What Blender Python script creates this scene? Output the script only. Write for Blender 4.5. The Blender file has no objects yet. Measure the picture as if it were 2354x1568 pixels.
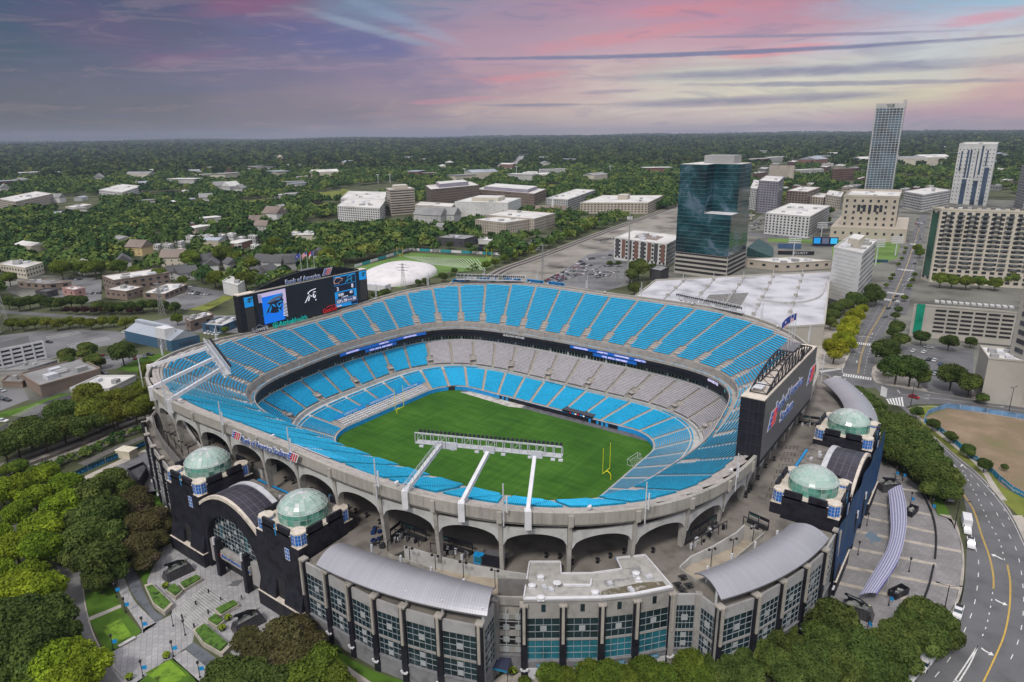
import bpy,math,random
import numpy as np
from mathutils import Vector,Matrix
R=math.radians
random.seed(7);rng=np.random.default_rng(7)
scn=bpy.context.scene;COL=scn.collection
# camera
CX,CY,CZ,YAW,PITCH,ROLL,FOC=162.74387,-208.02191,125.417917,2.20023583,0.294464932,-0.0121408308,1553.91386
_fw=np.array([math.cos(PITCH)*math.cos(YAW),math.cos(PITCH)*math.sin(YAW),-math.sin(PITCH)])
_r0=np.array([math.sin(YAW),-math.cos(YAW),0.]);_u0=np.cross(_r0,_fw)
_r=_r0*math.cos(ROLL)+_u0*math.sin(ROLL);_u=-_r0*math.sin(ROLL)+_u0*math.cos(ROLL)
cam=bpy.data.cameras.new('camera');camo=bpy.data.objects.new('camera',cam);COL.objects.link(camo)
m=Matrix(((_r[0],_u[0],-_fw[0],CX),(_r[1],_u[1],-_fw[1],CY),(_r[2],_u[2],-_fw[2],CZ),(0,0,0,1)))
camo.matrix_world=m
cam.sensor_width=36;cam.lens=36*FOC/2354;cam.clip_start=1;cam.clip_end=60000
scn.camera=camo
# light
scn.view_settings.view_transform='Standard';scn.view_settings.look='None'
scn.view_settings.exposure=0.0;scn.view_settings.gamma=1
try:
 scn.cycles.max_bounces=5;scn.cycles.diffuse_bounces=2;scn.cycles.glossy_bounces=2;scn.cycles.transmission_bounces=3
 scn.cycles.transparent_max_bounces=6;scn.cycles.volume_bounces=0
except Exception:pass
SUN_AZ=R(-78);SUN_EL=R(50)
sl=bpy.data.lights.new('sun','SUN');sl.energy=2.3;sl.angle=R(9);sl.color=(1,.95,.88)
so=bpy.data.objects.new('sun',sl);COL.objects.link(so)
so.rotation_euler=Vector((math.cos(SUN_EL)*math.cos(SUN_AZ),math.cos(SUN_EL)*math.sin(SUN_AZ),math.sin(SUN_EL))).to_track_quat('Z','Y').to_euler()
def direction(px,py):
 return _fw+_r*(px-1177)/FOC-_u*(py-784)/FOC
def azel(px,py):
 d=direction(px,py);d=d/np.linalg.norm(d)
 return math.degrees((YAW-math.atan2(d[1],d[0])+math.pi)%(2*math.pi)-math.pi),math.degrees(math.asin(d[2]))
def at(px,py,z=7.0):
 d=direction(px,py);t=(z-CZ)/d[2]
 return np.array([CX+t*d[0],CY+t*d[1],z])
def srgb(r,g,b):
 f=lambda c:c/12.92 if c<=.04045 else((c+.055)/1.055)**2.4
 return(f(r/255),f(g/255),f(b/255),1)
class NT:
 def __init__(s,t):s.t=t;s.n=t.nodes;s.l=t.links
 def new(s,k,**kw):
  n=s.n.new(k)
  for a,v in kw.items():setattr(n,a,v)
  return n
 def put(s,sock,v):
  if isinstance(v,bpy.types.NodeSocket):s.l.new(v,sock)
  elif v is not None:sock.default_value=v
 def math(s,op,a,b=None,c=None,clamp=False):
  n=s.new('ShaderNodeMath',operation=op,use_clamp=clamp)
  s.put(n.inputs[0],a);s.put(n.inputs[1],b);s.put(n.inputs[2],c)
  return n.outputs[0]
 def mix(s,f,a,b,mode='MIX'):
  n=s.new('ShaderNodeMix',data_type='RGBA',blend_type=mode)
  s.put(n.inputs[0],f);s.put(n.inputs[6],a);s.put(n.inputs[7],b)
  return n.outputs[2]
 def noise(s,vec,scale,detail=3,rough=.55,dist=0):
  n=s.new('ShaderNodeTexNoise');s.put(n.inputs['Vector'],vec)
  n.inputs['Scale'].default_value=scale;n.inputs['Detail'].default_value=detail
  n.inputs['Roughness'].default_value=rough;n.inputs['Distortion'].default_value=dist
  return n.outputs['Fac']
 def ramp(s,f,stops,interp='LINEAR'):
  n=s.new('ShaderNodeValToRGB');s.put(n.inputs[0],f);cr=n.color_ramp;cr.interpolation=interp
  while len(cr.elements)<len(stops):cr.elements.new(.5)
  for e,(p,c)in zip(cr.elements,stops):e.position=p;e.color=c if len(c)==4 else(*c,1)
  return n.outputs[0]
 def comb(s,x,y,z):
  n=s.new('ShaderNodeCombineXYZ');s.put(n.inputs[0],x);s.put(n.inputs[1],y);s.put(n.inputs[2],z);return n.outputs[0]
 def smooth(s,v,a,b,lo=0.,hi=1.):
  n=s.new('ShaderNodeMapRange',interpolation_type='SMOOTHSTEP');s.put(n.inputs[0],v)
  n.inputs[1].default_value=a;n.inputs[2].default_value=b;n.inputs[3].default_value=lo;n.inputs[4].default_value=hi
  return n.outputs[0]
# sky
world=bpy.data.worlds.new('World');scn.world=world;world.use_nodes=True
w=NT(world.node_tree);w.n.clear()
tc=w.new('ShaderNodeTexCoord');sx=w.new('ShaderNodeSeparateXYZ');w.l.new(tc.outputs['Generated'],sx.inputs[0])
X,Y,Z=sx.outputs
ca,sa=math.cos(YAW),math.sin(YAW)
fwd=w.math('ADD',w.math('MULTIPLY',X,ca),w.math('MULTIPLY',Y,sa))
rgt=w.math('SUBTRACT',w.math('MULTIPLY',X,sa),w.math('MULTIPLY',Y,ca))
AZ=w.math('MULTIPLY',w.math('ARCTAN2',rgt,fwd),180/math.pi)
EL=w.math('MULTIPLY',w.math('ARCSINE',Z),180/math.pi)
n1=w.noise(w.comb(w.math('MULTIPLY',AZ,.05),w.math('MULTIPLY',EL,.22),1.3),1.0,5,.6,.4)
n2=w.noise(w.comb(w.math('MULTIPLY',AZ,.05),w.math('MULTIPLY',EL,.22),7.7),1.0,5,.6,.4)
azw=w.math('ADD',AZ,w.math('MULTIPLY',w.math('SUBTRACT',n1,.5),26.0))
elw=w.math('ADD',EL,w.math('MULTIPLY',w.math('SUBTRACT',n2,.5),4.5))
U=w.math('DIVIDE',w.math('ADD',azw,45),90,clamp=True)
PX=[0,300,600,900,1177,1450,1750,2050,2350]
rows=[(305,[(84,78,96),(98,90,106),(122,108,124),(158,140,152),(190,170,172),(205,182,184),(200,178,182),(196,168,172),(200,165,168)]),(240,[(72,72,102),(94,84,108),(122,104,128),(152,128,146),(204,178,174),(214,202,192),(214,206,186),(220,208,184),(208,170,170)]),(170,[(54,66,102),(84,76,112),(112,94,130),(134,112,142),(184,146,158),(206,182,178),(206,200,188),(196,196,196),(204,196,188)]),(100,[(48,66,104),(88,74,112),(104,90,130),(118,108,146),(184,148,164),(196,158,168),(200,158,166),(196,190,202),(184,192,204)]),(25,[(46,68,108),(84,70,112),(136,86,122),(134,144,168),(176,148,166),(194,148,166),(204,148,162),(172,184,204),(158,190,206)])]
cols=[]
for py,cs in rows:
 st=[]
 for x,c in zip(PX,cs):
  a=azel(x,py)[0];st.append(((a+45)/90,srgb(*c)))
 cols.append((azel(1177,py)[1],w.ramp(U,st,'EASE')))
sky=cols[0][1]
for k in range(1,len(cols)):
 sky=w.mix(w.smooth(elw,cols[k-1][0],cols[k][0]),sky,cols[k][1])
fine=w.noise(w.comb(w.math('MULTIPLY',AZ,.22),w.math('MULTIPLY',EL,1.5),0),1.0,7,.68,.6)
fine2=w.noise(w.comb(w.math('MULTIPLY',AZ,.5),w.math('MULTIPLY',EL,4.0),4),1.0,6,.7,.3)
def streak(px0,py0,px1,py1,thick,col,amt,rag=1.0):
 global sky
 a0,e0=azel(px0,py0);a1,e1=azel(px1,py1)
 L=math.hypot(a1-a0,e1-e0)/2;th=math.atan2(e1-e0,a1-a0);ac,ec=(a0+a1)/2,(e0+e1)/2
 dx=w.math('SUBTRACT',AZ,ac);dy=w.math('SUBTRACT',EL,ec)
 u_=w.math('DIVIDE',w.math('ADD',w.math('MULTIPLY',dx,math.cos(th)),w.math('MULTIPLY',dy,math.sin(th))),L)
 v_=w.math('DIVIDE',w.math('SUBTRACT',w.math('MULTIPLY',dy,math.cos(th)),w.math('MULTIPLY',dx,math.sin(th))),thick)
 d=w.math('ADD',w.math('POWER',w.math('ABSOLUTE',u_),2.0),w.math('POWER',w.math('ABSOLUTE',v_),2.0))
 d=w.math('ADD',d,w.math('MULTIPLY',w.math('SUBTRACT',fine,.5),3.2*rag))
 d=w.math('ADD',d,w.math('MULTIPLY',w.math('SUBTRACT',fine2,.5),1.2*rag))
 f=w.smooth(d,-.35 if thick>.34 else.1,1.6 if thick>.34 else 1.2,amt,0.)
 sky=w.mix(f,sky,srgb(*col))
G1,G2,PK=(112,106,138),(126,116,144),(222,152,156)
streak(0,-10,420,130,1.6,(110,66,124),.55);streak(250,150,560,120,.5,(140,84,128),.5)
streak(560,60,1010,120,1.1,(104,96,150),.8);streak(690,20,1010,110,.35,(176,188,204),.6,.6);streak(780,-10,1060,100,.5,(160,178,204),.55,.6)
streak(420,30,700,-10,.55,(160,90,126),.6);streak(120,215,640,200,.35,(92,84,128),.5)
streak(1180,120,1700,40,.55,PK,.7);streak(1400,30,1800,10,.5,PK,.8);streak(1050,190,1330,165,.3,PK,.6)
streak(1650,130,1950,100,.35,(236,158,160),.75);streak(900,240,1180,222,.25,(214,150,166),.5);streak(2150,60,2400,20,.4,(226,150,160),.6)
streak(1850,25,2400,-10,.8,(156,190,210),.6,.8)
streak(900,135,2500,70,.20,G1,.95,.45);streak(1500,85,2300,66,.14,G2,.7,.5)
streak(1400,180,2450,130,.42,G1,.85,.6);streak(1560,195,2400,182,.22,G1,.7,.7);streak(1330,214,1500,206,.18,G2,.6)
streak(1080,242,1420,240,.14,G1,.7,.6);streak(1380,244,2080,214,.38,G1,.9,.45);streak(1880,272,2480,235,.65,(186,148,166),.75,.5)
streak(1500,300,1800,306,.14,(150,140,170),.6,.4);streak(640,285,940,282,.3,(112,100,136),.5,.8);streak(770,318,1100,313,.12,(128,116,146),.7,.4)
streak(60,262,330,268,.2,(84,80,118),.5)
over=w.mix(w.smooth(n1,.35,.7),(.98,.98,1.06,1),(1.36,1.32,1.3,1))
sky=w.mix(w.smooth(EL,15.,38.),sky,over)
behind=w.mix(w.smooth(n2,.3,.7),(.52,.53,.6,1),(.72,.7,.7,1))
sky=w.mix(w.smooth(w.math('ABSOLUTE',AZ),60.,110.),sky,w.mix(w.smooth(EL,15.,45.),behind,over))
tex=w.noise(w.comb(w.math('MULTIPLY',AZ,.11),w.math('MULTIPLY',EL,.75),5.5),1.0,8,.66,1.2);tex2=w.noise(w.comb(w.math('MULTIPLY',AZ,.03),w.math('MULTIPLY',EL,.16),2.5),1.0,4,.6,.8)
sky=w.mix(w.smooth(tex,.5,.68,0,.42),sky,srgb(100,94,128));sky=w.mix(w.smooth(tex,.5,.34,0,.30),sky,srgb(206,172,186))
lum=w.math('ADD',.30,w.math('ADD',w.math('MULTIPLY',tex,.42),w.math('MULTIPLY',tex2,.50)));lum=w.math('MULTIPLY',lum,w.smooth(AZ,-42.,14.,.62,1.15));lum=w.math('MULTIPLY',lum,w.smooth(EL,3.,12.,1.10,.84))
hv=w.new('ShaderNodeHueSaturation');hv.inputs['Saturation'].default_value=1.22;w.put(hv.inputs['Color'],sky);w.put(hv.inputs['Value'],w.mix(w.smooth(EL,12.,30.),w.comb(lum,lum,lum),(1,1,1,1)));sky=hv.outputs[0]
sky=w.mix(w.smooth(EL,-1.,-6.),sky,(.05,.05,.04,1))
nis=w.new('ShaderNodeTexSky',sky_type='NISHITA',sun_disc=False,sun_elevation=SUN_EL,sun_rotation=math.pi/2-SUN_AZ)
skyn=w.mix(.02,sky,nis.outputs[0])
bg=w.new('ShaderNodeBackground');w.l.new(skyn,bg.inputs[0]);bg.inputs[1].default_value=1.0
out=w.new('ShaderNodeOutputWorld');w.l.new(bg.outputs[0],out.inputs[0])
# materials
MATS={}
def mat(name,col,rough=.8,var=.12,scale=.6,metal=0,spec=.4,coord='Object',kind=None,col2=None,bump=0,detail=4,rnd=0,emit=0,hue=0):
 if name in MATS:return MATS[name]
 m=bpy.data.materials.new(name);m.use_nodes=True;t=NT(m.node_tree);b=t.n['Principled BSDF']
 c1=col if len(col)==4 else(*col,1)
 if coord=='World':
  vec=t.new('ShaderNodeNewGeometry').outputs['Position']
 else:vec=t.new('ShaderNodeTexCoord').outputs[coord]
 c=c1
 if var>0:
  f=t.noise(vec,scale,detail)
  c2=col2 if col2 else tuple(max(0,x*(1-var*2.2))for x in c1[:3])
  if len(c2)==3:c2=(*c2,1)
  c0=tuple(min(1,x*(1+var))for x in c1[:3])+(1,)
  c=t.ramp(f,[(.3,c2),(.5,c1),(.72,c0)])
 if rnd or hue:
  oi=t.new('ShaderNodeObjectInfo')
  hs=t.new('ShaderNodeHueSaturation');t.put(hs.inputs['Color'],c)
  if hue:t.put(hs.inputs['Hue'],t.math('ADD',.5-hue/2,t.math('MULTIPLY',oi.outputs['Random'],hue)))
  t.put(hs.inputs['Value'],t.math('ADD',1-rnd/2,t.math('MULTIPLY',t.math('FRACT',t.math('MULTIPLY',oi.outputs['Random'],7.31)),rnd)))
  c=hs.outputs[0]
 t.put(b.inputs['Base Color'],c)
 b.inputs['Roughness'].default_value=rough;b.inputs['Metallic'].default_value=metal
 b.inputs['Specular IOR Level'].default_value=spec
 if emit:
  t.put(b.inputs['Emission Color'],c);b.inputs['Emission Strength'].default_value=emit
 if bump:
  bn=t.new('ShaderNodeBump');bn.inputs['Strength'].default_value=bump
  t.put(bn.inputs['Height'],t.noise(vec,scale*4,5));t.l.new(bn.outputs[0],b.inputs['Normal'])
 MATS[name]=m;return m
# mesh builder
class MB:
 def __init__(s):s.v=[];s.f=[];s.m=[];s.uv=None;s.nv=0
 def add(s,verts,faces,mi=0):
  o=s.nv;s.v.extend([tuple(map(float,q))for q in verts]);s.nv+=len(verts)
  s.f.extend([tuple(i+o for i in f)for f in faces]);s.m.extend([mi]*len(faces));return s
 def box(s,c,d,rz=0,mi=0,zbase=False):
  hx,hy,hz=d[0]/2,d[1]/2,d[2]/2;cz=c[2]+(hz if zbase else 0);co,si=math.cos(rz),math.sin(rz)
  v=[]
  for z in(-hz,hz):
   for x,y in((-hx,-hy),(hx,-hy),(hx,hy),(-hx,hy)):
    v.append((c[0]+x*co-y*si,c[1]+x*si+y*co,cz+z))
  return s.add(v,[(3,2,1,0),(4,5,6,7),(0,1,5,4),(1,2,6,5),(2,3,7,6),(3,0,4,7)],mi)
 def beam(s,a,b,w_,h,mi=0,up=(0,0,1)):
  a=np.array(a,float);b=np.array(b,float);d=b-a;L=np.linalg.norm(d)
  if L<1e-6:return s
  d/=L;sd=np.cross(d,up);n=np.linalg.norm(sd)
  sd=np.array([1,0,0.])if n<1e-4 else sd/n
  u=np.cross(sd,d);v=[]
  for e in(a,b):
   for i,j in((-1,-1),(1,-1),(1,1),(-1,1)):v.append(e+sd*i*w_/2+u*j*h/2)
  return s.add(v,[(0,1,2,3),(7,6,5,4),(4,5,1,0),(5,6,2,1),(6,7,3,2),(7,4,0,3)],mi)
 def prism(s,poly,z0,z1,mi=0,mtop=None,bottom=False):
  n=len(poly);poly=[tuple(q[:2])for q in poly]
  ar=sum(poly[i][0]*poly[(i+1)%n][1]-poly[(i+1)%n][0]*poly[i][1]for i in range(n))
  if ar<0:poly=poly[::-1]
  zz0=z0 if hasattr(z0,'__len__')else[z0]*n;zz1=z1 if hasattr(z1,'__len__')else[z1]*n
  if ar<0:zz0=list(zz0)[::-1];zz1=list(zz1)[::-1]
  v=[(*poly[i],zz0[i])for i in range(n)]+[(*poly[i],zz1[i])for i in range(n)]
  s.add(v,[(i,(i+1)%n,n+(i+1)%n,n+i)for i in range(n)],mi)
  s.add([(*poly[i],zz1[i])for i in range(n)],[tuple(range(n))],mi if mtop is None else mtop)
  if bottom:s.add([(*poly[i],zz0[i])for i in range(n)],[tuple(range(n))[::-1]],mi)
  return s
 def flat(s,poly,z,mi=0):
  n=len(poly);P=[tuple(q[:2])for q in poly]
  ar=sum(P[i][0]*P[(i+1)%n][1]-P[(i+1)%n][0]*P[i][1]for i in range(n))
  if ar<0:P=P[::-1]
  return s.add([(*q,z)for q in P],[tuple(range(n))],mi)
 def cyl(s,c,r,h,n=12,r2=None,mi=0,cap=True):
  r2=r if r2 is None else r2;v=[]
  for rr,z in((r,c[2]),(r2,c[2]+h)):
   for k in range(n):v.append((c[0]+rr*math.cos(2*math.pi*k/n),c[1]+rr*math.sin(2*math.pi*k/n),z))
  f=[(k,(k+1)%n,n+(k+1)%n,n+k)for k in range(n)]
  if cap:f+=[tuple(range(n,2*n)),tuple(range(n))[::-1]]
  return s.add(v,f,mi)
 def tube(s,pts,r,n=6,mi=0):
  pts=[np.array(q,float)for q in pts]
  rr=r if hasattr(r,'__len__')else[r]*len(pts);v=[]
  for i,q in enumerate(pts):
   d=pts[min(i+1,len(pts)-1)]-pts[max(i-1,0)];d/=np.linalg.norm(d)+1e-9
   a=np.cross(d,(0,0,1.));
   if np.linalg.norm(a)<1e-3:a=np.array([1.,0,0])
   a/=np.linalg.norm(a);b=np.cross(a,d)
   for k in range(n):v.append(q+rr[i]*(a*math.cos(2*math.pi*k/n)+b*math.sin(2*math.pi*k/n)))
  f=[]
  for i in range(len(pts)-1):
   for k in range(n):f.append((i*n+k,i*n+(k+1)%n,(i+1)*n+(k+1)%n,(i+1)*n+k))
  f+=[tuple(range(n))[::-1],tuple(range((len(pts)-1)*n,len(pts)*n))]
  return s.add(v,f,mi)
 def grid(s,P,mi=0,closed=False):
  P=np.asarray(P,float);a,b=P.shape[:2];f=[]
  for i in range(a-1):
   for j in range(b if closed else b-1):
    k=(j+1)%b;f.append((i*b+j,i*b+k,(i+1)*b+k,(i+1)*b+j))
  return s.add(P.reshape(-1,3),f,mi)
 def build(s,name,mats,parent=None,smooth=False,base=None,**props):
  me=bpy.data.meshes.new(name)
  off=None
  if parent is not None:off=np.array(parent.get('_o',(0,0,0)))
  elif base is not None:off=np.array(base)
  V=np.array(s.v,float).reshape(-1,3)
  if off is not None:V=V-off
  me.from_pydata(V.tolist(),[],s.f)
  mats=mats if isinstance(mats,(list,tuple))else[mats]
  for m_ in mats:me.materials.append(m_)
  if len(mats)>1:me.polygons.foreach_set('material_index',s.m)
  if smooth:me.polygons.foreach_set('use_smooth',[True]*len(me.polygons))
  me.update()
  o=bpy.data.objects.new(name,me);COL.objects.link(o)
  if parent is not None:o.parent=parent;o['_o']=tuple(off)
  elif base is not None:o.location=base;o['_o']=tuple(base)
  for k,v_ in props.items():o[k]=v_
  return o
def thing(name,label,cat,loc=(0,0,0),group=None,rz=0,zero=False):
 o=bpy.data.objects.new(name,None);COL.objects.link(o);o.location=loc;o.rotation_euler[2]=rz
 o.empty_display_size=.5
 o['label']=label;o['category']=cat
 if group:o['group']=group
 o['_o']=(0.,0.,0.)if zero else tuple(float(q)for q in loc)
 return o
def copy_tree(o,parent=None):
 c=o.copy();COL.objects.link(c);c.parent=parent
 for ch in KIDS.get(o.name,None)or[q for q in o.children]:copy_tree(ch,c)
 return c
KIDS={}
def place(proto,loc,rz=0,sc=1,label=None,group=None,cat=None):
 c=copy_tree(proto);c.location=loc;c.rotation_euler[2]=rz
 c.scale=sc if hasattr(sc,'__len__')else(sc,sc,sc)
 if label:c['label']=label
 if group:c['group']=group
 if cat:c['category']=cat
 return c
def structure(name,mb,mats,kind='structure',**kw):
 return mb.build(name,mats,kind=kind,**kw)
TEXTN=[0]
def text_mb(txt,origin,right,up,height,depth=.15,mat_=None,parent=None,name='lettering',font_sc=1.0,align='LEFT',xs=1.0,bold=.0):
 """solid letters as a mesh standing on a plane given by two directions"""
 cu=bpy.data.curves.new('t','FONT');cu.body=txt;cu.size=height*1.38;cu.extrude=depth/2/1;cu.align_x=align;cu.resolution_u=2;cu.offset=bold*height
 o=bpy.data.objects.new('t',cu);COL.objects.link(o)
 dg=bpy.context.evaluated_depsgraph_get();dg.update()
 me=bpy.data.meshes.new_from_object(o.evaluated_get(dg))
 bpy.data.objects.remove(o);bpy.data.curves.remove(cu)
 right=list(right)+[0.]*(3-len(right));r_=np.array(right,float);r_/=np.linalg.norm(r_);u_=np.array(up,float);u_/=np.linalg.norm(u_);n_=np.cross(r_,u_)
 co=np.empty(len(me.vertices)*3);me.vertices.foreach_get('co',co);co=co.reshape(-1,3)
 W_=np.array(origin)+co[:,:1]*xs*r_+co[:,1:2]*u_+co[:,2:3]*n_
 off=np.array(parent.get('_o',(0,0,0)))if parent is not None else np.array(origin,float)
 me.vertices.foreach_set('co',(W_-off).ravel());me.update()
 me.materials.clear();me.materials.append(mat_)
 ob=bpy.data.objects.new(name,me);COL.objects.link(ob);ob.data.name=name
 if parent is not None:ob.parent=parent
 else:ob.location=tuple(off)
 return ob
def ZM(ox,oy,w_=1280.,ow=2354.):
 k=w_/ow
 return lambda x,y,z=7.0:at((ox+x*k)*.613021,(oy+y*k)*.613021,z)
def PX_(ox,oy,w_=1280.,ow=2354.):
 k=w_/ow
 return lambda x,y:((ox+x*k)*.613021,(oy+y*k)*.613021)
def ztop(x,y,py):
 lo,hi=-20.,400.
 for _ in range(40):
  mid=(lo+hi)/2;d=np.array([x-CX,y-CY,mid-CZ]);yy=784-FOC*(d@_u)/(d@_fw)
  if yy>py:lo=mid
  else:hi=mid
 return lo
def unit(v):v=np.array(v,float);return v/np.linalg.norm(v)
G0=7.0
# rings of the bowl
RC={'R4':[86.98,10.46,-5.74,-1.78,.89,.57],'R3':[89.08,11.17,-5.85,-1.36,.61,.42],'R2':[74.4,13.2,-4.37,-2.2,0,0],'R1':[73.84,10.76,-5.09,-1.7,.28,.16],'RIM':[120.66,4.61,-8.99,-.84,-.09]}
def rimz(th):return 41.9-3.49*np.cos(2*th)-1.02*np.cos(4*th)
NS=960
def _resamp(P):
 out=[];th=np.arctan2(P[:,1],P[:,0])%(2*math.pi)
 n=len(P);q=n//4
 for k in range(4):
  seg=P[[(k*q+i)%n for i in range(q+1)]];d=np.r_[0,np.cumsum(np.linalg.norm(np.diff(seg,axis=0),axis=1))]
  t=np.linspace(0,d[-1],NS//4+1)[:-1]
  out.append(np.stack([np.interp(t,d,seg[:,0]),np.interp(t,d,seg[:,1])],1))
 return np.concatenate(out)
def fourier(c):
 T=np.linspace(0,2*math.pi,1440,endpoint=False);r=sum(a*np.cos(2*k*T)for k,a in enumerate(c))
 return _resamp(np.stack([r*np.cos(T),r*np.sin(T)],1))
def roundrect(a,b,r):
 T=np.linspace(0,2*math.pi,1440,endpoint=False);P=[]
 n_=5.0
 for t in T:
  dx,dy=math.cos(t),math.sin(t);lo,hi=0,a+b
  for _ in range(30):
   mid=(lo+hi)/2;x,y=abs(dx*mid)-(a-r),abs(dy*mid)-(b-r)
   s_=math.hypot(max(x,0),max(y,0))+min(max(x,y),0)-r
   if s_>0:hi=mid
   else:lo=mid
  P.append((dx*lo,dy*lo))
 return _resamp(np.array(P))
RG={k:fourier(v)for k,v in RC.items()}
RG['R0']=roundrect(61,42.3,17)
def normals(P):
 t=np.roll(P,-1,0)-np.roll(P,1,0);n=np.stack([t[:,1],-t[:,0]],1);return n/np.linalg.norm(n,axis=1)[:,None]
def offset(P,d):return P+normals(P)*d
THR=np.arctan2(RG['RIM'][:,1],RG['RIM'][:,0]);RIMZ=rimz(THR)
RIM=RG['RIM']
Z4=24.5
EXT=RG['R4']+(RIM-RG['R4'])*(20.6/(RIMZ-Z4))[:,None]
def upper(t,i=None):
 P=RG['R4']+(EXT-RG['R4'])*t
 return P if i is None else P[i%NS]
def z_of(t):return Z4+.6+20.0*t
def samp(P,s):
 s=(s%1.0)*NS;i=int(s)%NS;f=s-int(s);return P[i]*(1-f)+P[(i+1)%NS]*f
def sval(A,s):
 s=(s%1.0)*NS;i=int(s)%NS;f=s-int(s);return A[i]*(1-f)+A[(i+1)%NS]*f
def s_of_angle(P,deg):
 th=np.degrees(np.arctan2(P[:,1],P[:,0]))%360;return float(np.argmin(np.abs((th-deg+180)%360-180)))/NS
M_conc=mat('concrete',(.33,.315,.285),.85,.16,.35,detail=6,coord='World')
M_tread=mat('stand_concrete',(.33,.305,.285),.85,.12,.5,coord='World')
M_conc_l=mat('pale_concrete',(.43,.43,.42),.8,.10,.3,coord='World')
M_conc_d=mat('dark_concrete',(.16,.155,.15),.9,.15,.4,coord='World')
M_floor=mat('concourse_floor',(.185,.168,.148),.85,.24,.16,detail=7,coord='World')
M_dark=mat('dark_void',(.02,.02,.022),.9,0)
M_black=mat('black_paint',(.013,.013,.020),.55,.25,.5,coord='World',spec=.35)
M_blackwall=mat('black_wall',(.014,.014,.022),.6,.35,.5,coord='World',spec=.35)
M_white=mat('white_paint',(.60,.60,.62),.55,.06,.5)
M_whitemetal=mat('white_metal',(.50,.51,.54),.5,.08,.5)
M_blue=mat('team_blue',(.01,.22,.62),.5,.08,.5)
M_cyan=mat('bright_blue',(.012,.27,.62),.5,.1,.7,coord='World')
M_glassd=mat('dark_glass',(.012,.03,.04),.12,.3,.25,coord='World',spec=.8)
M_yellow=mat('yellow_paint',(.75,.68,.01),.5,0)
M_grayseat=mat('grey_seats',(.40,.38,.395),.6,.12,.9,coord='World',spec=.3)
M_redpaint=mat('red_paint',(.55,.02,.03),.5,0)
M_tan=mat('tan_stair',(.46,.38,.29),.85,.12,.8,coord='World')
def seatmat(name,col,dark):
 m=bpy.data.materials.new(name);m.use_nodes=True;t=NT(m.node_tree);b=t.n['Principled BSDF']
 uv=t.new('ShaderNodeTexCoord').outputs['UV']
 sp=t.new('ShaderNodeSeparateXYZ');t.l.new(uv,sp.inputs[0])
 u=t.math('FRACT',t.math('DIVIDE',sp.outputs[0],.55))
 gap=t.smooth(t.math('ABSOLUTE',t.math('SUBTRACT',u,.5)),.36,.46)
 wn=t.new('ShaderNodeTexWhiteNoise',noise_dimensions='2D')
 t.put(wn.inputs['Vector'],t.comb(t.math('FLOOR',t.math('DIVIDE',sp.outputs[0],.55)),t.math('FLOOR',sp.outputs[1]),0))
 geo=t.new('ShaderNodeNewGeometry').outputs['Position']
 big=t.noise(geo,.09,4);
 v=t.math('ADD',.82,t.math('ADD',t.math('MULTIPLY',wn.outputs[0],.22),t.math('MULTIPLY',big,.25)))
 face_shade=t.ramp(t.math('FRACT',sp.outputs[1]),[(0,(.35,)*3),(.2,(.62,)*3),(.4,(1.05,)*3),(.6,(1.5,)*3),(.8,(.75,)*3)],'CONSTANT');v=t.math('MULTIPLY',v,face_shade)  # painted shading per seat face: bright back top, darker pan, front and rear
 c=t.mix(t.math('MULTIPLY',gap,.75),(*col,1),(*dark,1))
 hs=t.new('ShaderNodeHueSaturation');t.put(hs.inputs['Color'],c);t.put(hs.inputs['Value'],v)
 t.l.new(hs.outputs[0],b.inputs['Base Color']);b.inputs['Roughness'].default_value=.45;b.inputs['Specular IOR Level'].default_value=.4
 MATS[name]=m;return m
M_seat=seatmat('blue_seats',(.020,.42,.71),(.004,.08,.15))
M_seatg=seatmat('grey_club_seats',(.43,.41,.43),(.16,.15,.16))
stadium=thing('stadium','huge open oval concrete stadium bowl of bright blue and grey seats around a green field','stadium',(0,0,0))
IDX=list(range(0,NS,4))
def ring3(P,z,idx=IDX):
 zz=np.broadcast_to(z,(NS,));return np.array([(P[i][0],P[i][1],zz[i])for i in idx+[idx[0]]])
def sweep(profiles,name,mats,parent=stadium,idx=IDX,mi=None,smooth=False):
 mb=MB();rows=[ring3(P,z,idx)for P,z in profiles]
 for k in range(len(rows)-1):mb.grid([rows[k],rows[k+1]],0 if mi is None else mi[k])
 return mb.build(name,mats,parent,smooth=smooth)
def lerpP(a,b,t):return RG[a]+(RG[b]-RG[a])*t
# decks (stepped concrete)
def stepped(a,b,za,zb,n,name,t0=0.,t1=1.):
 prof=[]
 for k in range(n):
  ta=t0+(t1-t0)*k/n;tb=t0+(t1-t0)*(k+1)/n;z=za+(zb-za)*(k+1)/n
  prof+=[(lerpP(a,b,ta),z),(lerpP(a,b,tb),z)]
 return sweep(prof,name,M_tread)
NL,NC,NU=18,19,32
stepped('R0','R1',1.7,6.8,NL,'lower_deck',0,.93)
sweep([(lerpP('R0','R1',.93),6.8),(lerpP('R0','R1',.93),7.0),(RG['R2'],7.0),(RG['R2'],8.7),(offset(RG['R2'],.25),8.7),(offset(RG['R2'],.25),8.3),(offset(RG['R2'],1.4),8.3)],'walkway_wall',M_conc_l)
RG['R2b']=offset(RG['R2'],1.4)
stepped('R2b','R3',8.2,16.8,NC,'club_deck')
mb=MB()
def up_row(k):return.085+(1-.085)*k/NU
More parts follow.
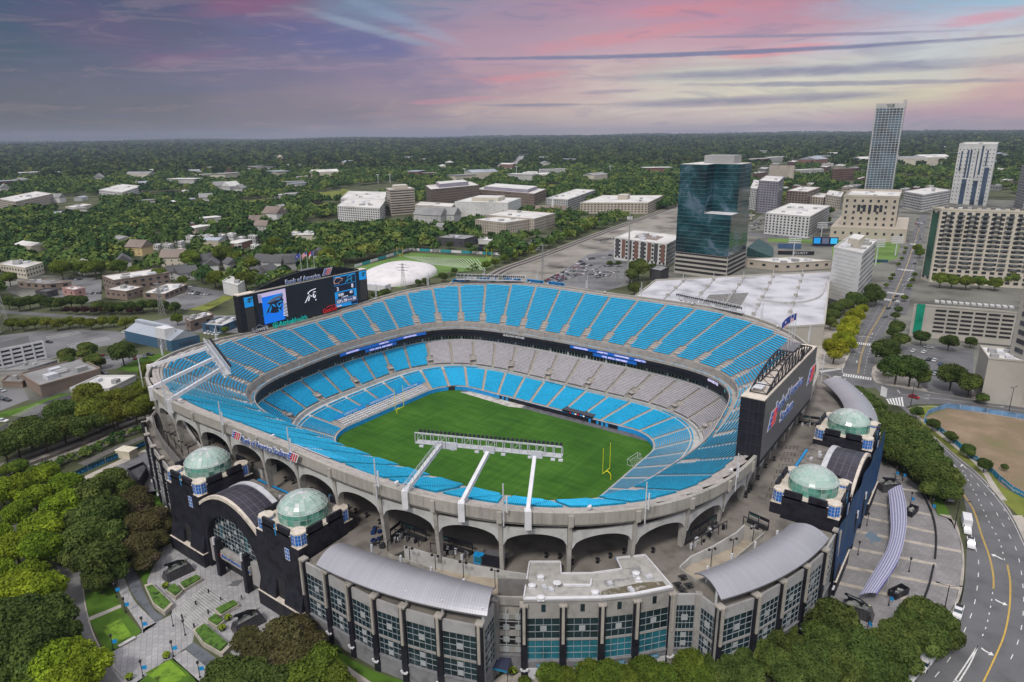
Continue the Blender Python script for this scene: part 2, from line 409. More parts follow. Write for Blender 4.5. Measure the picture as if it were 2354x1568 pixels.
for k in range(NU):
 t0,t1=up_row(k),up_row(k+1);z0=z_of(t0)+.55;z1=z_of(t1)+.55
 A,B_=upper(t0),upper(t1)
 run=[]
 for j,i in enumerate(IDX+[IDX[0]]):
  ok=z0<RIMZ[i]-.1
  if ok:run.append(i)
  if(not ok or j==len(IDX))and run:
   if len(run)>1:
    zc=[min(z1,RIMZ[q]-.3)for q in run]
    g=[[(A[q][0],A[q][1],z0)for q in run],[(A[q][0],A[q][1],zz)for q,zz in zip(run,zc)],[(B_[q][0],B_[q][1],zz)for q,zz in zip(run,zc)]]
    mb.grid(g)
   run=[]
mb.build('upper_deck',M_tread,stadium)
sweep([(offset(RG['R4'],-.1),23.2),(offset(RG['R4'],-.1),Z4+.9),(offset(RG['R4'],.35),Z4+.9),(offset(RG['R4'],.35),Z4),(upper(.075),Z4),(upper(.075),z_of(.085)+.75),(upper(.085),z_of(.085)+.75),(upper(.085),z_of(.085))],'upper_parapet',M_tread)
def fascia():
 m=bpy.data.materials.new('weathered_concrete');m.use_nodes=True;t=NT(m.node_tree);b=t.n['Principled BSDF'];P=t.new('ShaderNodeNewGeometry').outputs['Position'];sp=t.new('ShaderNodeSeparateXYZ');t.l.new(P,sp.inputs[0])
 f=t.noise(t.comb(t.math('MULTIPLY',sp.outputs[0],1.1),t.math('MULTIPLY',sp.outputs[1],1.1),t.math('MULTIPLY',sp.outputs[2],.09)),1,5,.7);f2=t.noise(P,.12,5)
 t.l.new(t.ramp(t.math('ADD',t.math('MULTIPLY',f,.6),t.math('MULTIPLY',f2,.4)),[(.3,(.17,.16,.14)),(.48,(.30,.285,.255)),(.7,(.40,.38,.345))]),b.inputs['Base Color']);b.inputs['Roughness'].default_value=.85;return m
RO=offset(RIM,.7)
sweep([(offset(RIM,-.25),RIMZ-1.6),(offset(RIM,-.25),RIMZ+.5),(offset(RIM,.35),RIMZ+.5),(RO,RIMZ+.45),(RO,RIMZ-2.5),(offset(RIM,.1),RIMZ-2.7),(offset(RIM,.1),RIMZ-3.3),(offset(RIM,-2.2),RIMZ-3.6)],'rim_fascia',fascia())
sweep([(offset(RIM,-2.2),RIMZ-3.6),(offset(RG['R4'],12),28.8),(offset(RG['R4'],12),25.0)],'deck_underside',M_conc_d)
# club wall and ribbon boards
RW=offset(RG['R3'],.3)
sweep([(RG['R3'],16.6),(RG['R3'],18.1),(RW,18.1)],'club_wall',M_conc_l)
sweep([(offset(RG['R3'],.7),18.1),(offset(RG['R3'],.7),20.4)],'club_glass',M_glassd)
mb=MB()
for i in range(0,NS,3):
 p,q=offset(RG['R3'],.55)[i],(i%18==0)
 n=normals(RG['R3'])[i];mb.box((p[0],p[1],18.1),(.22 if not q else 1.1,.12 if not q else.9,2.2),math.atan2(n[1],n[0])+math.pi/2,zbase=True)
mb.build('club_mullions',M_conc_l,stadium)
sweep([(offset(RG['R3'],.7),20.4),(offset(RG['R4'],.1),20.4),(offset(RG['R4'],.1),22.4),(offset(RG['R4'],-.35),22.6),(offset(RG['R4'],-.35),24.3),(offset(RG['R4'],-.1),24.3)],'ribbon_housing',M_black)
def ribbon_arc(s0,s1,z0,z1,off,m,name):
 n=max(4,int((s1-s0)*240));P=offset(RG['R4'],off);g=[[],[]]
 for k in range(n+1):
  q=samp(P,s0+(s1-s0)*k/n);g[0].append((*q,z0));g[1].append((*q,z1))
 mb=MB();mb.grid(g);return mb.build(name,m,stadium)
M_led=mat('blue_led',(.01,.10,.42),.3,.1,1,emit=.35)
M_ledw=mat('white_led',(.62,.55,.80),.3,0,emit=.55)
def ang(P,deg):return s_of_angle(P,deg)
R4=RG['R4']
def ribbon_text(txt,deg,z,h,m,off=-.42,sp=1.0):
 P=offset(R4,off);s=ang(R4,deg);N=normals(P)
 L=np.r_[0,np.cumsum(np.linalg.norm(np.diff(P,axis=0,append=P[:1]),axis=1))];per=L[-1]
 pos=L[int(s*NS)%NS];wds={'I':.34,' ':.42,'M':.85,'W':.95,'&':.75,'T':.56,'L':.52,'F':.55,'E':.56,'P':.6}
 tot=sum(wds.get(c,.68)for c in txt)*h*sp;cur=pos+tot/2
 for c in txt:
  wd=wds.get(c,.68)*h*sp
  if c!=' ':
   l=(cur-wd/2)%per;i=int(np.searchsorted(L,l))%NS
   p=P[i-1];n=N[i];tdir=np.array([n[1],-n[0],0.])
   text_mb(c,(p[0]-tdir[0]*wd*.0,p[1]-tdir[1]*wd*.0,z),tdir,(0,0,1),h,.1,m,stadium,'ribbon_letter',align='CENTER',xs=sp*.95,bold=.03)
  cur-=wd
def arcdeg(d0,d1,*a):ribbon_arc(ang(R4,d0),ang(R4,d1),*a)
arcdeg(63,94,22.75,24.2,-.40,M_led,'ribbon_screen');arcdeg(66,84,20.7,22.3,.02,M_led,'ribbon_screen')
arcdeg(149,182,22.75,24.2,-.40,M_led,'ribbon_screen');arcdeg(160,172,20.7,22.3,.02,M_led,'ribbon_screen')
ribbon_text('CAROLINA PANTHERS',119,22.95,1.05,M_white,sp=1.25)
ribbon_text('CAROLINA PANTHERS',89.5,23.05,.8,M_ledw);ribbon_text('CHARLOTTE FC',80,23.05,.8,M_ledw);ribbon_text('CAROLINA PANTHERS',72,23.05,.8,M_ledw);ribbon_text('CHARLOTTE FC',65,23.05,.8,M_ledw)
ribbon_text('TEPPER SPORTS & ENTERTAINMENT',75,21.0,.8,M_ledw,off=-.02)
ribbon_text('CHARLOTTE',41,22.95,1.15,M_ledw,sp=1.2);ribbon_text('FC',34.5,22.95,1.15,mat('teal_led',(.05,.3,.35),.3,0,emit=.3),sp=1.2)
ribbon_text('CAROLINA PANTHERS',177,23.05,.8,M_ledw);ribbon_text('CHARLOTTE FC',165,23.05,.8,M_ledw);ribbon_text('CAROLINA PANTHERS',155,23.05,.8,M_ledw)
ribbon_text('TEPPER SPORTS & ENTERTAINMENT',166,21.0,.8,M_ledw,off=-.02)
# seat blocks
def seat_row(mb,uvs,PA,s0,s1,z,d0,hgt,rowid,rimcut=None):
 """one row: pan and back, swept between two aisles; PA(s, depth) gives a point set back from the row's edge"""
 n=max(2,int(abs(s1-s0)*NS/4+.5));pts=[s0+(s1-s0)*k/n for k in range(n+1)]
 prof=[(d0+.12,.22),(d0+.12,.44),(d0+.40,.42),(d0+.50,.42+hgt),(d0+.57,.42+hgt),(d0+.52,.2)]
 G=[[(*PA(s,d),z+h)for s in pts]for d,h in prof]
 L=[0.]
 for k in range(n):L.append(L[-1]+math.dist(G[0][k][:2],G[0][k+1][:2]))
 o=mb.nv;mb.grid(G)
 for a in range(len(prof)-1):
  for k in range(n):
   y_=rowid+(.1,.3,.5,.7,.9)[a];uvs+=[(L[k],y_),(L[k+1],y_),(L[k+1],y_),(L[k],y_)]
def finish(mb,uvs,name,m,label=None):
 o=mb.build(name,m,stadium)
 uv=o.data.uv_layers.new(name='uv');uv.data.foreach_set('uv',np.array(uvs,'f').ravel())
 if label:o['label']=label
 return o
def ring_fn(Pa,Pb):
 D=Pb-Pa;Ln=np.linalg.norm(D,axis=1)
 def f(s,d):
  a=samp(Pa,s);b=samp(Pb,s);v=b-a;return a+v*(d/np.linalg.norm(v))
 return f
AW=.75
def sw(P,s):
 return np.linalg.norm(samp(P,s+.002)-samp(P,s-.002))/.004
NLA,NCA,NUA=40,44,48
aisles=MB()
bench_s=(.5-.052,.5+.052);tunnel_s=ang(RG['R0'],145.5)
for b in range(NLA):
 s0,s1=b/NLA,(b+1)/NLA;mb=MB();uvs=[];mid=(s0+s1)/2
 end_left=abs(mid-.5)<.075
 for k in range(NL-1):
  if end_left and k<7:continue
  t=.93*(k+1)/NL
  a,e=lerpP('R0','R1',t),lerpP('R0','R1',.93*(k+2)/NL)
  w0=AW/sw(a,mid)
  seat_row(mb,uvs,ring_fn(a,e),s0+w0,s1-w0,1.7+5.1*(k+1)/NL,.02,.42,k)
 if mb.nv:
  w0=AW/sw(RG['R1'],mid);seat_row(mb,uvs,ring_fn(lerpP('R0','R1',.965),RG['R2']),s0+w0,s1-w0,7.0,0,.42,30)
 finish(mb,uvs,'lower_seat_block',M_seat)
def aisle_strip(mb,PQ,s,w_,n,lift=.02):
 """stair: pairs of half steps up the aisle; PQ(k) -> (ring, z)"""
 for k in range(n):
  (P0,z),(P1,z1)=PQ(k),PQ(k+1)
  for hstep in(0,1):
   f0,f1=hstep/2,(hstep+1)/2;zz=z+(z1-z)*(1-.5+hstep*.5)+lift
   Pa=P0+(P1-P0)*f0;Pb=P0+(P1-P0)*f1;ws=w_/sw(Pa,s)
   a,b_,c,d=samp(Pa,s-ws),samp(Pa,s+ws),samp(Pb,s+ws),samp(Pb,s-ws)
   zl=z+(z1-z)*hstep*.5
   mb.add([(*a,zl),(*b_,zl),(*b_,zz),(*a,zz),(*c,zz),(*d,zz)],[(0,1,2,3),(3,2,4,5)])
al=MB();ac=MB();au=MB()
for b in range(NLA):
 if abs(b/NLA-.5)<.06:continue
 aisle_strip(al,lambda k:(lerpP('R0','R1',.93*k/NL),1.7+5.1*k/NL),b/NLA,AW*.85,NL)
for b in range(NCA):aisle_strip(ac,lambda k:(lerpP('R2b','R3',k/NC),8.2+8.6*k/NC),b/NCA,AW*.85,NC)
for b in range(NUA):
 s=b/NUA;nn=0
 while nn<NU-1 and z_of(up_row(nn+1))+.6<sval(RIMZ,s)-.3:nn+=1
 aisle_strip(au,lambda k:(upper(up_row(k)),z_of(up_row(k))+.55),s,AW*.8,nn)
al.build('lower_aisle_steps',M_tan,stadium);ac.build('club_aisle_steps',mat('club_stair',(.42,.385,.30),.85,.12,.8,coord='World'),stadium)
au.build('upper_aisle_steps',mat('upper_stair',(.40,.36,.33),.85,.12,.8,coord='World'),stadium)
sg0,sg1=ang(RG['R3'],27),ang(RG['R3'],147)
def vom(s,P,depthf,z0,z1,w_,d_,parent=stadium):
 """stair mouth: two side walls, a head slab and a dark opening that faces the field"""
 a=samp(P,s);e=samp(depthf,s);n=unit(e-a);t=np.array([-n[1],n[0]]);rz=math.atan2(t[1],t[0])
 mb=MB()
 for sgn in(-1,1):
  q=[a+t*(sgn*w_/2+j)for j in(-.15,.15)];mb.prism([q[0],q[1],q[1]+n*d_,q[0]+n*d_],z0,[z0+1.3,z0+1.3,z1,z1])
 c=a+n*(d_-.15);mb.box((*c,z0),(w_-.3,.3,z1-z0+.15),rz,0,True)
 c=a+n*(d_*.62);mb.box((*c,z1-.35),(w_-.3,d_*.45,.3),rz,0,True)
 c=a+n*(d_-.36);mb.box((*c,z0+.02),(w_-.35,.08,(z1-z0)-.5),rz,1,True)
 c=a+n*d_/2;mb.box((*c,z0-.02),(w_-.3,d_,.06),rz,2,True)
 return mb.build('stair_mouth',[M_tread,M_dark,M_conc_d],parent)
for b in range(NCA):
 s0,s1=b/NCA,(b+1)/NCA;mid=(s0+s1)/2;mb=MB();uvs=[];v0,v1=(b%2==0),(b%2==1)
 for k in range(NC):
  a,e=lerpP('R2b','R3',k/NC),lerpP('R2b','R3',(k+1)/NC);w0=AW/sw(a,mid);vw=1.9/sw(a,mid)
  ws,we=(vw if(v0 and k<7)else w0),(vw if(v1 and k<7)else w0)
  seat_row(mb,uvs,ring_fn(a,e),s0+ws,s1-we,8.2+8.6*(k+1)/NC,.02,.42,k)
 gray=sg0<mid<sg1
 finish(mb,uvs,'club_seat_block',M_seatg if gray else M_seat,'grey seats of the club tier' if gray else None)
 if v0:vom(s0,offset(RG['R2'],.3),RG['R3'],7.3,11.0,3.0,4.6)
for b in range(NUA):
 s0,s1=b/NUA,(b+1)/NUA;mid=(s0+s1)/2;mb=MB();uvs=[]
 th=abs(math.degrees(math.atan2(*samp(RIM,s0)[::-1])));side=25<th<155
 th1=abs(math.degrees(math.atan2(*samp(RIM,s1)[::-1])));side1=25<th1<155
 v0=side or b%2==0;v1=side1 or(b+1)%2==0
 for k in range(NU):
  a,e=upper(up_row(k)),upper(up_row(k+1));w0=AW/sw(a,mid);vw=1.9/sw(a,mid);z=z_of(up_row(k+1))+.55
  ws,we=(vw if(v0 and k<6)else w0),(vw if(v1 and k<6)else w0)
  A_,B2=s0+ws,s1-we;n=8;ss=[A_+(B2-A_)*q/n for q in range(n+1)]
  good=[q for q in ss if z+.9<sval(RIMZ,q)-.35]
  if len(good)<3:continue
  seat_row(mb,uvs,ring_fn(a,e),good[0],good[-1],z,.02,.42,k)
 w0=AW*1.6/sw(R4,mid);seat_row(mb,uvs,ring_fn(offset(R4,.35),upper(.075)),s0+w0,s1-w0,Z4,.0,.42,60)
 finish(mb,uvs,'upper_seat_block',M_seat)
 if v0:vom(s0,upper(.07),upper(.4),Z4,Z4+4.6,3.2,5.6)
# field wall
sweep([(offset(RG['R0'],-.05),-.3),(offset(RG['R0'],-.05),1.95),(offset(RG['R0'],.25),1.95),(offset(RG['R0'],.25),1.6)],'field_wall',M_cyan)
def wall_piece(d0,d1,z0,z1,off,m,name,label=None):
 s0,s1=ang(RG['R0'],d0),ang(RG['R0'],d1);n=max(3,int(abs(s1-s0)*240));P=offset(RG['R0'],off);g=[[],[]]
 for k in range(n+1):
  q=samp(P,s0+(s1-s0)*k/n);g[0].append((*q,z0));g[1].append((*q,z1))
 mb=MB();mb.grid(g);o=mb.build(name,m,stadium)
 if label:o['label']=label
wall_piece(48,124,.0,1.9,-.12,M_black,'sideline_wall','black padded wall behind the far sideline')
for d in(118,120.5,123,60,56,54,52):wall_piece(d,d+1.1,.05,1.85,-.18,M_cyan,'blue_stripe')
# outer columns and arches under the rim
colw=[]
for b in range(NUA):
 s=(b)/NUA;p=samp(offset(RIM,-.6),s);q=samp(offset(RIM,-3.0),s);n=samp(normals(RIM),s);z1=sval(RIMZ,s)-3.0
 mb=MB()
 base=np.array([*samp(offset(RIM,-1.9),s),25.9]);top=np.array([*samp(offset(RIM,.1),s),z1])
 t=np.array([-n[1],n[0],0]);hw=.48;vv=[]
 for c,dn in((base,1.3),(top,2.6)):
  for i,j in((-1,-1),(1,-1),(1,1),(-1,1)):
   vv.append(c+t*i*hw+np.array([n[0],n[1],0])*(dn/2*j-(dn/2 if c is top else 0)))
 mb.add(vv,[(0,1,2,3),(7,6,5,4),(4,5,1,0),(5,6,2,1),(6,7,3,2),(7,4,0,3)])
 c=samp(offset(RIM,.95),s);mb.box((*c,z1+.1),(1.2,.5,2.9),math.atan2(t[1],t[0]),0,True)
 mb.build('column',M_conc,stadium);colw.append((base,top))
for b in range(NUA):
 s0,s1=b/NUA,(b+1)/NUA;n=16;fr=[];bk=[]
 ztopc=min(sval(RIMZ,s0),sval(RIMZ,s1))-4.2;g=[[],[],[],[]]
 for k in range(n+1):
  u=k/n;s=s0+(s1-s0)*(u*.93+.035);x=2*u-1
  zb=ztopc-4.6+3.3*math.sqrt(max(0,1-x*x))
  zf=(ztopc-26)/14.
  for gi,(off,z)in enumerate(((-.5,ztopc),(-.5,zb),(-1.3,zb),(-1.3,ztopc))):g[gi].append((*samp(offset(RIM,off),s),z))
 mb=MB();mb.grid(g+[g[0]]);mb.build('arch',M_conc_l,stadium)
# playing field
fld=MB();fld.grid([ring3(offset(RG['R0'],.2),0.),ring3(RG['R0']*.02,0.)])
def turf():
 m=bpy.data.materials.new('turf');m.use_nodes=True;t=NT(m.node_tree);b=t.n['Principled BSDF']
 P=t.new('ShaderNodeNewGeometry').outputs['Position'];sp=t.new('ShaderNodeSeparateXYZ');t.l.new(P,sp.inputs[0])
 f=t.noise(t.comb(t.math('MULTIPLY',sp.outputs[0],.05),t.math('MULTIPLY',sp.outputs[1],.35),0),1,5,.6)
 f2=t.noise(P,.045,4);f3=t.noise(P,1.6,3)
 f4=t.noise(t.comb(t.math('MULTIPLY',sp.outputs[0],.6),t.math('MULTIPLY',sp.outputs[1],.03),3),1,4,.6)
 f5=t.math('ADD',t.math('MULTIPLY',f,.3),t.math('ADD',t.math('MULTIPLY',f4,.22),t.math('ADD',t.math('MULTIPLY',f2,.33),t.math('MULTIPLY',f3,.15))))
 c=t.ramp(f5,[(.38,(.020,.068,.009)),(.5,(.036,.104,.013)),(.62,(.062,.150,.020))])
 t.l.new(c,b.inputs['Base Color']);b.inputs['Roughness'].default_value=.95;b.inputs['Specular IOR Level'].default_value=.1
 return m
structure('playing_field',fld,turf())
sl_=MB();sl_.flat([(-50,38.7),(62,38.7),(62,42.4),(46,42.4),(-50,42.4)],.012)
structure('sideline_path',sl_,mat('sideline_rubber',(.10,.10,.11),.8,.2,.4,coord='World'))
sl_=MB();sl_.flat([(-50,38.3),(-18,36.6),(-12,38.6),(-12,42.3),(-46,42.3)],.02);structure('worn_apron',sl_,mat('apron',(.42,.40,.37),.9,.25,.3,coord='World'))
# raised concourse with its outer facade
ZD=26.0
Zn=ZM(1180,1708);Zl=ZM(0,1708);Zr=ZM(2560,1708);Zr2=ZM(2560,1150);Zl2=ZM(0,1150);Zk=ZM(1900,1950,1300);Zg=ZM(500,1500,800,2091);Zq=ZM(2750,1350,600,1447)
F_C1=[(37,-122.9),(45.5,-122.9),(53.5,-122.9),(61.4,-122.7),(69.2,-121.4),(77.8,-119.2),(86.5,-116.1)]
F_TK=[(90.4,-105.5),(97.4,-100.4),(104.3,-95.3),(109.9,-89.8),(115.3,-83)]
F_C2=[(126,-82),(131.2,-73.4),(134.4,-65),(137.4,-56),(139.6,-46.6),(140.2,-36)]
F_L=[(-88,-94.5),(-77.7,-104),(-66.5,-108.7),(-55.3,-112.3),(-44.5,-115.1),(-35,-117.4),(-26,-119.5)]
right_far=[(140,33),(138,42),(133,58),(124,74),(112,88)]
inner=[tuple(samp(offset(R4,12),-k/180))for k in range(180)]
pod_outer=F_L+[(-26,-108),(36,-108)]+F_C1+[(83.6,-107.5),(90,-103)]+F_TK+[(120.3,-79.5)]+F_C2+[(126,-36),(126,33)]+right_far
far_side=[tuple(samp(offset(RIM,1.0),k/180))for k in range(27,105)]
pod_outer=pod_outer+[q for q in far_side if q[1]>-70]+[(-101,-80)]
mb=MB()
def densify(P,n):
 P=np.array(P+[P[0]]);d=np.r_[0,np.cumsum(np.linalg.norm(np.diff(P,axis=0),axis=1))];t=np.linspace(0,d[-1],n,endpoint=False)
 return np.stack([np.interp(t,d,P[:,0]),np.interp(t,d,P[:,1])],1)
import mathutils
def poly_fill(outer,holes,z,mb,mi=0):
 """triangulated sheet with holes"""
 loops=[[Vector((x,y,0))for x,y in outer]]+[[Vector((x,y,0))for x,y in h]for h in holes]
 flat_=[q for l in loops for q in l];tris=mathutils.geometry.tessellate_polygon(loops)
 V=[(q.x,q.y,z)for q in flat_];F=[]
 for a,b,c in tris:
  cr=(flat_[b]-flat_[a]).cross(flat_[c]-flat_[a]).z
  F.append((a,b,c)if cr>0 else(a,c,b))
 mb.add(V,F,mi)
rampR=[tuple(Zk(*q,26)[:2])for q in((1175,345),(1250,275),(1400,205),(1560,110),(1612,60),(1745,105),(1650,190),(1520,300),(1380,400),(1290,430))]
rampL=[tuple(Zn(*q,26)[:2])for q in((620,655),(770,700),(930,745),(1110,790),(1290,825),(1460,850),(1450,1000),(1250,990),(1000,880),(700,760),(510,700))]
poly_fill(pod_outer,[inner[::2],rampR,rampL],ZD,mb)
mb.build('high_concourse_floor',M_floor,stadium)
mb=MB()
def ramp_floor(poly,z_a,z_b,pa,pb):
 d=np.array(pb)-np.array(pa);L=d@d
 V=[(*q,z_a+(z_b-z_a)*max(0,min(1,((np.array(q)-pa)@d)/L)))for q in poly]
 c=np.mean(np.array(V),0);n=len(V);mb.add(V+[tuple(c)],[(i,(i+1)%n,n)for i in range(n)]if signed(poly)>0 else[((i+1)%n,i,n)for i in range(n)])
def signed(P):return sum(P[i][0]*P[(i+1)%len(P)][1]-P[(i+1)%len(P)][0]*P[i][1]for i in range(len(P)))/2
M_ramp=mat('ramp_floor',(.34,.29,.225),.9,.12,.25,coord='World')
ramp_floor(rampL,22.8,25.6,rampL[0],rampL[6]);mb.build('ramp_floor',M_ramp,stadium);mb=MB();ramp_floor(rampR,25.6,22.8,rampR[0],rampR[4])
mb.build('ramp_floor',M_ramp,stadium)
def wall_line(P,z0,z1,th,m,name,parent=stadium,closed=False):
 mb=MB();P=list(P)+([P[0]]if closed else[])
 for a,b in zip(P,P[1:]):mb.beam((*a[:2],(z0+z1)/2),(*b[:2],(z0+z1)/2),th,z1-z0)
 return mb.build(name,m,parent)
wall_line([q for q in rampL[:6]],22.5,27.3,.35,M_conc_l,'ramp_wall');wall_line(rampR[0:5],22.5,27.2,.35,M_conc_l,'ramp_wall')
wall_line([rampL[k]for k in(10,9,8,7,6)],22.5,26.9,.25,M_conc,'ramp_kerb_wall');wall_line([rampR[k]for k in(4,5,6,7,8,9,0)],22.5,26.9,.25,M_conc,'ramp_kerb_wall')
M_pier=M_black
M_mull=mat('mullion_grey',(.30,.33,.35),.5,.06,.5)
M_plate=mat('plate_grey',(.34,.36,.37),.5,.06,.5)
M_panel2=mat('parapet_panel',(.33,.325,.325),.8,.08,.4,coord='World')
M_panel=mat('facade_panel',(.29,.275,.26),.85,.12,.4,coord='World',detail=6)
M_base=mat('facade_base',(.19,.19,.20),.85,.16,.5,coord='World')
M_teal=mat('teal_glass',(.02,.13,.17),.2,.25,.3,coord='World',spec=.6)
M_strip=mat('pilaster_stone',(.34,.315,.28),.85,.1,.5)
def glazing(A,B,z0,z1,nx,nz,n_,parent,m=None,bar=.08,plates=(),name='window'):
 A=np.array(A,float);B=np.array(B,float);d=B-A;L=np.linalg.norm(d);d=d/L;rz=math.atan2(d[1],d[0])
 g=MB();g.box((*(A+B)/2,z0),(L,.12,z1-z0),rz,0,True);o=g.build(name,m or M_glassd,parent)
 b=MB()
 for i in range(nx+1):
  c=A+d*L*i/nx+n_*.1;b.box((*c,z0),(bar if 0<i<nx else bar*1.6,.14,z1-z0),rz,0,True)
 for j in range(nz+1):
  c=(A+B)/2+n_*.105;b.box((*c,z0+(z1-z0)*j/nz-bar/2),(L,.12,bar),rz,0,True)
 b.build('mullions',M_mull,o)
 for(u,v,s)in plates:
  q=MB();c=A+d*L*u+n_*.24;q.box((*c,z0+(z1-z0)*v),(s,.1,s),rz);q.build('plate',M_plate,o)
 return o
def pier(p,n_,z1,parent,strip=True,w_=1.5,lamp=True):
 rz=math.atan2(n_[1],n_[0])+math.pi/2;mb=MB();c=np.array(p)+n_*.1
 mb.box((*c,G0-.5),(w_,1.5,z1-G0+.5),rz,0,True);o=mb.build('pier',M_pier,parent)
 q=MB();q.box((*(c+n_*0.0),z1),(w_+.3,1.8,.45),rz,0,True)
 if strip:q.box((*(c+n_*.95),z1-9.5),(.62,.45,9.9),rz,0,True)
 q.build('pier_cap',M_strip,o)
 if lamp:
  q=MB();cc=c+n_*1.15
  for k in range(5):
   a=math.pi*(k/4)-math.pi/2;q.box((cc[0]-n_[1]*math.sin(a)*.7,cc[1]+n_[0]*math.sin(a)*.7,G0+3.4-.45*math.cos(a)),(.45,.45,.22),rz)
  q.build('wall_lamp',M_white,o)
def facade(P,parent,kind,z1=26.6,piers=True,skip=()):
 for k in range(len(P)-1):
  A,B=np.array(P[k]),np.array(P[k+1]);d=unit(B-A);n_=np.array([d[1],-d[0]]);rz=math.atan2(d[1],d[0]);mid=(A+B)/2;L=np.linalg.norm(B-A)
  a_,b_=A+d*.7,B-d*.7;Lb=L-1.4
  base=MB();base.box((*mid,G0-.5),(L,.8,5.2),rz,0,True);base.box((*(mid+n_*.1),G0+4.7),(L,1.1,.35),rz,0,True);base.build('facade_base',M_base,parent)
  if kind=='open':
   pn=MB()
   for z in(12.5,17.0,21.5):pn.box((*mid,z),(L,.5,1.3),rz,0,True)
   pn.box((*mid,25.2),(L,.5,2.1),rz,0,True);pn.build('facade_panel',M_panel,parent)
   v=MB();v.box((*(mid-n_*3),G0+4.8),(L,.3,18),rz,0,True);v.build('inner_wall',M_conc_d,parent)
   pl=MB()
   for u in(.3,.7):
    for z in(13.5,16.2,19.5,22.3):c=A+d*L*u+n_*.4;pl.box((*c,z),(1.4,.12,1.4),rz)
    c=A+d*L*u+n_*.35;pl.box((*c,12.5),(.25,.12,12),rz,0,True)
   for z in(14.6,16.2,19.5,21.0):pl.box((*(mid+n_*.33),z),(L*.9,.1,.18),rz)
   pl.build('grille',M_plate,parent)
  elif kind=='terrace':
   pn=MB();pn.box((*mid,23.6),(Lb,.5,2.9),rz,0,True);pn.build('facade_panel',M_panel2,parent);pn=MB();pn.box((*mid,16.6),(Lb,.4,.6),rz,0,True);pn.build('facade_panel',M_panel,parent)
   glazing(a_,b_,17.2,23.6,5,4,n_,parent,plates=((.5,.5,1.5),));glazing(a_,b_,12.0,16.6,5,3,n_,parent,plates=((.5,.78,1.3),(.5,.3,1.3)))
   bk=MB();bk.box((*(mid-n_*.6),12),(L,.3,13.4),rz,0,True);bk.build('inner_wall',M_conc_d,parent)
  elif kind=='ticket':
   pn=MB();pn.box((*mid,24.7),(L,.5,3.4),rz,0,True);pn.build('facade_panel',M_panel,parent);pn=MB();pn.box((*(mid+n_*.05),27.8),(L+.1,.9,.5),rz,0,True);pn.build('cornice',M_panel2,parent);pn=MB()
   pn.box((*mid,23.2),(L,.42,1.6),rz,0,True);pn.build('facade_panel',M_panel,parent);pn=MB();pn.box((*mid,17.3),(Lb,.42,.55),rz,0,True);pn.build('facade_panel',M_panel,parent)
   sw_=MB();sw_.box((*(mid+n_*.28),25.0),(.95,.1,1.9),rz,0,True);sw_.build('small_window',M_glassd,parent)
   glazing(a_,b_,17.85,23.2,4,3,n_,parent,plates=((.5,.5,1.4),),name='window');glazing(a_,b_,12.2,17.3,4,3,n_,parent,m=M_teal)
   sh=MB();sh.box((*(mid+n_*.45),G0),(Lb*.95,.15,3.0),rz,0,True);sh.build('ticket_shutter',M_white,parent)
   sg=MB();sg.box((*(mid+n_*.95),G0+3.55),(3.0,.12,.95),rz,0,True);s_=sg.build('ticket_sign',M_led_t,parent)
   c=mid+n_*1.03;text_mb('TICKETS',(*(c-d*0),G0+3.75),d,(0,0,1),.52,.04,M_white,s_,'lettering',align='CENTER')
 if piers:
  for k in range(len(P)):
   if k in skip:continue
   A=np.array(P[max(k-1,0)]);B=np.array(P[min(k+1,len(P)-1)]);d=unit(B-A);pier(P[k],np.array([d[1],-d[0]]),z1 if kind!='ticket' else 26.6,parent,strip=kind!='open',lamp=True)
M_led_t=mat('sign_cyan',(.04,.22,.36),.5,0)
facade(F_L,stadium,'open',27.8);facade(F_C1,stadium,'terrace',27.0);facade([(86.5,-116.1),(84.2,-108.0)],stadium,'terrace',piers=False)
facade([(84.2,-107.2),(90.2,-103.6)],stadium,'open',piers=False)
facade(F_C2,stadium,'terrace',27.0);facade([(120.6,-79.6),(126,-82)],stadium,'terrace',piers=False);facade([(115.6,-83.0),(120.3,-79.6)],stadium,'ticket' if False else 'terrace',piers=False)
facade([(-96,-84),(-88,-94.5)],stadium,'open',piers=False)
for(x,y),a in(((120.4,-79.6),.5),((115.6,-83.0),.8),((84.1,-107.6),.3),((86.5,-116.1),.3),((90.2,-103.8),.5),((126,-82),.9),((-26,-119.5),0),((36.9,-122.6),0)):q=MB();q.box((x,y,G0-.5),(1.5,1.5,ZD-G0+1.2),a,0,True);q.build('corner_pier',M_blackwall if abs(y)>119 else M_panel,stadium)
wall_line([(140,33),(138,42),(133,58),(124,74),(112,88)]+[q for q in far_side if q[1]>-70]+[(-101,-80),(-96,-84)],G0-.5,ZD+1.1,.5,M_panel,'facade_wall')
# ticket building
def tk(x,y,z=28.2):return tuple(Zk(x,y,z)[:2])
tkb=thing('ticket_building','flat-roofed grey ticket building with rooftop vents and blue-trimmed rear counters','building',(103,-93,G0))
roof=[(90.4,-105.5),(97.4,-100.4),(104.3,-95.3),(109.9,-89.8),(115.3,-83),tk(940,240),tk(745,260),tk(780,335),tk(580,363),tk(370,365),tk(365,285),tk(155,285)]
mb=MB();mb.prism(roof,ZD-.2,28.1);mb.build('wall',M_panel,tkb)
mr=MB();mr.flat(roof,28.15)
M_roof=mat('membrane_roof',(.36,.35,.33),.9,.12,.5,coord='World',detail=7)
mr.build('roof',M_roof,tkb)
wall_line([roof[4]]+roof[5:]+[roof[0]],28.1,28.5,.3,M_white,'roof_edge',tkb)
wall_line([roof[0],roof[1],roof[2],roof[3],roof[4]],28.3,28.5,.8,M_white,'roof_edge',tkb)
facade(F_TK,tkb,'ticket')
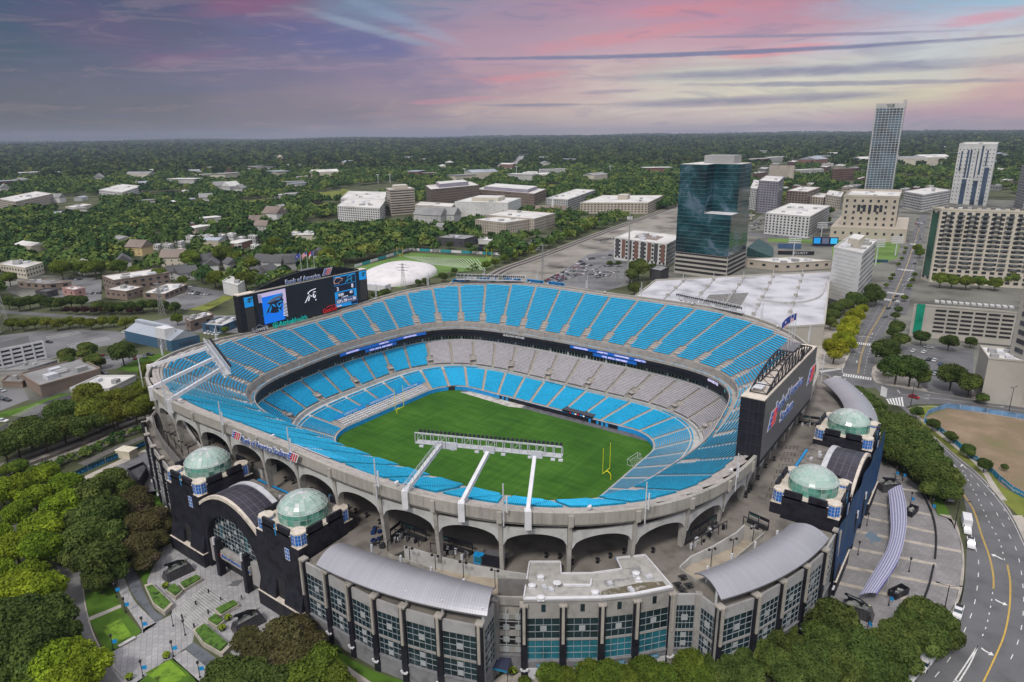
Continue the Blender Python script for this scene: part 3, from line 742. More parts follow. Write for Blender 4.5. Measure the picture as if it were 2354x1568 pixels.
for a,b in((11,10),(9,8),(8,7),(6,5)):
 A,B=np.array(roof[a]),np.array(roof[b]);d=unit(B-A);n_=np.array([-d[1],d[0]]);L=np.linalg.norm(B-A);c=(A+B)/2+n_*.45;rz=math.atan2(d[1],d[0])
 mb=MB();mb.box((*c,27.5),(L,1.1,.12),rz);mb.box((*(c+n_*.5),27.6),(L,.25,.35),rz);mb.box((*c,ZD+.75),(L-.3,.35,1.4),rz,1);mb.build('counter_canopy',[M_cyan,M_dark],tkb)
def vent(x,y,r=.75):
 p=Zk(x,y,28.7);mb=MB();mb.box((p[0],p[1],28.15),(1.5,1.5,.25),.6,0,True);mb.cyl((p[0],p[1],28.4),r,.5,12);mb.cyl((p[0],p[1],28.9),r*1.15,.3,12,r*.3);mb.build('roof_vent',M_white,tkb)
for x,y in((172,445),(231,385),(878,362),(894,400),(600,490),(232,525)):vent(x,y,.8 if x!=894 else.5)
for x,y,sx_,sy_ in((256,455,1.4,1.0),(300,470,1.4,1.),(703,430,1.2,1.),(965,385,1.2,1.6),(845,472,1.8,1.)):
 p=Zk(x,y,28.6);mb=MB();mb.box((p[0],p[1],28.15),(sx_,sy_,.7),-.6,0,True);mb.box((p[0],p[1],28.85),(sx_*.7,sy_*.7,.12),-.6,0,True);mb.build('rooftop_unit',M_whitemetal,tkb)
a,b=Zk(385,440,28.6),Zk(570,442,28.6);mb=MB();mb.beam((*a[:2],28.5),(*b[:2],28.5),.5,.5);mb.beam((*b[:2],28.5),(*Zk(575,400,28.6)[:2],28.5),.4,.4);mb.build('rooftop_duct',M_white,tkb)
p=Zk(342,435,29);mb=MB();mb.cyl((p[0],p[1],28.1),.2,.9);mb.cyl((p[0],p[1],29.0),.25,.35,12,.95);mb.build('satellite_dish',M_white,tkb)
mb=MB()
for poly in([(640,505),(645,480),(700,465),(790,450),(900,425),(1060,415),(1085,445),(1100,463),(990,480),(880,495),(760,510)],):mb.flat([tk(*q)for q in poly],28.17)
mb.build('roof_stain',mat('roof_stain',(.10,.085,.055),.9,.6,.5,coord='World',col2=(.42,.40,.36),detail=6),tkb)
mb=MB()
for poly in([(655,430),(660,410),(890,380),(895,398),(735,420),(740,445),(680,450)],[(835,372),(832,335),(790,330),(905,312),(925,370)]):mb.flat([tk(*q)for q in poly],28.165)
mb.build('roof_walk_pads',mat('walk_pads',(.27,.265,.26),.9,.2,1.5,coord='World'),tkb)
# barrel canopies
def metal_roof():
 m=bpy.data.materials.new('standing_seam_roof');m.use_nodes=True;t=NT(m.node_tree);b=t.n['Principled BSDF']
 uv=t.new('ShaderNodeTexCoord').outputs['UV'];sp=t.new('ShaderNodeSeparateXYZ');t.l.new(uv,sp.inputs[0])
 u=t.math('FRACT',t.math('DIVIDE',sp.outputs[0],.62));line=t.smooth(t.math('ABSOLUTE',t.math('SUBTRACT',u,.5)),.38,.5)
 P=t.new('ShaderNodeNewGeometry').outputs['Position'];big=t.noise(P,.12,4)
 seg=t.noise(t.comb(t.math('FLOOR',t.math('DIVIDE',sp.outputs[0],.62)),0,0),3.1,2)
 v=t.math('ADD',.68,t.math('ADD',t.math('MULTIPLY',big,.3),t.math('MULTIPLY',seg,.35)))
 c=t.mix(t.math('MULTIPLY',line,.55),(.33,.33,.36,1),(.15,.15,.17,1));hs=t.new('ShaderNodeHueSaturation');t.put(hs.inputs['Color'],c);t.put(hs.inputs['Value'],v)
 t.l.new(hs.outputs[0],b.inputs['Base Color']);b.inputs['Roughness'].default_value=.45;b.inputs['Metallic'].default_value=.35
 return m
M_seam=metal_roof()
def canopy(front,back,z_f,z_b,rise,label,posts):
 """barrel roof between a front and a back line"""
 t_=thing('canopy_roof',label,'canopy',(float(front[0][0]),float(front[0][1]),ZD),'barrel canopies on the high concourse')
 def dens(P,n):
  P=np.array([q[:2]for q in P]);
  d=np.r_[0,np.cumsum(np.linalg.norm(np.diff(P,axis=0),axis=1))];d/=d[-1];k=min(2,len(P)-1)
  cx_,cy_=np.polyfit(d,P[:,0],k),np.polyfit(d,P[:,1],k);u=np.linspace(0,1,n)
  return np.stack([np.polyval(cx_,u),np.polyval(cy_,u)],1)
 n=40;Fp,Bp=dens(front,n),dens(back,n);mid=(Fp+Bp)/2;L=np.r_[0,np.cumsum(np.linalg.norm(np.diff(mid,axis=0),axis=1))]
 m_=14;G=[];
 for j in range(m_+1):
  v=j/m_;x=2*v-1;h=rise*(1-x*x)
  G.append([(*(Fp[i]*(1-v)+Bp[i]*v),z_f*(1-v)+z_b*v+h)for i in range(n)])
 mb=MB();mb.grid(G);Gb=[[(x,y,z-.35)for x,y,z in row]for row in G];mb.grid(Gb[::-1])
 uvs=[]
 for blk in(G,Gb):
  for a in range(m_):
   for i in range(n-1):uvs+=[(L[i],a),(L[i+1],a),(L[i+1],a+1),(L[i],a+1)]
 k0=len(mb.f)
 mb.grid([G[0],Gb[0]]);mb.grid([Gb[-1],G[-1]]);mb.grid([[r[0]for r in G],[r[0]for r in Gb]]);mb.grid([[r[-1]for r in Gb],[r[-1]for r in G]])
 for f in mb.f[k0:]:uvs+=[(0,0)]*4
 o=mb.build('roof_sheet',M_seam,t_,smooth=False);uv=o.data.uv_layers.new(name='uv');uv.data.foreach_set('uv',np.array(uvs,'f').ravel())
 for q in posts:
  p=MB();p.box((q[0],q[1],ZD),(.45,.45,z_f-ZD+1.0),0,0,True);p.build('post',M_whitemetal,t_)
 return t_
c1f=[Zn(x,y,29.3)for x,y in((8,755),(230,855),(480,945),(760,1030),(960,1075),(1190,1102))]
c1b=[Zn(x,y,29.6)for x,y in((205,610),(380,655),(560,715),(760,790),(1000,865),(1250,905))]
canopy(c1f,c1b,29.3,29.6,1.9,'grey ribbed barrel canopy left of the ticket building',[(q[0],q[1]+1.2)for q in F_C1[1:]]+[(50+k*9,-112.5+k*.9)for k in range(4)])
c2f=[Zr(x,y,29.3)for x,y in((265,992),(460,935),(680,840),(850,725),(1010,575))]
c2b=[Zr(x,y,29.6)for x,y in((82,812),(270,745),(440,670),(600,575),(740,475))]
canopy(c2f,c2b,29.3,29.6,1.9,'grey ribbed barrel canopy right of the ticket building',[(q[0]-1.2,q[1]+.8)for q in F_C2[:-1]]+[(120+k*3,-74+k*8)for k in range(4)])
c3f=[Zr2(x,y,29.3)for x,y in((1325,787),(1245,640),(1140,530),(1095,500))]
c3f=[(138.5,38),(136,50),(130,64),(121.5,78)]
c3b=[(128,38),(126,48),(121,59),(113.5,71)]
canopy(c3f,c3b,29.3,29.6,1.9,'grey ribbed barrel canopy beyond the far dome of the right-hand gate',[(q[0]-1,q[1])for q in c3f])
# gatehouses
M_domeg=mat('green_glass',(.27,.41,.36),.15,.12,.1,coord='World',spec=.7)
M_domeg2=mat('pale_green_glass',(.33,.45,.40),.2,.12,.15,coord='World',spec=.6)
M_domew=mat('clouded_glass',(.48,.53,.51),.3,.1,.5,coord='World')
M_drum=mat('drum_glass',(.10,.30,.23),.15,.35,.3,coord='World',spec=.7)
M_ledge=mat('ledge_stone',(.56,.50,.43),.85,.12,.7,coord='World')
M_bluewin=mat('blue_window',(.015,.14,.50),.25,.2,.8,coord='World',spec=.6)
M_solar=mat('dark_roof_panels',(.030,.026,.042),.35,.2,.5,coord='World')
gate_rnd=random.Random(3)
def gatehouse(org,rz,name_label,hw=22.2,banner=False,gw=(13.3,13.3)):
 """local x along the facade, local y pointing out of the stadium"""
 t_=thing('gatehouse',name_label,'gatehouse',(org[0],org[1],G0),None,0)
 co,si=math.cos(rz),math.sin(rz);ang_=rz
 def W(x,y,z=0):return np.array([org[0]+x*co-y*si,org[1]+x*si+y*co,z])
 def wbox(mb,x,y,z,dx,dy,dz,mi=0,r=0):p=W(x,y);mb.box((p[0],p[1],z),(dx,dy,dz),rz+r,mi,True)
 def wprism(mb,poly,z0,z1,mi=0,mt=None):mb.prism([tuple(W(*q)[:2])for q in poly],z0,z1,mi,mt)
 for sx_ in(-1,1):
  cx_=sx_*hw;h=8.7
  tw=MB()
  c=3.0
  body=[(cx_-h+c,-h),(cx_+h-c,-h),(cx_+h,-h+c),(cx_+h,h-c),(cx_+h-c,h),(cx_-h+c,h),(cx_-h,h-c),(cx_-h,-h+c)]
  wprism(tw,[(cx_-h,-h),(cx_+h,-h),(cx_+h,h),(cx_-h,h)],G0-.5,29.2,0,1)
  wprism(tw,body,29.2,31.9,0,1)
  for a in range(4):
   for s_ in(-1,1):
    if a==0:p=(cx_+s_*3.1,h-.35,4.6,.7)
    elif a==1:p=(cx_+s_*3.1,-h+.35,4.6,.7)
    elif a==2:p=(cx_+h-.35,s_*3.1,.7,4.6)
    else:p=(cx_-h+.35,s_*3.1,.7,4.6)
    wbox(tw,p[0],p[1],31.4,p[2],p[3],2.2)
  o_sign=sx_
  wprism(tw,[(cx_-h-.3,h-.5),(cx_+h+.3,h-.5),(cx_+h+.3,h+1.5),(cx_-h-.3,h+1.5)],G0-.5,11.2,0)
  wprism(tw,[(cx_-h,h),(cx_-1.9,h),(cx_-1.9,h+1.2),(cx_-h,h+1.2)],11.2,[16.5,16.5,12,12],0);wprism(tw,[(cx_+1.9,h),(cx_+h,h),(cx_+h,h+1.2),(cx_+1.9,h+1.2)],11.2,[16.5,16.5,12,12],0)
  tower=tw.build('tower',[M_blackwall,M_ledge],t_)
  lb=MB();wbox(lb,cx_,h+.7,11.25,2*h+.7,1.75,.14);lb.build('belt_course',M_ledge,tower)
  rc=MB();wprism(rc,[(cx_-1.6,h+1.45),(cx_+1.6,h+1.45),(cx_+1.6,h+1.56),(cx_-1.6,h+1.56)],G0,11.2);wprism(rc,[(cx_-1.5,h+.02),(cx_+1.5,h+.02),(cx_+1.5,h+.12),(cx_-1.5,h+.12)],11.4,17.5)
  rc.build('recess',M_dark,tower)
  sl2=MB();wbox(sl2,cx_-1.5*0,-h-.06,30.2,.6,.12,3.2);wbox(sl2,cx_,h+.02,30.2,.35,.1,3.2);sl2 .build('slit_window',M_cyan,tower)
  bw=MB();wbox(bw,cx_-4.2,h+.08,24.8,1.7,.16,3.2);wbw=bw.build('small_window',M_bluewin,tower)
  bm=MB()
  for k in range(3):wbox(bm,cx_-4.2+(k-1)*.85,h+.18,24.8,.1,.08,3.2)
  for k in range(4):wbox(bm,cx_-4.2,h+.185,24.8+k*1.06,1.7,.06,.1)
  bm.build('window_bars',M_white,wbw)
  for ax,ay in((1,1),(1,-1),(-1,1),(-1,-1)):
   bx,by=cx_+ax*(h-2.1),ay*(h-2.1);th=math.atan2(ay,ax)
   oc=[]
   for k in range(8):
    a=th+math.pi/8+k*math.pi/4;oc.append((bx+2.05*math.cos(a),by+2.05*math.sin(a)))
   bb=MB();wprism(bb,oc,29.2,29.6);bb.build('bay_ledge',M_ledge,tower);bb=MB()
   oc2=[((q[0]-bx)*.98+bx,(q[1]-by)*.98+by)for q in oc];
   b1=MB();wprism(b1,oc2,29.6,32.5);bay=b1 .build('bay_window',M_bluewin,tower)
   wprism(bb,oc,32.5,32.9);bb.build('bay_frame',M_ledge,bay)
   fr=MB()
   for k in range(8):
    q=oc2[k];q2=oc2[(k+1)%8];fr.beam(W(*q,29.6),W(*q,32.5),.14,.14)
    for f in(.5,):fr.beam(W(q[0]*(1-f)+q2[0]*f,q[1]*(1-f)+q2[1]*f,29.6),W(q[0]*(1-f)+q2[0]*f,q[1]*(1-f)+q2[1]*f,32.5),.07,.07)
    for z in(30.6,31.6):fr.beam(W(*q,z),W(*q2,z),.06,.06)
   fr.build('bay_bars',M_whitemetal,bay)
  rD=6.25;cc=W(cx_,0);NSEG=24
  dr=MB();z0,z1=31.9,35.2
  for k in range(NSEG):
   a0,a1=2*math.pi*k/NSEG,2*math.pi*(k+1)/NSEG
   for j in range(2):
    za,zb=z0+(z1-z0)*j/2,z0+(z1-z0)*(j+1)/2
    dr.add([(cc[0]+rD*math.cos(a0),cc[1]+rD*math.sin(a0),za),(cc[0]+rD*math.cos(a1),cc[1]+rD*math.sin(a1),za),(cc[0]+rD*math.cos(a1),cc[1]+rD*math.sin(a1),zb),(cc[0]+rD*math.cos(a0),cc[1]+rD*math.sin(a0),zb)],[(0,1,2,3)],0 if gate_rnd.random()<.75 else 1)
  drum=dr.build('drum',[M_drum,M_domeg],t_)
  dm=MB();prof=[]
  NR=6
  for j in range(NR+1):
   ph=(math.pi/2)*j/NR;prof.append((rD*math.cos(ph*.98+.02*math.pi/2*(j==NR)),35.2+3.9*math.sin(ph)))
  prof=[(rD*math.sin(1.12*(1-j/NR*.93))/math.sin(1.12),35.0+rD*.93*(math.cos(1.12*(1-j/NR*.93))-math.cos(1.12)))for j in range(NR+1)]
  wm=gate_rnd.randrange(NSEG)
  for k in range(NSEG):
   a0,a1=2*math.pi*k/NSEG,2*math.pi*(k+1)/NSEG
   for j in range(NR):
    (r0,h0),(r1,h1)=prof[j],prof[j+1];mi=2 if gate_rnd.random()<.05 else(1 if gate_rnd.random()<.55 else 0)
    dm.add([(cc[0]+r0*math.cos(a0),cc[1]+r0*math.sin(a0),h0),(cc[0]+r0*math.cos(a1),cc[1]+r0*math.sin(a1),h0),(cc[0]+r1*math.cos(a1),cc[1]+r1*math.sin(a1),h1),(cc[0]+r1*math.cos(a0),cc[1]+r1*math.sin(a0),h1)],[(0,1,2,3)],mi)
  dome=dm.build('dome',[M_domeg,M_domeg2,M_domew],t_)
  rb=MB()
  for k in range(NSEG):
   a=2*math.pi*k/NSEG;pts=[(cc[0]+(r+.05)*math.cos(a),cc[1]+(r+.05)*math.sin(a),z+.04)for r,z in prof]
   rb.tube(pts,.04,4)
  for j in range(1,NR+1):
   r,z=prof[j];
   if j<NR:rb.tube([(cc[0]+(r+.03)*math.cos(2*math.pi*k/NSEG),cc[1]+(r+.03)*math.sin(2*math.pi*k/NSEG),z+.03)for k in range(NSEG+1)],.022,4)
  r,z=prof[0];rb.tube([(cc[0]+(r+.06)*math.cos(2*math.pi*k/NSEG),cc[1]+(r+.06)*math.sin(2*math.pi*k/NSEG),z)for k in range(NSEG+1)],.09,5)
  rb.build('dome_ribs',M_white,dome)
  ky=MB();ky.cyl((cc[0],cc[1],prof[-1][1]-.1),.75,.28,14,.5);ky.build('dome_cap',M_whitemetal,dome)
  db=MB()
  for k in range(NSEG):a=2*math.pi*k/NSEG;db.box((cc[0]+(rD+.04)*math.cos(a),cc[1]+(rD+.04)*math.sin(a),z0),(.08,.12,z1-z0),a,0,True)
  for j in(0,1):db.tube([(cc[0]+(rD+.05)*math.cos(2*math.pi*k/NSEG),cc[1]+(rD+.05)*math.sin(2*math.pi*k/NSEG),z0+(z1-z0)*(j+.02)/2)for k in range(NSEG+1)],.05,4)
  db.build('drum_bars',mat('drum_bar',(.25,.38,.34),.5,0),drum)
  rf=MB();
 i0,i1=-hw+8.7,hw-8.7
 bl=MB();wprism(bl,[(i0,-8.5),(i1,-8.5),(i1,-1.2),(i0,-1.2)],G0-.5,27.4,0,1);bl.build('link_block',[M_blackwall,mat('link_roof',(.20,.185,.17),.9,.3,.4,coord='World')],t_)
 eq=MB();wbox(eq,2,-8.9,26.8,i1-i0-8,.7,.9,0);eq.build('counter_canopy',M_cyan,t_)
 eq=MB();wbox(eq,2,-8.9,26.95,i1-i0-9,.8,.72,0);eq.build('counter_shade',M_dark,t_)
 for k,(x,y)in enumerate(((-9,-5),(-7,-4.4),(2,-4.3),(7,-3.6),(9,-5),(11,-3),(-3,-6.2),(5.5,-6.2))):
  q=MB();s_=.6+.5*gate_rnd.random();wbox(q,x,y,27.4,s_*1.4,s_,.7);wbox(q,x,y,28.1,s_,s_*.7,.15);q.build('rooftop_unit',M_whitemetal,t_)
 def arcz(x):return 27.3+5.6*(1-(x/(i1+.3))**2)
 n=24;xs_=[i0+(i1-i0)*k/n for k in range(n+1)];y0,y1=.2,8.0
 rf=MB();rf.grid([[W(x,y,arcz(x))for x in xs_]for y in np.linspace(y0,y1,5)]);rf.build('vault_roof',M_solar,t_)
 pl=MB()
 for x in xs_[::2]:pl.add([W(x-.06,y0,arcz(x)+.05),W(x+.06,y0,arcz(x)+.05),W(x+.06,y1,arcz(x)+.05),W(x-.06,y1,arcz(x)+.05)],[(0,1,2,3)])
 for y in(y0+2,y0+3.9,y0+5.8):pl.grid([[W(x,y-.05,arcz(x)+.05)for x in xs_],[W(x,y+.05,arcz(x)+.05)for x in xs_]])
 pl.build('roof_seams',mat('roof_seam',(.15,.14,.17),.5,0),t_)
 for ya,yb in((y0-1.5,y0),(y1,y1+.8)):
  rm=MB();A_=[[W(x,ya,arcz(x)+.35)for x in xs_],[W(x,yb,arcz(x)+.35)for x in xs_]];B_=[[W(x,yb,arcz(x)-.7)for x in xs_],[W(x,ya,arcz(x)-.7)for x in xs_]]
  rm.grid(A_+B_+[A_[0]]);rm.build('vault_rim',M_ledge if ya>3 else M_whitemetal,t_)
 def wz(x):
  e=(x/12.3);return 15.0+12.0*math.sqrt(max(0,1-e*e))if abs(e)<1 else 15.0
 fw=MB();yf=8.6;yi=6.6
 m_=48;X_=[i0+(i1-i0)*k/m_ for k in range(m_+1)]
 for k in range(m_):
  xa,xb=X_[k],X_[k+1];xm=(xa+xb)/2
  inside=abs(xm)<12.35
  za,zb=(wz(xa),wz(xb))if inside else(G0-.5,G0-.5)
  ta,tb=arcz(xa)-.4,arcz(xb)-.4
  fw.add([W(xa,yf,za),W(xb,yf,zb),W(xb,yf,tb),W(xa,yf,ta)],[(3,2,1,0)])
  if inside:fw.add([W(xa,yf,za),W(xb,yf,zb),W(xb,yi,zb),W(xa,yi,za)],[(0,1,2,3)])
 for x in(-12.4,12.4):fw.add([W(x,yf,G0-.5),W(x,yf,16),W(x,yi,16),W(x,yi,G0-.5)],[(0,1,2,3)])
 fw.build('front_wall',M_blackwall,t_)
 gl=MB();gl.add([W(-12.4,yi,14),W(12.4,yi,14),W(12.4,yi,27.1),W(-12.4,yi,27.1)],[(3,2,1,0)]);g_=gl.build('arched_window',M_glassd,t_)
 mu=MB()
 for k in range(-7,8):x=k*1.65;mu.beam(W(x,yi+.12,14),W(x,yi+.12,max(14.5,wz(x))),.11,.14)
 for k in range(9):z=14.6+k*1.4;mu.beam(W(-12.3,yi+.13,z),W(12.3,yi+.13,z),.10,.12)
 mu.build('mullions',M_mull,g_)
 for(x,z)in((-9.3,20.5),(9.3,20.5),(-9.3,16.5),(9.3,16.5),(-6.2,22.8),(-3.1,24.2),(-6.2,18.6),(-3.1,20.2),(3.1,24.2),(0,17.4),(3.1,20.2),(6.2,22.6),(6.2,18.6),(0,21.8),(-3.1,16.0),(3.1,16.0)):
  q=MB();wbox(q,x,yi+.3,z-.55,1.15,.1,1.15);q.build('plate',M_plate,g_)
 for x in(-4.6,7.7):q=MB();wbox(q,x,yi+.07,17,1.3,.06,7 if x<0 else 4);q.build('blue_pane',M_teal,g_)
 bd=MB();wbox(bd,0,yi+1.4,12.4,15.6,1.6,2.6);bd.build('sign_band',mat('band_concrete',(.30,.29,.28),.85,.12,.4,coord='World'),t_)
 for sx_ in(-1,1):
  q=MB();wbox(q,sx_*6.6,yi+2.3,G0-.5,1.4,1.9,12.2);q.build('portal_pier',M_blackwall,t_)
  q=MB();wbox(q,sx_*9.8,yi+.9,9.2,4.6,1.2,7.0);q.build('side_panel',mat('band_concrete',(.30,.29,.28)),t_)
  q=MB();wbox(q,sx_*6.6,yi+3.3,17.2,.5,.4,2.4);q.build('wall_lamp',M_white,t_)
 pr=MB();pr.add([W(-12.4,yi-.3,G0-.4),W(12.4,yi-.3,G0-.4),W(12.4,yi-.3,14.2),W(-12.4,yi-.3,14.2)],[(3,2,1,0)]);pr.build('portal_back',M_dark,t_)
 return t_,W
gA,WA=gatehouse((4.8,-114.6),math.pi,'black gatehouse with two green glass domes and an arched window facing the statue plaza',hw=22.2)
gB,WB=gatehouse((131.6,-1.6),-math.pi/2,'black two-domed gatehouse with a long blue banner on the right of the stadium',hw=24.2)
M_signblue=mat('sign_blue',(.02,.10,.42),.4,0);M_signred=mat('sign_red',(.62,.02,.04),.4,0)
def flag_mark(org,right,up,s,parent,name='sign_emblem',depth=.2):
 """slanted flag of red and blue bars"""
 r_,u_=unit(right),unit(up);n_=np.cross(r_,u_);o=np.array(org,float);
 def par(x0,y0,x1,y1,h,m,dz=1.):
  mb=MB();sh=.55
  c=[(x0+sh*y0,y0),(x1+sh*y0*1.,y0),(x1+sh*(y0+h),y0+h),(x0+sh*(y0+h),y0+h)]
  F=[o+r_*a*s+u_*b*s+n_*depth*dz for a,b in c];Bk=[o+r_*a*s+u_*b*s for a,b in c]
  mb.add(F+Bk,[(0,1,2,3),(7,6,5,4),(4,5,1,0),(5,6,2,1),(6,7,3,2),(7,4,0,3)]);mb.build(name,m,parent)
 par(-.12,-.08,1.62,0,1.16,M_white,.3)
 for k in range(3):par(.50+k*.37,0,.50+k*.37+.15,0,1.0,M_signred)
 for k in range(3):par(0,.06+k*.34,.42,0,.2,M_signblue)
 par(-.1,-.08,1.6,0,1.16,M_white)if False else None
text_mb('Bank of America Stadium',WA(5.4,8.85,13.2),WA(-1,0,0)-WA(0,0,0),(0,0,1),.95,.12,M_signblue,gA,'sign_lettering')
flag_mark(WA(7.3,8.9,13.1),WA(-1,0,0)-WA(0,0,0),(0,0,1),1.0,gA);flag_mark(WA(-5.2,8.9,13.1),WA(-1,0,0)-WA(0,0,0),(0,0,1),1.0,gA)
bn=MB();a0,a1=(141.3,-38.5),(141.3,34)
gg=[]
for z in(9.5,14,19,24,29.5):gg.append([(141.3+.25*math.sin(k*.9+z),-38.5+72.5*k/30,z)for k in range(31)])
bn.grid(gg);o=bn.build('hanging_banner',mat('banner_blue',(.006,.045,.13),.6,.45,.12,coord='World',col2=(.03,.08,.13)),None,base=(141.3,0,G0));o['label']='long rippled blue banner hung along the outer face of the right-hand gatehouse';o['category']='banner'
# video boards
def xplane(px,py,xc):d=direction(px,py);t=(xc-CX)/d[0];return np.array([xc,CY+t*d[1],CZ+t*d[2]])
def yplane(px,py,yc):d=direction(px,py);t=(yc-CY)/d[1];return np.array([CX+t*d[0],yc,CZ+t*d[2]])
M_screen=mat('dark_screen',(.018,.020,.028),.35,.1,.2,spec=.4)
M_meshg=mat('grey_screen',(.12,.12,.128),.45,.08,.6,coord='World')
M_brown=mat('dark_panel',(.050,.044,.040),.6,.1,.6)
def emis(name,c,s):return mat(name,c,.4,0,emit=s)
M_sb,M_sw,M_sp,M_sd=emis('screen_blue',(.005,.13,.60),.75),emis('screen_white',(.75,.72,.82),.55),emis('screen_lilac',(.50,.42,.60),.5),emis('screen_navy',(.01,.012,.03),.3)
M_sl=emis('screen_azure',(.01,.24,.60),.5);M_sgy=emis('screen_slate',(.10,.12,.20),.3);M_scy=emis('screen_cyan',(.03,.38,.68),.5)
M_sor=emis('screen_orange',(.65,.35,.25),.4)
HEAD=[(.0,.0),(.10,.14),(.25,.38),(.36,.55),(.30,.60),(.27,.72),(.38,.84),(.55,.93),(.75,.97),(.96,1.0),(.98,.86),(.93,.75),(.99,.66),(.97,.55),(.90,.47),(.86,.40),(.90,.28),(.84,.20),(.86,.0),(.78,.08),(.62,.02),(.42,.06),(.28,.16),(.12,.06)]
def plate_poly(poly,org,r_,u_,n_,sx_,sy_,off,m,parent,name,th=.06,fan=False):
 P=[np.array(org)+r_*x*sx_+u_*y*sy_+n_*off for x,y in poly];n=len(P)
 loops=[[Vector((x,y,0))for x,y in poly]];tris=mathutils.geometry.tessellate_polygon(loops)
 F=[]
 for a,b,c in tris:
  cr=(poly[b][0]-poly[a][0])*(poly[c][1]-poly[a][1])-(poly[b][1]-poly[a][1])*(poly[c][0]-poly[a][0]);F.append((a,b,c)if cr>0 else(a,c,b))
 mb=MB();mb.add(P,F);return mb.build(name,m,parent)
def cat_head(org,r_,u_,n_,w_,h_,m_out,m_in,m_acc,parent,off=.1):
 plate_poly(HEAD,org,r_,u_,n_,w_,h_,off,m_in,parent,'emblem')
 pieces=[[(.0,.0),(.10,.14),(.25,.38),(.36,.55),(.40,.53),(.28,.34),(.16,.10)],[(.27,.72),(.38,.84),(.55,.93),(.75,.97),(.96,1.0),(.95,.94),(.75,.90),(.56,.86),(.40,.77),(.30,.66)],[(.30,.16),(.36,.36),(.44,.48),(.42,.30),(.36,.14)],[(.46,.52),(.52,.40),(.64,.34),(.60,.42),(.54,.54)],[(.66,.50),(.70,.34),(.76,.26),(.84,.30),(.88,.42),(.84,.46),(.78,.34),(.72,.42),(.72,.56)],[(.62,.72),(.78,.76),(.86,.72),(.74,.69)],[(.70,.56),(.86,.62),(.97,.62),(.84,.52)],[(.74,.24),(.80,.12),(.86,.0),(.80,.02),(.70,.16)]]
 for p in pieces:plate_poly(p,org,r_,u_,n_,w_,h_,off+.06,m_acc,parent,'emblem_detail')
xb=-116.0
vb=thing('video_board','giant dark scoreboard on the far left rim with scores and a black cat head','video board',(xb,1,38),None)
ya,yb,za,zb=-37.5,40.3,39.0,56.7
mb=MB();mb.box((xb-2.0,(ya+yb)/2,za),(4.0,yb-ya,zb-za),0,0,True);mb.build('cabinet',M_black,vb)
mb=MB();mb.box((xb-2.0,(ya+yb)/2,zb+.02),(4.2,yb-ya+.2,.4),0,0,True);mb.build('cabinet_top',M_ledge,vb)
r_,u_,n_=np.array([0,1.,0]),np.array([0,0,1.]),np.array([1.,0,0])
def on(px,py,off=.0):q=xplane(px,py,xb+.05+off);return q
ZV=PX_(860,960,540,2354)
def quad(pts,m,name,off=.05,parent=None):
 P=[xplane(*ZV(*q),xb+off)for q in pts];mb=MB();mb.add(P,[(3,2,1,0)]);
 v=np.cross(P[1]-P[0],P[3]-P[0])
 return mb.build(name,m,parent or vb)
quad([(388,633),(2110,205),(2175,800),(530,1190)],M_screen,'main_screen',.03)
quad([(232,684),(375,660),(400,820),(255,850)],M_sl,'side_screen',.06);quad([(255,850),(400,830),(450,1200),(315,1235)],M_brown,'side_panel',.06)
quad([(2115,255),(2232,235),(2237,375),(2125,395)],M_sl,'side_screen',.06);quad([(2130,400),(2240,378),(2258,700),(2150,725)],M_brown,'side_panel',.06)
ms=quad([(458,630),(912,528),(962,995),(578,1115)],M_screen,'picture_area',.07)
plate=quad([(458,630),(912,528),(935,760),(480,770)],M_sp,'picture_light',.09)
quad([(525,682),(860,604),(915,1030),(580,1120)],M_sb,'picture_blue',.12)
quad([(480,772),(530,772),(575,1100),(490,1120)],M_sd,'picture_dark',.10)
for k in range(9):quad([(462,640+k*14),(525,652+k*14),(525,657+k*14),(462,646+k*14)],M_sd,'stripe',.13)
for k in range(10):quad([(884,745+k*24),(934+k*3,760+k*24),(935+k*3,770+k*24),(886,755+k*24)],M_sw,'stripe',.14)
o1=xplane(*ZV(540,990),xb+.15);w1=xplane(*ZV(912,900),xb+.15)[1]-o1[1];h1=xplane(*ZV(900,690),xb)[2]-xplane(*ZV(900,950),xb)[2]
cat_head(o1,r_,u_,n_,w1,h1*1.15,None,M_sd,M_sl,vb,.0)
hh=plate_poly([(.25,.62),(.40,.84),(.62,.94),(.98,1.0),(.96,.84),(.80,.72),(.55,.66)],o1,r_,u_,n_,w1,h1*1.15,.04,M_sgy,vb,'emblem_brow')
o2=xplane(*ZV(1230,772),xb+.1);w2=xplane(*ZV(1440,700),xb+.1)[1]-o2[1]
for p in([(.0,.0),(.10,.14),(.25,.42),(.42,.62),(.46,.60),(.30,.36),(.12,.04)],[(.27,.72),(.38,.84),(.55,.93),(.75,.97),(.96,1.0),(.95,.94),(.75,.90),(.56,.86),(.40,.77),(.36,.62)],[(.28,.10),(.34,.34),(.46,.50),(.42,.30),(.36,.10)],[(.48,.52),(.52,.42),(.66,.36),(.60,.44),(.54,.54)],[(.66,.50),(.70,.30),(.78,.22),(.86,.26),(.92,.46),(.86,.46),(.80,.34),(.76,.40),(.80,.60),(.70,.60)],[(.66,.72),(.82,.78),(.97,.70),(.80,.69)],[(.82,.06),(.86,.14),(.92,.08),(.88,-.02)]):
 plate_poly(p,o2,r_,u_,n_,w2,w2*.78,.02,M_sw,vb,'emblem')
sb=quad([(1700,345),(2055,270),(2095,775),(1745,850)],M_sl,'score_panel',.10)
quad([(1708,365),(2050,290),(2060,410),(1715,490)],M_sd,'score_field',.13);quad([(1714,498),(2062,418),(2070,520),(1722,600)],M_sd,'score_field',.13)
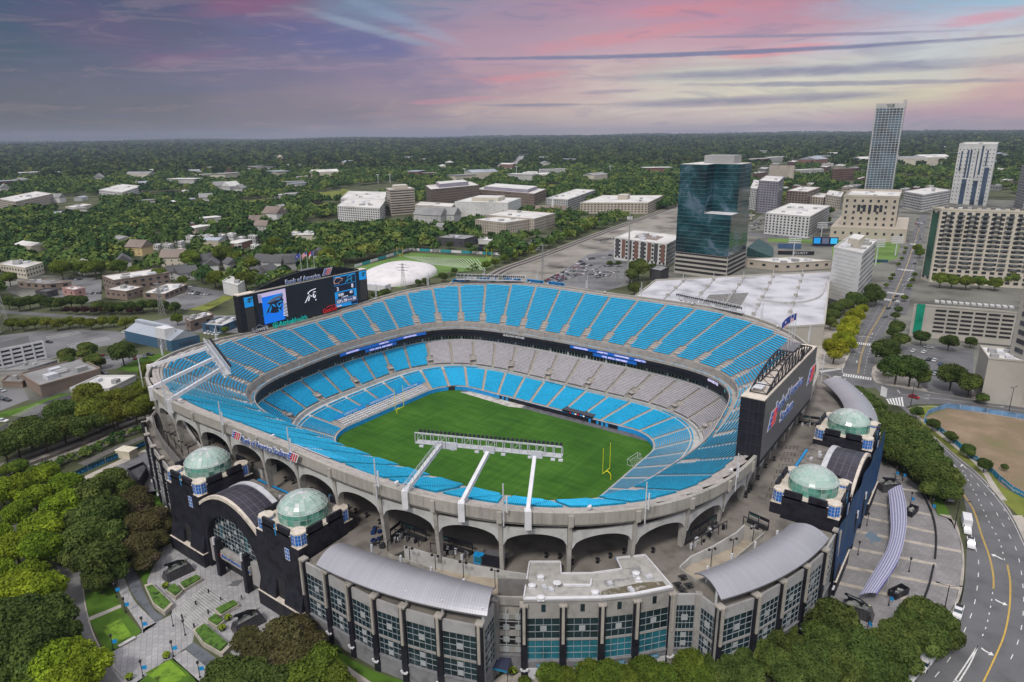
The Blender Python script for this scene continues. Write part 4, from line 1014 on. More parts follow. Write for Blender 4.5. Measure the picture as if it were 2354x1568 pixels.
quad([(1775,605),(2035,548),(2038,640),(1780,703)],M_sd,'score_field',.13);quad([(1742,710),(2080,640),(2085,720),(1750,795)],M_sgy,'score_field',.13);quad([(1990,745),(2090,720),(2092,765),(1998,785)],M_sd,'score_field',.13)
quad([(1745,820),(1840,800),(1842,835),(1748,850)],M_sgy,'score_field',.13)
def vt(txt,x,y,h,m,off=.18):
 p=xplane(*ZV(x,y),xb+off);text_mb(txt,p,r_,u_,h*.034,.05,m,vb,'screen_text',bold=.02)
vt('3',1757,578,62,M_sw);vt('8',1995,515,62,M_sw);vt('0:00',1785,663,44,M_sw);vt('40',1968,612,44,M_sw);vt('2 QUARTER',1835,683,18,M_sw)
vt('1ST',1760,780,44,M_sw);vt('&',1846,757,24,M_sw);vt('70',1875,752,46,M_sw);vt('BALL ON',1938,725,15,M_sw);vt('30',2020,712,44,M_sw);vt('3:24 PM',1758,838,20,M_sw)
bird=[(.0,.45),(.12,.75),(.30,.95),(.60,.92),(.98,.62),(.80,.52),(.92,.40),(.70,.38),(.55,.22),(.48,.0),(.40,.18),(.2,.1),(.05,.2)]
ob=xplane(*ZV(1708,480),xb+.16);plate_poly(bird,ob,r_,u_,n_,6.6,3.9,.0,M_sor,vb,'emblem');plate_poly([(x*.86+.06,y*.80+.1)for x,y in bird],ob,r_,u_,n_,6.6,3.9,.03,M_sd,vb,'emblem');
text_mb('B',ob+r_*.9+u_*1.3,r_,u_,1.2,.04,M_sor,vb,'screen_text',bold=.03)
oc=xplane(*ZV(1885,440),xb+.16);cat_head(oc,r_,u_,n_,6.0,3.6,None,M_sd,M_scy,vb,.0)
for(x,y)in((262,780),(2140,345)):cat_head(xplane(*ZV(x,y),xb+.12),r_,u_,n_,3.8,2.6,None,M_sd,M_scy,vb,.0)
def truss_arch(parent,xc,dirn,y0,y1,z0,hpk,wid,m,name='roof_truss'):
 ys=np.linspace(y0,y1,15);z=lambda y:z0+hpk*(1-((2*(y-y0)/(y1-y0)-1))**2)
 for xo in(0,wid):
  mb=MB()
  for a,b in zip(ys,ys[1:]):
   mb.beam((xc+xo*dirn,a,z(a)+.3),(xc+xo*dirn,b,z(b)+.3),.35,.35);mb.beam((xc+xo*dirn,a,z0+.4),(xc+xo*dirn,b,z0+.4),.3,.3)
   mb.beam((xc+xo*dirn,a,z0+.4),(xc+xo*dirn,b,z(b)+.3),.2,.2);mb.beam((xc+xo*dirn,b,z0+.4),(xc+xo*dirn,b,z(b)+.3),.22,.22)
  mb.build(name,m,parent)
 mb=MB()
 for a,b in zip(ys,ys[1:]):mb.beam((xc,a,z(a)+.3),(xc+wid*dirn,a,z(a)+.3),.2,.2);mb.beam((xc,a,z(a)+.3),(xc+wid*dirn,b,z(b)+.3),.15,.15)
 mb.build('truss_bracing',m,parent)
 return z
zf=truss_arch(vb,xb-.6,-1,ya+9,yb-5,zb+.4,4.8,3.2,M_black)
bp=MB();ys=np.linspace(ya+10,yb-6,20);bp.grid([[(xb-.9,y,zb+.6)for y in ys],[(xb-.9,y,zf(y))for y in ys]]);bp.build('truss_screen',M_black,vb)
mb=MB();mb.box((xb-2.2,3,zf(3)+.6),(3.4,9,.3));mb.build('truss_deck',M_meshg,vb)
pA,pB=xplane(*ZV(915,470),xb+.0),xplane(*ZV(1475,350),xb+.0)
text_mb('Bank of America',(xb+.05,pA[1],zb+.95),r_,u_,2.3,.3,M_white,vb,'sign_lettering',xs=1.0,bold=.045)
text_mb('Bank of America',(xb+.28,pA[1],zb+.95),r_,u_,2.3,.1,M_signblue,vb,'sign_lettering',xs=1.0,bold=-.025)
flag_mark((xb+.1,pB[1]+2.0,zb+1.6),r_,u_,3.0,vb)
M_teals=mat('sign_teal',(.0,.42,.37),.4,0,emit=.25);M_reds=mat('sign_script_red',(.75,.02,.02),.4,0)
p=xplane(*ZV(820,1205),xb+.6)+[0,0,1.6];text_mb('Atrium',p,r_,u_,2.5,.2,M_teals,vb,'sign_lettering',bold=.03);p=xplane(*ZV(1035,1140),xb+.6)+[0,0,1.6];text_mb('Health',p+u_*-.2,r_,u_,2.5,.2,M_teals,vb,'sign_lettering')
p=xplane(*ZV(762,1182),xb+.6)+[0,0,1.6];mb=MB()
for k in range(20):a,b=k*math.pi/10,(k+1)*math.pi/10;mb.beam(p+r_*1.4*math.cos(a)+u_*1.4*math.sin(a),p+r_*1.4*math.cos(b)+u_*1.4*math.sin(b),.22,.22)
for k in range(4):mb.beam(p-u_*(1.1-k*.35),p+r_*(.8-.1*k)+u_*(-.5+k*.4),.16,.16);mb.beam(p-u_*(1.1-k*.35),p-r_*(.8-.1*k)+u_*(-.5+k*.4),.16,.16)
mb.beam(p-u_*1.3,p+u_*1.1,.16,.16);mb.build('sign_emblem',M_teals,vb)
p=xplane(*ZV(1535,985),xb+.6)+[0,0,1.6];text_mb('CocaCola',p,r_+u_*.02,u_+r_*.25,2.1,.25,M_reds,vb,'sign_lettering',xs=.78,bold=.03)
mb=MB();mb.tube([p+u_*2.4+r_*2.5,p+u_*3.0+r_*5,p+u_*2.9+r_*8,p+u_*2.3+r_*9],.14,5);mb.tube([p+u_*-.1+r_*.5,p+u_*.0+r_*3,p+u_*.2+r_*6.5],.12,5);mb.build('sign_swash',M_reds,vb)
p=xplane(*ZV(385,1330),xb+.6)+[0,0,1.6];lw,lh=8.0,2.9
house=[(0,0),(1,0),(1,.68),(.75,.68),(.5,1.0),(.25,.68),(0,.68)]
plate_poly(house,p,r_,u_,n_,lw,lh*1.3,0,M_white,vb,'sign_panel');plate_poly([(x*.95+.025,y*.92+.03)for x,y in house],p,r_,u_,n_,lw,lh*1.3,.05,mat('sign_dark',(.01,.012,.03),.5,0),vb,'sign_panel')
text_mb("LOWE'S",p+n_*.1+r_*.6+u_*.55,r_,u_,1.45,.06,M_white,vb,'sign_lettering',xs=1.15,bold=.05)
for k in range(4):mb=MB();mb.beam((xb-3,ya+8+k*20,34),(xb-3,ya+8+k*20,za+.5),.9,.9);mb.build('support',M_black,vb)
xo=117.2;vb2=thing('video_board','giant board on the right rim, its grey back panel with blue lettering facing the street','video board',(114,1,33))
y0,y1,z0,z1=-28.6,31.5,35.2,55.2
mb=MB();mb.box(((xo+110.8)/2,(y0+y1)/2,z0),(xo-110.8,y1-y0,z1-z0),0,0,True);mb.build('cabinet',M_black,vb2)
mb=MB();mb.box(((xo+110.8)/2,(y0+y1)/2,z1+.02),(xo-110.8+.2,y1-y0+.2,.25),0,0,True);mb.build('cabinet_top',M_ledge,vb2)
mb=MB();mb.box((xo+.1,(y0+y1)/2+.9,z0+1.6),(.2,y1-y0-1.2,z1-z0-1.8),0,0,True);mb.build('rear_panel',M_meshg,vb2)
mb=MB();mb.box((110.6,(y0+y1)/2,z0+1),(.25,y1-y0-3,z1-z0-2),0,0,True);mb.build('main_screen',M_screen,vb2)
seam=MB()
for k in range(1,4):seam.box((112+k*1.35,y0-.03,z0),(.05,.06,z1-z0),0,0,True)
for k in range(1,6):seam.box((114,y0-.035,z0+k*3.3),(6.2,.06,.05),0,0,True)
seam.build('panel_seams',mat('seam_grey',(.05,.05,.06),.5,0),vb2)
zf2=truss_arch(vb2,xo-.6,-1,y0+4,y1-4,z1+.3,5.2,4.6,M_black);
mb=MB();mb.box((xo-2.9,7,zf2(7)+.7),(4.4,10,.3));mb.build('truss_deck',M_meshg,vb2)
bp=MB();bp.add([(xo-.3,11,z1-1.5),(xo-.3,15.5,z1-1.5),(xo-.3,14.0,z1+4),(xo-.3,10.5,z1+4)],[(0,1,2,3)]);bp.build('truss_screen',M_black,vb2)
for k in range(6):mb=MB();mb.tube([(xo-5.2,y0+5+k*.9,z1+.5),(xo-4.6,y0+5+k*.9,z1+1.6),(xo-2.2,y0+5+k*.9,z1+1.6)],.3,6);mb.build('duct',M_whitemetal,vb2)
ry=np.array([0,1.,0])
for dx_,m_,bb in((.25,M_white,.06),(.42,M_signblue,-.025)):
 text_mb('Bank of America',(xo+dx_,y0+12.5,47.2),ry,(0,0,1),3.6,.1,m_,vb2,'sign_lettering',xs=.92,bold=bb);text_mb('Stadium',(xo+dx_,y0+18.5,42.0),ry,(0,0,1),3.6,.1,m_,vb2,'sign_lettering',xs=.95,bold=bb)
for yy in(y0+5.5,y0+50.5):
 q=MB();q.add([(xo+.22,yy-.7,44.2),(xo+.22,yy+3.9,44.2),(xo+.22,yy+6.2,50.2),(xo+.22,yy+1.6,50.2)],[(0,1,2,3)]);q.build('emblem_backing',M_white,vb2)if False else None
 flag_mark((xo+.3,yy,44.5),ry,(0,0,1),4.6,vb2)
for k in range(4):mb=MB();mb.beam((114.5,y0+6+k*16,28),(114.5,y0+6+k*16,z0+.5),1.2,1.2);mb.build('support',M_conc,vb2)
# flags
M_flagw=mat('flag_white',(.65,.62,.62),.7,.1,1);M_flagr=mat('flag_red',(.55,.03,.05),.7,.1,1);M_flagb=mat('flag_blue',(.03,.05,.25),.7,.1,1)
def flag(base,h,kind,label,hang=.45):
 t_=thing('flagpole',label,'flag',tuple(base));mb=MB();mb.tube([base,(base[0],base[1],base[2]+h)],[.12,.07],6);mb.build('pole',M_whitemetal,t_)
 L,H=3.6,2.2;top=base[2]+h-.2;d=unit([-_r[0],-_r[1],0])
 n=10;cells={}
 for i in range(n):
  for j in range(13):
   u,v=i/n,j/13
   def P(a,b):return(base[0]+d[0]*L*a*.72,base[1]+d[1]*L*a*.72+.25*math.sin(a*7+b),top-H*b-hang*L*a*a*1.3)
   if kind=='us':m_='b' if(u<.4 and j<7)else('r' if j%2==0 else 'w')
   elif kind=='nc':m_='b' if u<.33 else('r' if j<6.5 else 'w')
   else:m_='w' if(.4<u<.55 and 4<j<9)else 'b'
   cells.setdefault(m_,MB()).add([P(u,v),P(u+1/n,v),P(u+1/n,v+1/13),P(u,v+1/13)],[(0,1,2,3)])
 fl=None
 for k,mb in cells.items():
  mm={'r':M_flagr,'w':M_flagw,'b':M_flagb}[k];mb.build('flag_cloth',mm,t_)
for y_,k,l in((0,'navy','dark blue state flag on the leftmost pole above the far video board'),(4,'us','national flag with stars and stripes above the far video board'),(8,'nc','red white and blue state flag above the far video board')):
 flag((xb-2.2,y_,zf(y_)),9.5,k,l)
for y_,k,l in((4,'navy','dark blue flag on the near pole above the right video board'),(7.5,'us','stars and stripes flag hanging above the right video board'),(11,'nc','red and white state flag above the right video board')):
 flag((xo-3,y_,zf2(y_)+.7),10.5,k,l,.5)
# floodlight racks
LAMP=MB()
def rack(ends,tL,tR,label,nl=34):
 """three booms rising from the rim to a long lighting gantry"""
 base=(float((tL[0]+tR[0])/2),float((tL[1]+tR[1])/2),float(tL[2]));t_=thing('floodlight_gantry',label,'floodlights',base,'floodlight gantries over the stands')
 tL,tR=np.array(tL,float),np.array(tR,float);d=tR-tL;L=np.linalg.norm(d);d/=L
 n_in=np.array([-tL[0]-tR[0],-tL[1]-tR[1],0.]);n_in-=d*(n_in@d);n_in=unit(n_in);nb=19
 fr=MB();H,Wd=3.0,1.9
 for z_,w_ in((0,0),(H,0),(0,Wd),(H*.62,Wd)):fr.beam(tL+n_in*w_+np.array([0,0,z_]),tR+n_in*w_+np.array([0,0,z_]),.2,.2)
 for k in range(nb):
  p=tL+d*L*k/(nb-1);q=p+n_in*Wd
  fr.beam(p,p+[0,0,H],.14,.14);fr.beam(q,q+[0,0,H*.62],.14,.14);fr.beam(p,q,.13,.13);fr.beam(p+[0,0,H],q+[0,0,H*.62],.13,.13)
 for k in range(0,nb-1,3):
  p=tL+d*L*k/(nb-1);q=tL+d*L*(k+1)/(nb-1);fr.beam(p,q+[0,0,H],.1,.1)
 fr.build('gantry_frame',M_whitemetal,t_)
 fl=MB();fl.beam((tL+tR)/2*1+n_in*Wd/2-d*L/2,(tL+tR)/2+n_in*Wd/2+d*L/2,Wd,.08);fl.build('catwalk',mat('grating',(.42,.43,.45),.6,.1,2),t_)
 for f in(.14,.22,.48,.80):
  bx=MB();p=tL+d*L*f-n_in*.3;bx.beam(p+[0,0,.3],p+d*3.0+[0,0,.3],.4,1.9);bx.build('control_box',M_whitemetal,t_)
 lamps=LAMPM.setdefault('m',None)
 for k in range(nl):
  p=tL+d*L*(k+.5)/nl+n_in*(Wd+.2)+np.array([0,0,H*.62+.7])
  mb=MB();c=p;a=math.atan2(n_in[1],n_in[0])
  mb.tube([c-n_in*.1+[0,0,.12],c+n_in*.35+[0,0,-.05]],[.32,.46],10);mb.beam(c-[0,0,.7],c,.1,.1)
  mb.build('floodlight',M_black,t_)
 for f in(.03,.25,.42,.6,.78,.93,.98):p=tL+d*L*f;bx=MB();bx.beam(p-[0,0,.7],p+d*1.1-[0,0,.7],.7,.5);bx.build('junction_box',M_white,t_)
 for i,(b,e)in enumerate(ends):
  b,e=np.array(b,float),np.array(e,float);bm=MB();bm.beam(b,e,.9,1.15)
  v=unit([b[0],b[1],0]);bm.beam(b+[0,0,.5],b-[0,0,4.3],1.5,1.7,up=tuple(v));bm.build('boom',M_white,t_)
  if i==0:
   rl=MB();s_=unit(np.cross(e-b,(0,0,1)))
   for sg in(-.5,.5):
    for hh_ in(.7,1.2):rl.beam(b+s_*sg+[0,0,.5+hh_],e+s_*sg+[0,0,.5+hh_],.07,.07)
    for k in range(12):q=b+(e-b)*k/11+s_*sg;rl.beam(q+[0,0,.4],q+[0,0,1.8],.07,.07)
   for a_,b_ in(((-.9,-.9),(.9,-.9)),((.9,-.9),(.9,.9)),((.9,.9),(-.9,.9)),((-.9,.9),(-.9,-.9))):
    rl.beam(b+[a_[0],a_[1],1.7],b+[b_[0],b_[1],1.7],.07,.07);rl.beam(b+[a_[0],a_[1],.6],b+[a_[0],a_[1],1.7],.07,.07)
   rl.build('handrail',M_whitemetal,t_)
 return t_
LAMPM={}
tL=at(955,1018,48.0);tR=at(1291,1052,48.0)
def boom_end(px,py,z=48.2):return at(px,py,z)
def rimp(px,py):
 best=min(range(NS),key=lambda i:(lambda d:(1177+FOC*(d@_r)/(d@_fw)-px)**2+(784-FOC*(d@_u)/(d@_fw)-py)**2)(np.array([RIM[i][0]-CX,RIM[i][1]-CY,RIMZ[i]-CZ])));return np.array([*offset(RIM,.8)[best],RIMZ[best]+.6])
rack([(rimp(932,1145),boom_end(1012,1025)),(rimp(1062,1170),boom_end(1121,1042)),(rimp(1214,1182),boom_end(1229,1052))],tL,tR,'white floodlight gantry on three booms in front of the green field')
tL2=at(470,795,50.0);tR2=at(517,862,50.0)
rack([(rimp(398,918),boom_end(505,850,50)),(rimp(365,885),boom_end(495,822,50)),(rimp(356,850),boom_end(478,800,50))],tL2,tR2,'white floodlight gantry on three booms over the far left blue stand')
def frack(pl,pr,zb,label):
 a,b=at(*pl,zb),at(*pr,zb);rack([(rimp(pl[0]+20,pl[1]+15),a+(b-a)*.1),(rimp((pl[0]+pr[0])/2,(pl[1]+pr[1])/2+15),(a+b)/2),(rimp(pr[0]-20,pr[1]+15),a+(b-a)*.9)],a,b,label)
frack((1051,641),(1208,645),45.2,'lighting gantry on the far rim above the row of blue name boards');frack((1560,686),(1712,719),45.0,'lighting gantry on the far right rim in front of the white roof')
# rim masts, name boards, the rim sign
base=None
def rim_mast(s):
 p=samp(offset(RIM,1.9),s);z=sval(RIMZ,s);n=samp(normals(RIM),s);t=np.array([-n[1],n[0]])
 t_=thing('rim_mast','slim white mast on the stadium rim with a short side antenna','mast',(p[0],p[1],z-3.0),'white masts round the rim')
 mb=MB();mb.box((p[0],p[1],z-3.0),(.24,.24,10.8),0,0,True);mb.build('pole',M_whitemetal,t_)
 mb=MB();mb.box((p[0]+t[0]*.8,p[1]+t[1]*.8,z+.6),(.3,.3,4.2),0,0,True);mb.beam((p[0],p[1],z+1),(p[0]+t[0]*.8,p[1]+t[1]*.8,z+1),.12,.12);mb.build('antenna',M_white,t_)
for b in range(0,NUA):
 if 0<=b%24<=1 or b%24==23:continue
 if b%2==1:rim_mast(b/NUA+.0015)
 if b%3==0:
  p=samp(offset(RIM,-1.2),b/NUA+.006);z=sval(RIMZ,b/NUA+.006);mb=MB();mb.box((p[0],p[1],z+.55),(.9,.5,.5),b*.3,0,True);mb.cyl((p[0],p[1]+.5,z+.5),.35,.6,8);o=mb.build('rim_speaker',M_white,stadium)
for k,(x,y,txt)in enumerate(((831,1190,'SAM MILLS'),(1008,1192,'JAKE DELHOMME'),(1177,1201,'JORDAN GROSS'),(1332,1217,'STEVE SMITH SR.'),(1480,1236,'WESLEY WALLS'))):
 P2=PX_(1280,400)(x,y);rp=rimp(P2[0],P2[1]+7);i=int(np.argmin(np.linalg.norm(RIM-rp[:2],axis=1)));n=normals(RIM)[i];p=RIM[i];t=np.array([n[1],-n[0]])
 mb=MB();mb.box((p[0],p[1],RIMZ[i]+.5),(10.5,.3,1.7),math.atan2(t[1],t[0]),0,True)
 o=mb.build('name_board',M_cyan,None,base=(p[0],p[1],RIMZ[i]+.5));o['label']='long blue name board standing on the far rim';o['category']='sign';o['group']='blue name boards on the far rim'
 mb=MB();mb.box((p[0]-n[0]*.17,p[1]-n[1]*.17,RIMZ[i]+.8),(9.6,.06,1.1),math.atan2(t[1],t[0]),0,True);mb.build('sign_face',M_black,o)
 text_mb(txt,(p[0]-n[0]*.28,p[1]-n[1]*.28,RIMZ[i]+1.0),(t[0],t[1],0),(0,0,1),.75,.04,M_sl,o,'lettering',align='CENTER')
yS=-109.9
qa,qb=yplane(*PX_(500,1500,800,2091)(1075,410),yS),yplane(*PX_(500,1500,800,2091)(1505,560),yS)
rs=thing('rim_sign','blue and white stadium name lettering with two red flag marks along the arches','sign',(float(qa[0]),yS,float(qa[2]-1)))
L_=np.linalg.norm(qb-qa);r3=(qb-qa)/L_
for dy,m_,bb in((-.1,M_white,.055),(-.35,M_signblue,-.03)):
 text_mb('Bank of America Stadium',qa+[0,dy,0],r3,(0,0,1),2.0,.15,m_,rs,'sign_lettering',xs=L_/26.6,bold=bb)
flag_mark(qa+np.array([-5.0,-.2,0.2]),(1,0,0),(0,0,1),2.4,rs);flag_mark(qb+np.array([.6,-.2,-.2]),(1,0,0),(0,0,1),2.4,rs)
mb=MB();mb.beam(qa+[-1,.5,.2],qb+[1,.5,.2],.2,.2);mb.build('sign_frame',M_whitemetal,rs)
for(x0,x1,y0_,y1_)in((10.5,26.5,-104.9,-97.5),(-18,-8,-106.8,-104.2),(36,43.5,-105.2,-102.4)):
 zc=43.6;mb=MB();mb.add([(x0,y0_,zc+.3),(x1,y0_,zc+.3),(x1,y1_,zc-3.6*(y1_-y0_)/7.4),(x0,y1_,zc-3.6*(y1_-y0_)/7.4)],[(0,1,2,3)]);mb.build('seat_cover',M_white,stadium)
# goals
def goalpost(x,sgn,label,h=13.7,base=None,zb=0.,rz=None,up=10.67):
 t_=thing('goal_post',label,'goal post',(x+sgn*2.,0,zb)if base is None else base)
 mb=MB();mb.tube([(x+sgn*2,0,0),(x+sgn*2,0,1.8),(x+sgn*1.6,0,2.6),(x+sgn*.8,0,3.0),(x,0,3.05)],.17,8);mb.build('gooseneck',M_yellow,t_)
 mb=MB();mb.tube([(x,-2.82,3.05),(x,2.82,3.05)],.12,8);mb.build('crossbar',M_yellow,t_)
 for s_ in(-1,1):mb=MB();mb.tube([(x,s_*2.82,3.05),(x,s_*2.82,13.72)],.10,8);mb.build('upright',M_yellow,t_)
 return t_
goalpost(-54.86,-1,'yellow football goal post at the far left end of the green field');goalpost(54.86,1,'yellow football goal post at the near right end of the field')
sg=thing('soccer_goal','white-framed soccer goal with net on the right edge of the field','goal',(57.5,20,0));mb=MB()
a,b=np.array([56.5,14.5,0]),np.array([57.2,22.2,0]);
for q in(a,b):mb.tube([q,q+[0,0,2.44],q+[1.2,0,2.3],q+[2.4,0,0],q],.07,6)
mb.tube([a+[0,0,2.44],b+[0,0,2.44]],.07,6);mb.tube([a+[1.2,0,2.3],b+[1.2,0,2.3]],.05,6);mb.tube([a+[2.4,0,0],b+[2.4,0,0]],.05,6);mb.build('frame',M_white,sg)
nt=MB()
for k in range(1,15):q=a+(b-a)*k/15;nt.tube([q+[1.2,0,2.3],q+[2.4,0,0]],.012,3)
for k in range(1,6):nt.tube([a+[1.2+1.2*k/6,0,2.3-2.3*k/6],b+[1.2+1.2*k/6,0,2.3-2.3*k/6]],.012,3)
nt.build('net',M_white,sg)
ZFp=PX_(1280,1200)
bt=thing('bench_terrace','terrace of white bench rows behind blue boards at the left end of the field','terrace',(-64,0,0))
for k in range(4):
 mb=MB();mb.box((-62.0-k*1.35,0,.2),(1.35,56-k*.5,2.2+k*.43),0,0,True);mb.build('terrace_step',M_conc_l,bt)
for k in range(4):
 for j in range(12):
  y_=-25.5+j*4.6;mb=MB();mb.box((-61.9-k*1.35,y_,2.85+k*.43),(.55,3.9,.12));mb.box((-62.15-k*1.35,y_-1.6,2.4+k*.43),(.3,.2,.5),0,0,True);mb.box((-62.15-k*1.35,y_+1.6,2.4+k*.43),(.3,.2,.5),0,0,True);mb.build('bench',M_white,bt)
mb=MB();mb.box((-67.0,0,3.0),(.3,57,1.2),0,0,True);mb.build('recess_wall',M_dark,bt)
for y_,txt in((-19,'CHARLOTTE FC'),(1,'TEPPER SPORTS & ENTERTAINMENT'),(19.5,'CAROLINA PANTHERS')):
 mb=MB();mb.add([(-66.7,y_-9,4.2),(-66.7,y_+9,4.2),(-67.4,y_+9,5.9),(-67.4,y_-9,5.9)],[(0,1,2,3)]);o=mb.build('blue_board',M_cyan,bt)
 text_mb(txt,(-66.8,y_,4.6),(0,1,0),(-.37,0,.93),.95,.05,M_white,o,'lettering',align='CENTER',xs=.8)
mb=MB();q=samp(offset(RG['R0'],.1),tunnel_s);n=samp(normals(RG['R0']),tunnel_s);rz=math.atan2(n[1],n[0]);mb.box((q[0]+n[0]*1.2,q[1]+n[1]*1.2,.0),(2.9,5.2,2.0),rz,0,True);mb.build('tunnel_mouth',M_dark,stadium)
mb=MB();mb.box((q[0]+n[0]*7.5,q[1]+n[1]*7.5,3.35),(12,5.6,1.6),rz,0,True);mb.build('tunnel_cover',M_seat,stadium)if False else None
dg=thing('dugout','black roofed dugout recess with a long results board on the far sideline','dugout',(17,46,0));mb=MB()
mb.box((17,45.6,0),(16,6.6,3.0),0,0,True);mb.build('shell',M_black,dg);mb=MB();mb.box((17,42.2,1.9),(9.5,.2,1.0),0,0,True);mb.build('results_board',M_sd,dg)
for k in range(6):mb=MB();mb.box((13.4+k*1.45,42.05,2.1),(.9,.1,.5),0,0,True);mb.build('board_tile',(M_signred,M_sl,M_sw)[k%3],dg)
mb=MB();mb.box((17,45.6,3.0),(16.2,6.8,.12),0,0,True);mb.build('roof',mat('dugout_floor',(.05,.05,.06),.8,.1,.5),dg)
g=MB();poly_fill([(-20500,-2500),(4500,-2500),(15500,21500),(-20500,21500)],[pod_outer],G0,g);structure('ground',g,mat('ground',(.075,.085,.045),.95,.35,.03,coord='World',detail=9,spec=.1))
# grounds
M_asph=mat('asphalt',(.115,.115,.12),.9,.14,.12,coord='World',detail=8)
M_asph2=mat('fresh_asphalt',(.045,.045,.05),.9,.15,.2,coord='World')
M_walk=mat('pavement',(.36,.33,.29),.9,.14,.25,coord='World',detail=7)
M_lawn=mat('lawn_grass',(.065,.13,.018),.95,.28,.12,coord='World',detail=8,spec=.1)
M_lawn2=mat('dry_grass',(.14,.16,.035),.95,.3,.08,coord='World',detail=8,spec=.1)
M_dirt=mat('bare_earth',(.205,.155,.105),.95,.32,.10,coord='World',detail=8,spec=.1,col2=(.16,.15,.075))
M_ballast=mat('ballast',(.22,.205,.185),.95,.22,1.2,coord='World',detail=8)
M_line=mat('road_paint',(.62,.62,.60),.7,.12,1.5,coord='World');M_yline=mat('yellow_road_paint',(.55,.36,.05),.7,.12,1.5,coord='World')
def pavers(name,c1,c2,sc,ang=0.):
 m=bpy.data.materials.new(name);m.use_nodes=True;t=NT(m.node_tree);b=t.n['Principled BSDF']
 P=t.new('ShaderNodeNewGeometry').outputs['Position'];mp=t.new('ShaderNodeMapping');t.l.new(P,mp.inputs[0]);mp.inputs['Rotation'].default_value=(0,0,ang)
 br=t.new('ShaderNodeTexBrick');t.l.new(mp.outputs[0],br.inputs[0]);br.inputs['Color1'].default_value=(*c1,1);br.inputs['Color2'].default_value=(*[x*.82 for x in c1],1);br.inputs['Mortar'].default_value=(*c2,1)
 br.inputs['Scale'].default_value=sc;br.inputs['Mortar Size'].default_value=.035;br.inputs['Brick Width'].default_value=1.0;br.inputs['Row Height'].default_value=.8
 f=t.noise(P,.15,6);hs=t.new('ShaderNodeHueSaturation');t.l.new(br.outputs[0],hs.inputs['Color']);t.put(hs.inputs['Value'],t.math('ADD',.6,t.math('MULTIPLY',f,.75)))
 t.l.new(hs.outputs[0],b.inputs['Base Color']);b.inputs['Roughness'].default_value=.85;return m
M_pave=pavers('grey_pavers',(.33,.325,.33),(.19,.185,.19),.62,.5)
M_pave2=pavers('dark_pavers',(.21,.215,.23),(.12,.12,.13),.8,.2)
M_pave3=pavers('plaza_pavers',(.235,.225,.225),(.14,.135,.135),.75,-.35)
GEO={}
lay=[0]
def area(name,zf,pts,m,lift=.02,kind='structure',label=None,**kw):
 P=[zf(x,y,G0)[:2]for x,y in pts];mb=MB();poly_fill([tuple(q)for q in P],[],G0+lift,mb);o=mb.build(name,m);o['kind']=kind
 return o
def ribbon(name,P,w_,m,lift,z=None,kind='structure'):
 """flat strip of constant width along ground points"""
 P=np.array([q[:2]for q in P]);t=np.gradient(P,axis=0);t/=np.linalg.norm(t,axis=1)[:,None];n=np.stack([-t[:,1],t[:,0]],1);zz=G0+lift
 mb=MB();mb.grid([[(*q,zz)for q in P+n*w_/2],[(*q,zz)for q in P-n*w_/2]]);o=mb.build(name,m);o['kind']=kind;return o
def curve(zf,pts,n=40):
 """smooth curve through ground points (Catmull-Rom)"""
 P=[zf(x,y,G0)[:2]for x,y in pts];return cr(P,n)
def cr(P,n=40):
 P=[np.array(q[:2],float)for q in P];P=[2*P[0]-P[1]]+P+[2*P[-1]-P[-2]];out=[];k=max(2,n//(len(P)-3))
 for i in range(1,len(P)-2):
  for j in range(k):
   t=j/k;a,b,c,d=P[i-1:i+3];out.append(.5*((2*b)+(-a+c)*t+(2*a-5*b+4*c-d)*t*t+(-a+3*b-3*c+d)*t**3))
 out.append(P[-2]);return out
def between(name,zf,A,B,m,lift,n=40):
 a,b=curve(zf,A,n),curve(zf,B,n);k=min(len(a),len(b));ia=np.linspace(0,len(a)-1,k).round().astype(int);ib=np.linspace(0,len(b)-1,k).round().astype(int)
 mb=MB();mb.grid([[(*a[i],G0+lift)for i in ia],[(*b[i],G0+lift)for i in ib]]);o=mb.build(name,m);o['kind']='structure';return o
def flipfix():
 for o in list(COL.objects):
  if o.get('kind')=='structure' and o.type=='MESH' and len(o.data.polygons):
   if o.data.polygons[0].normal.z<-.5:o.data.flip_normals()
def kerb(zf,pts,label=None,n=30):
 P=curve(zf,pts,n);mb=MB()
 for a,b in zip(P,P[1:]):mb.beam((*a,G0+.08),(*b,G0+.08),.3,.18)
 o=mb.build('kerb',M_walk);o['kind']='structure'
# right-hand streets
rA=[(1360,545),(1460,655),(1590,770),(1760,960),(1900,1180),(1960,1450),(1955,1750),(1930,2000),(1860,2170),(1700,2390),(1560,2600),(1450,2760)]
rB=[(1395,545),(1540,690),(1700,860),(1870,1010),(2060,1165),(2250,1390),(2400,1680),(2560,2000),(2650,2300),(2650,2600),(2550,2800),(2450,2950)]
between('road',Zr2,rA,rB,M_asph,.03,60)
area('road',Zr2,[(900,430),(1110,425),(1180,270),(1230,130),(1320,0),(1480,0),(1420,110),(1330,330),(1300,470),(1320,520),(1450,545),(1720,590),(2050,640),(2420,705),(2420,790),(2050,695),(1750,672),(1600,672),(1520,700),(1420,660),(1330,560),(1150,560),(1000,520),(890,500)],M_asph,.035)
Z3=ZM(2560,300);Z2=ZM(1280,400);Z1=ZM(0,400)
area('road',Z3,[(1305,1620),(1395,1440),(1480,1290),(1530,1180),(1570,1090),(1610,1000),(1640,930),(1690,930),(1672,1020),(1650,1120),(1620,1250),(1590,1400),(1545,1620)],M_asph,.03)
area('road',Z3,[(440,1075),(900,1110),(1540,1120),(1560,1090),(900,1085),(560,1062),(440,1050)],M_asph,.025)
area('road',Z3,[(1470,1210),(2354,1290),(2354,1260),(1480,1195)],M_asph,.022)
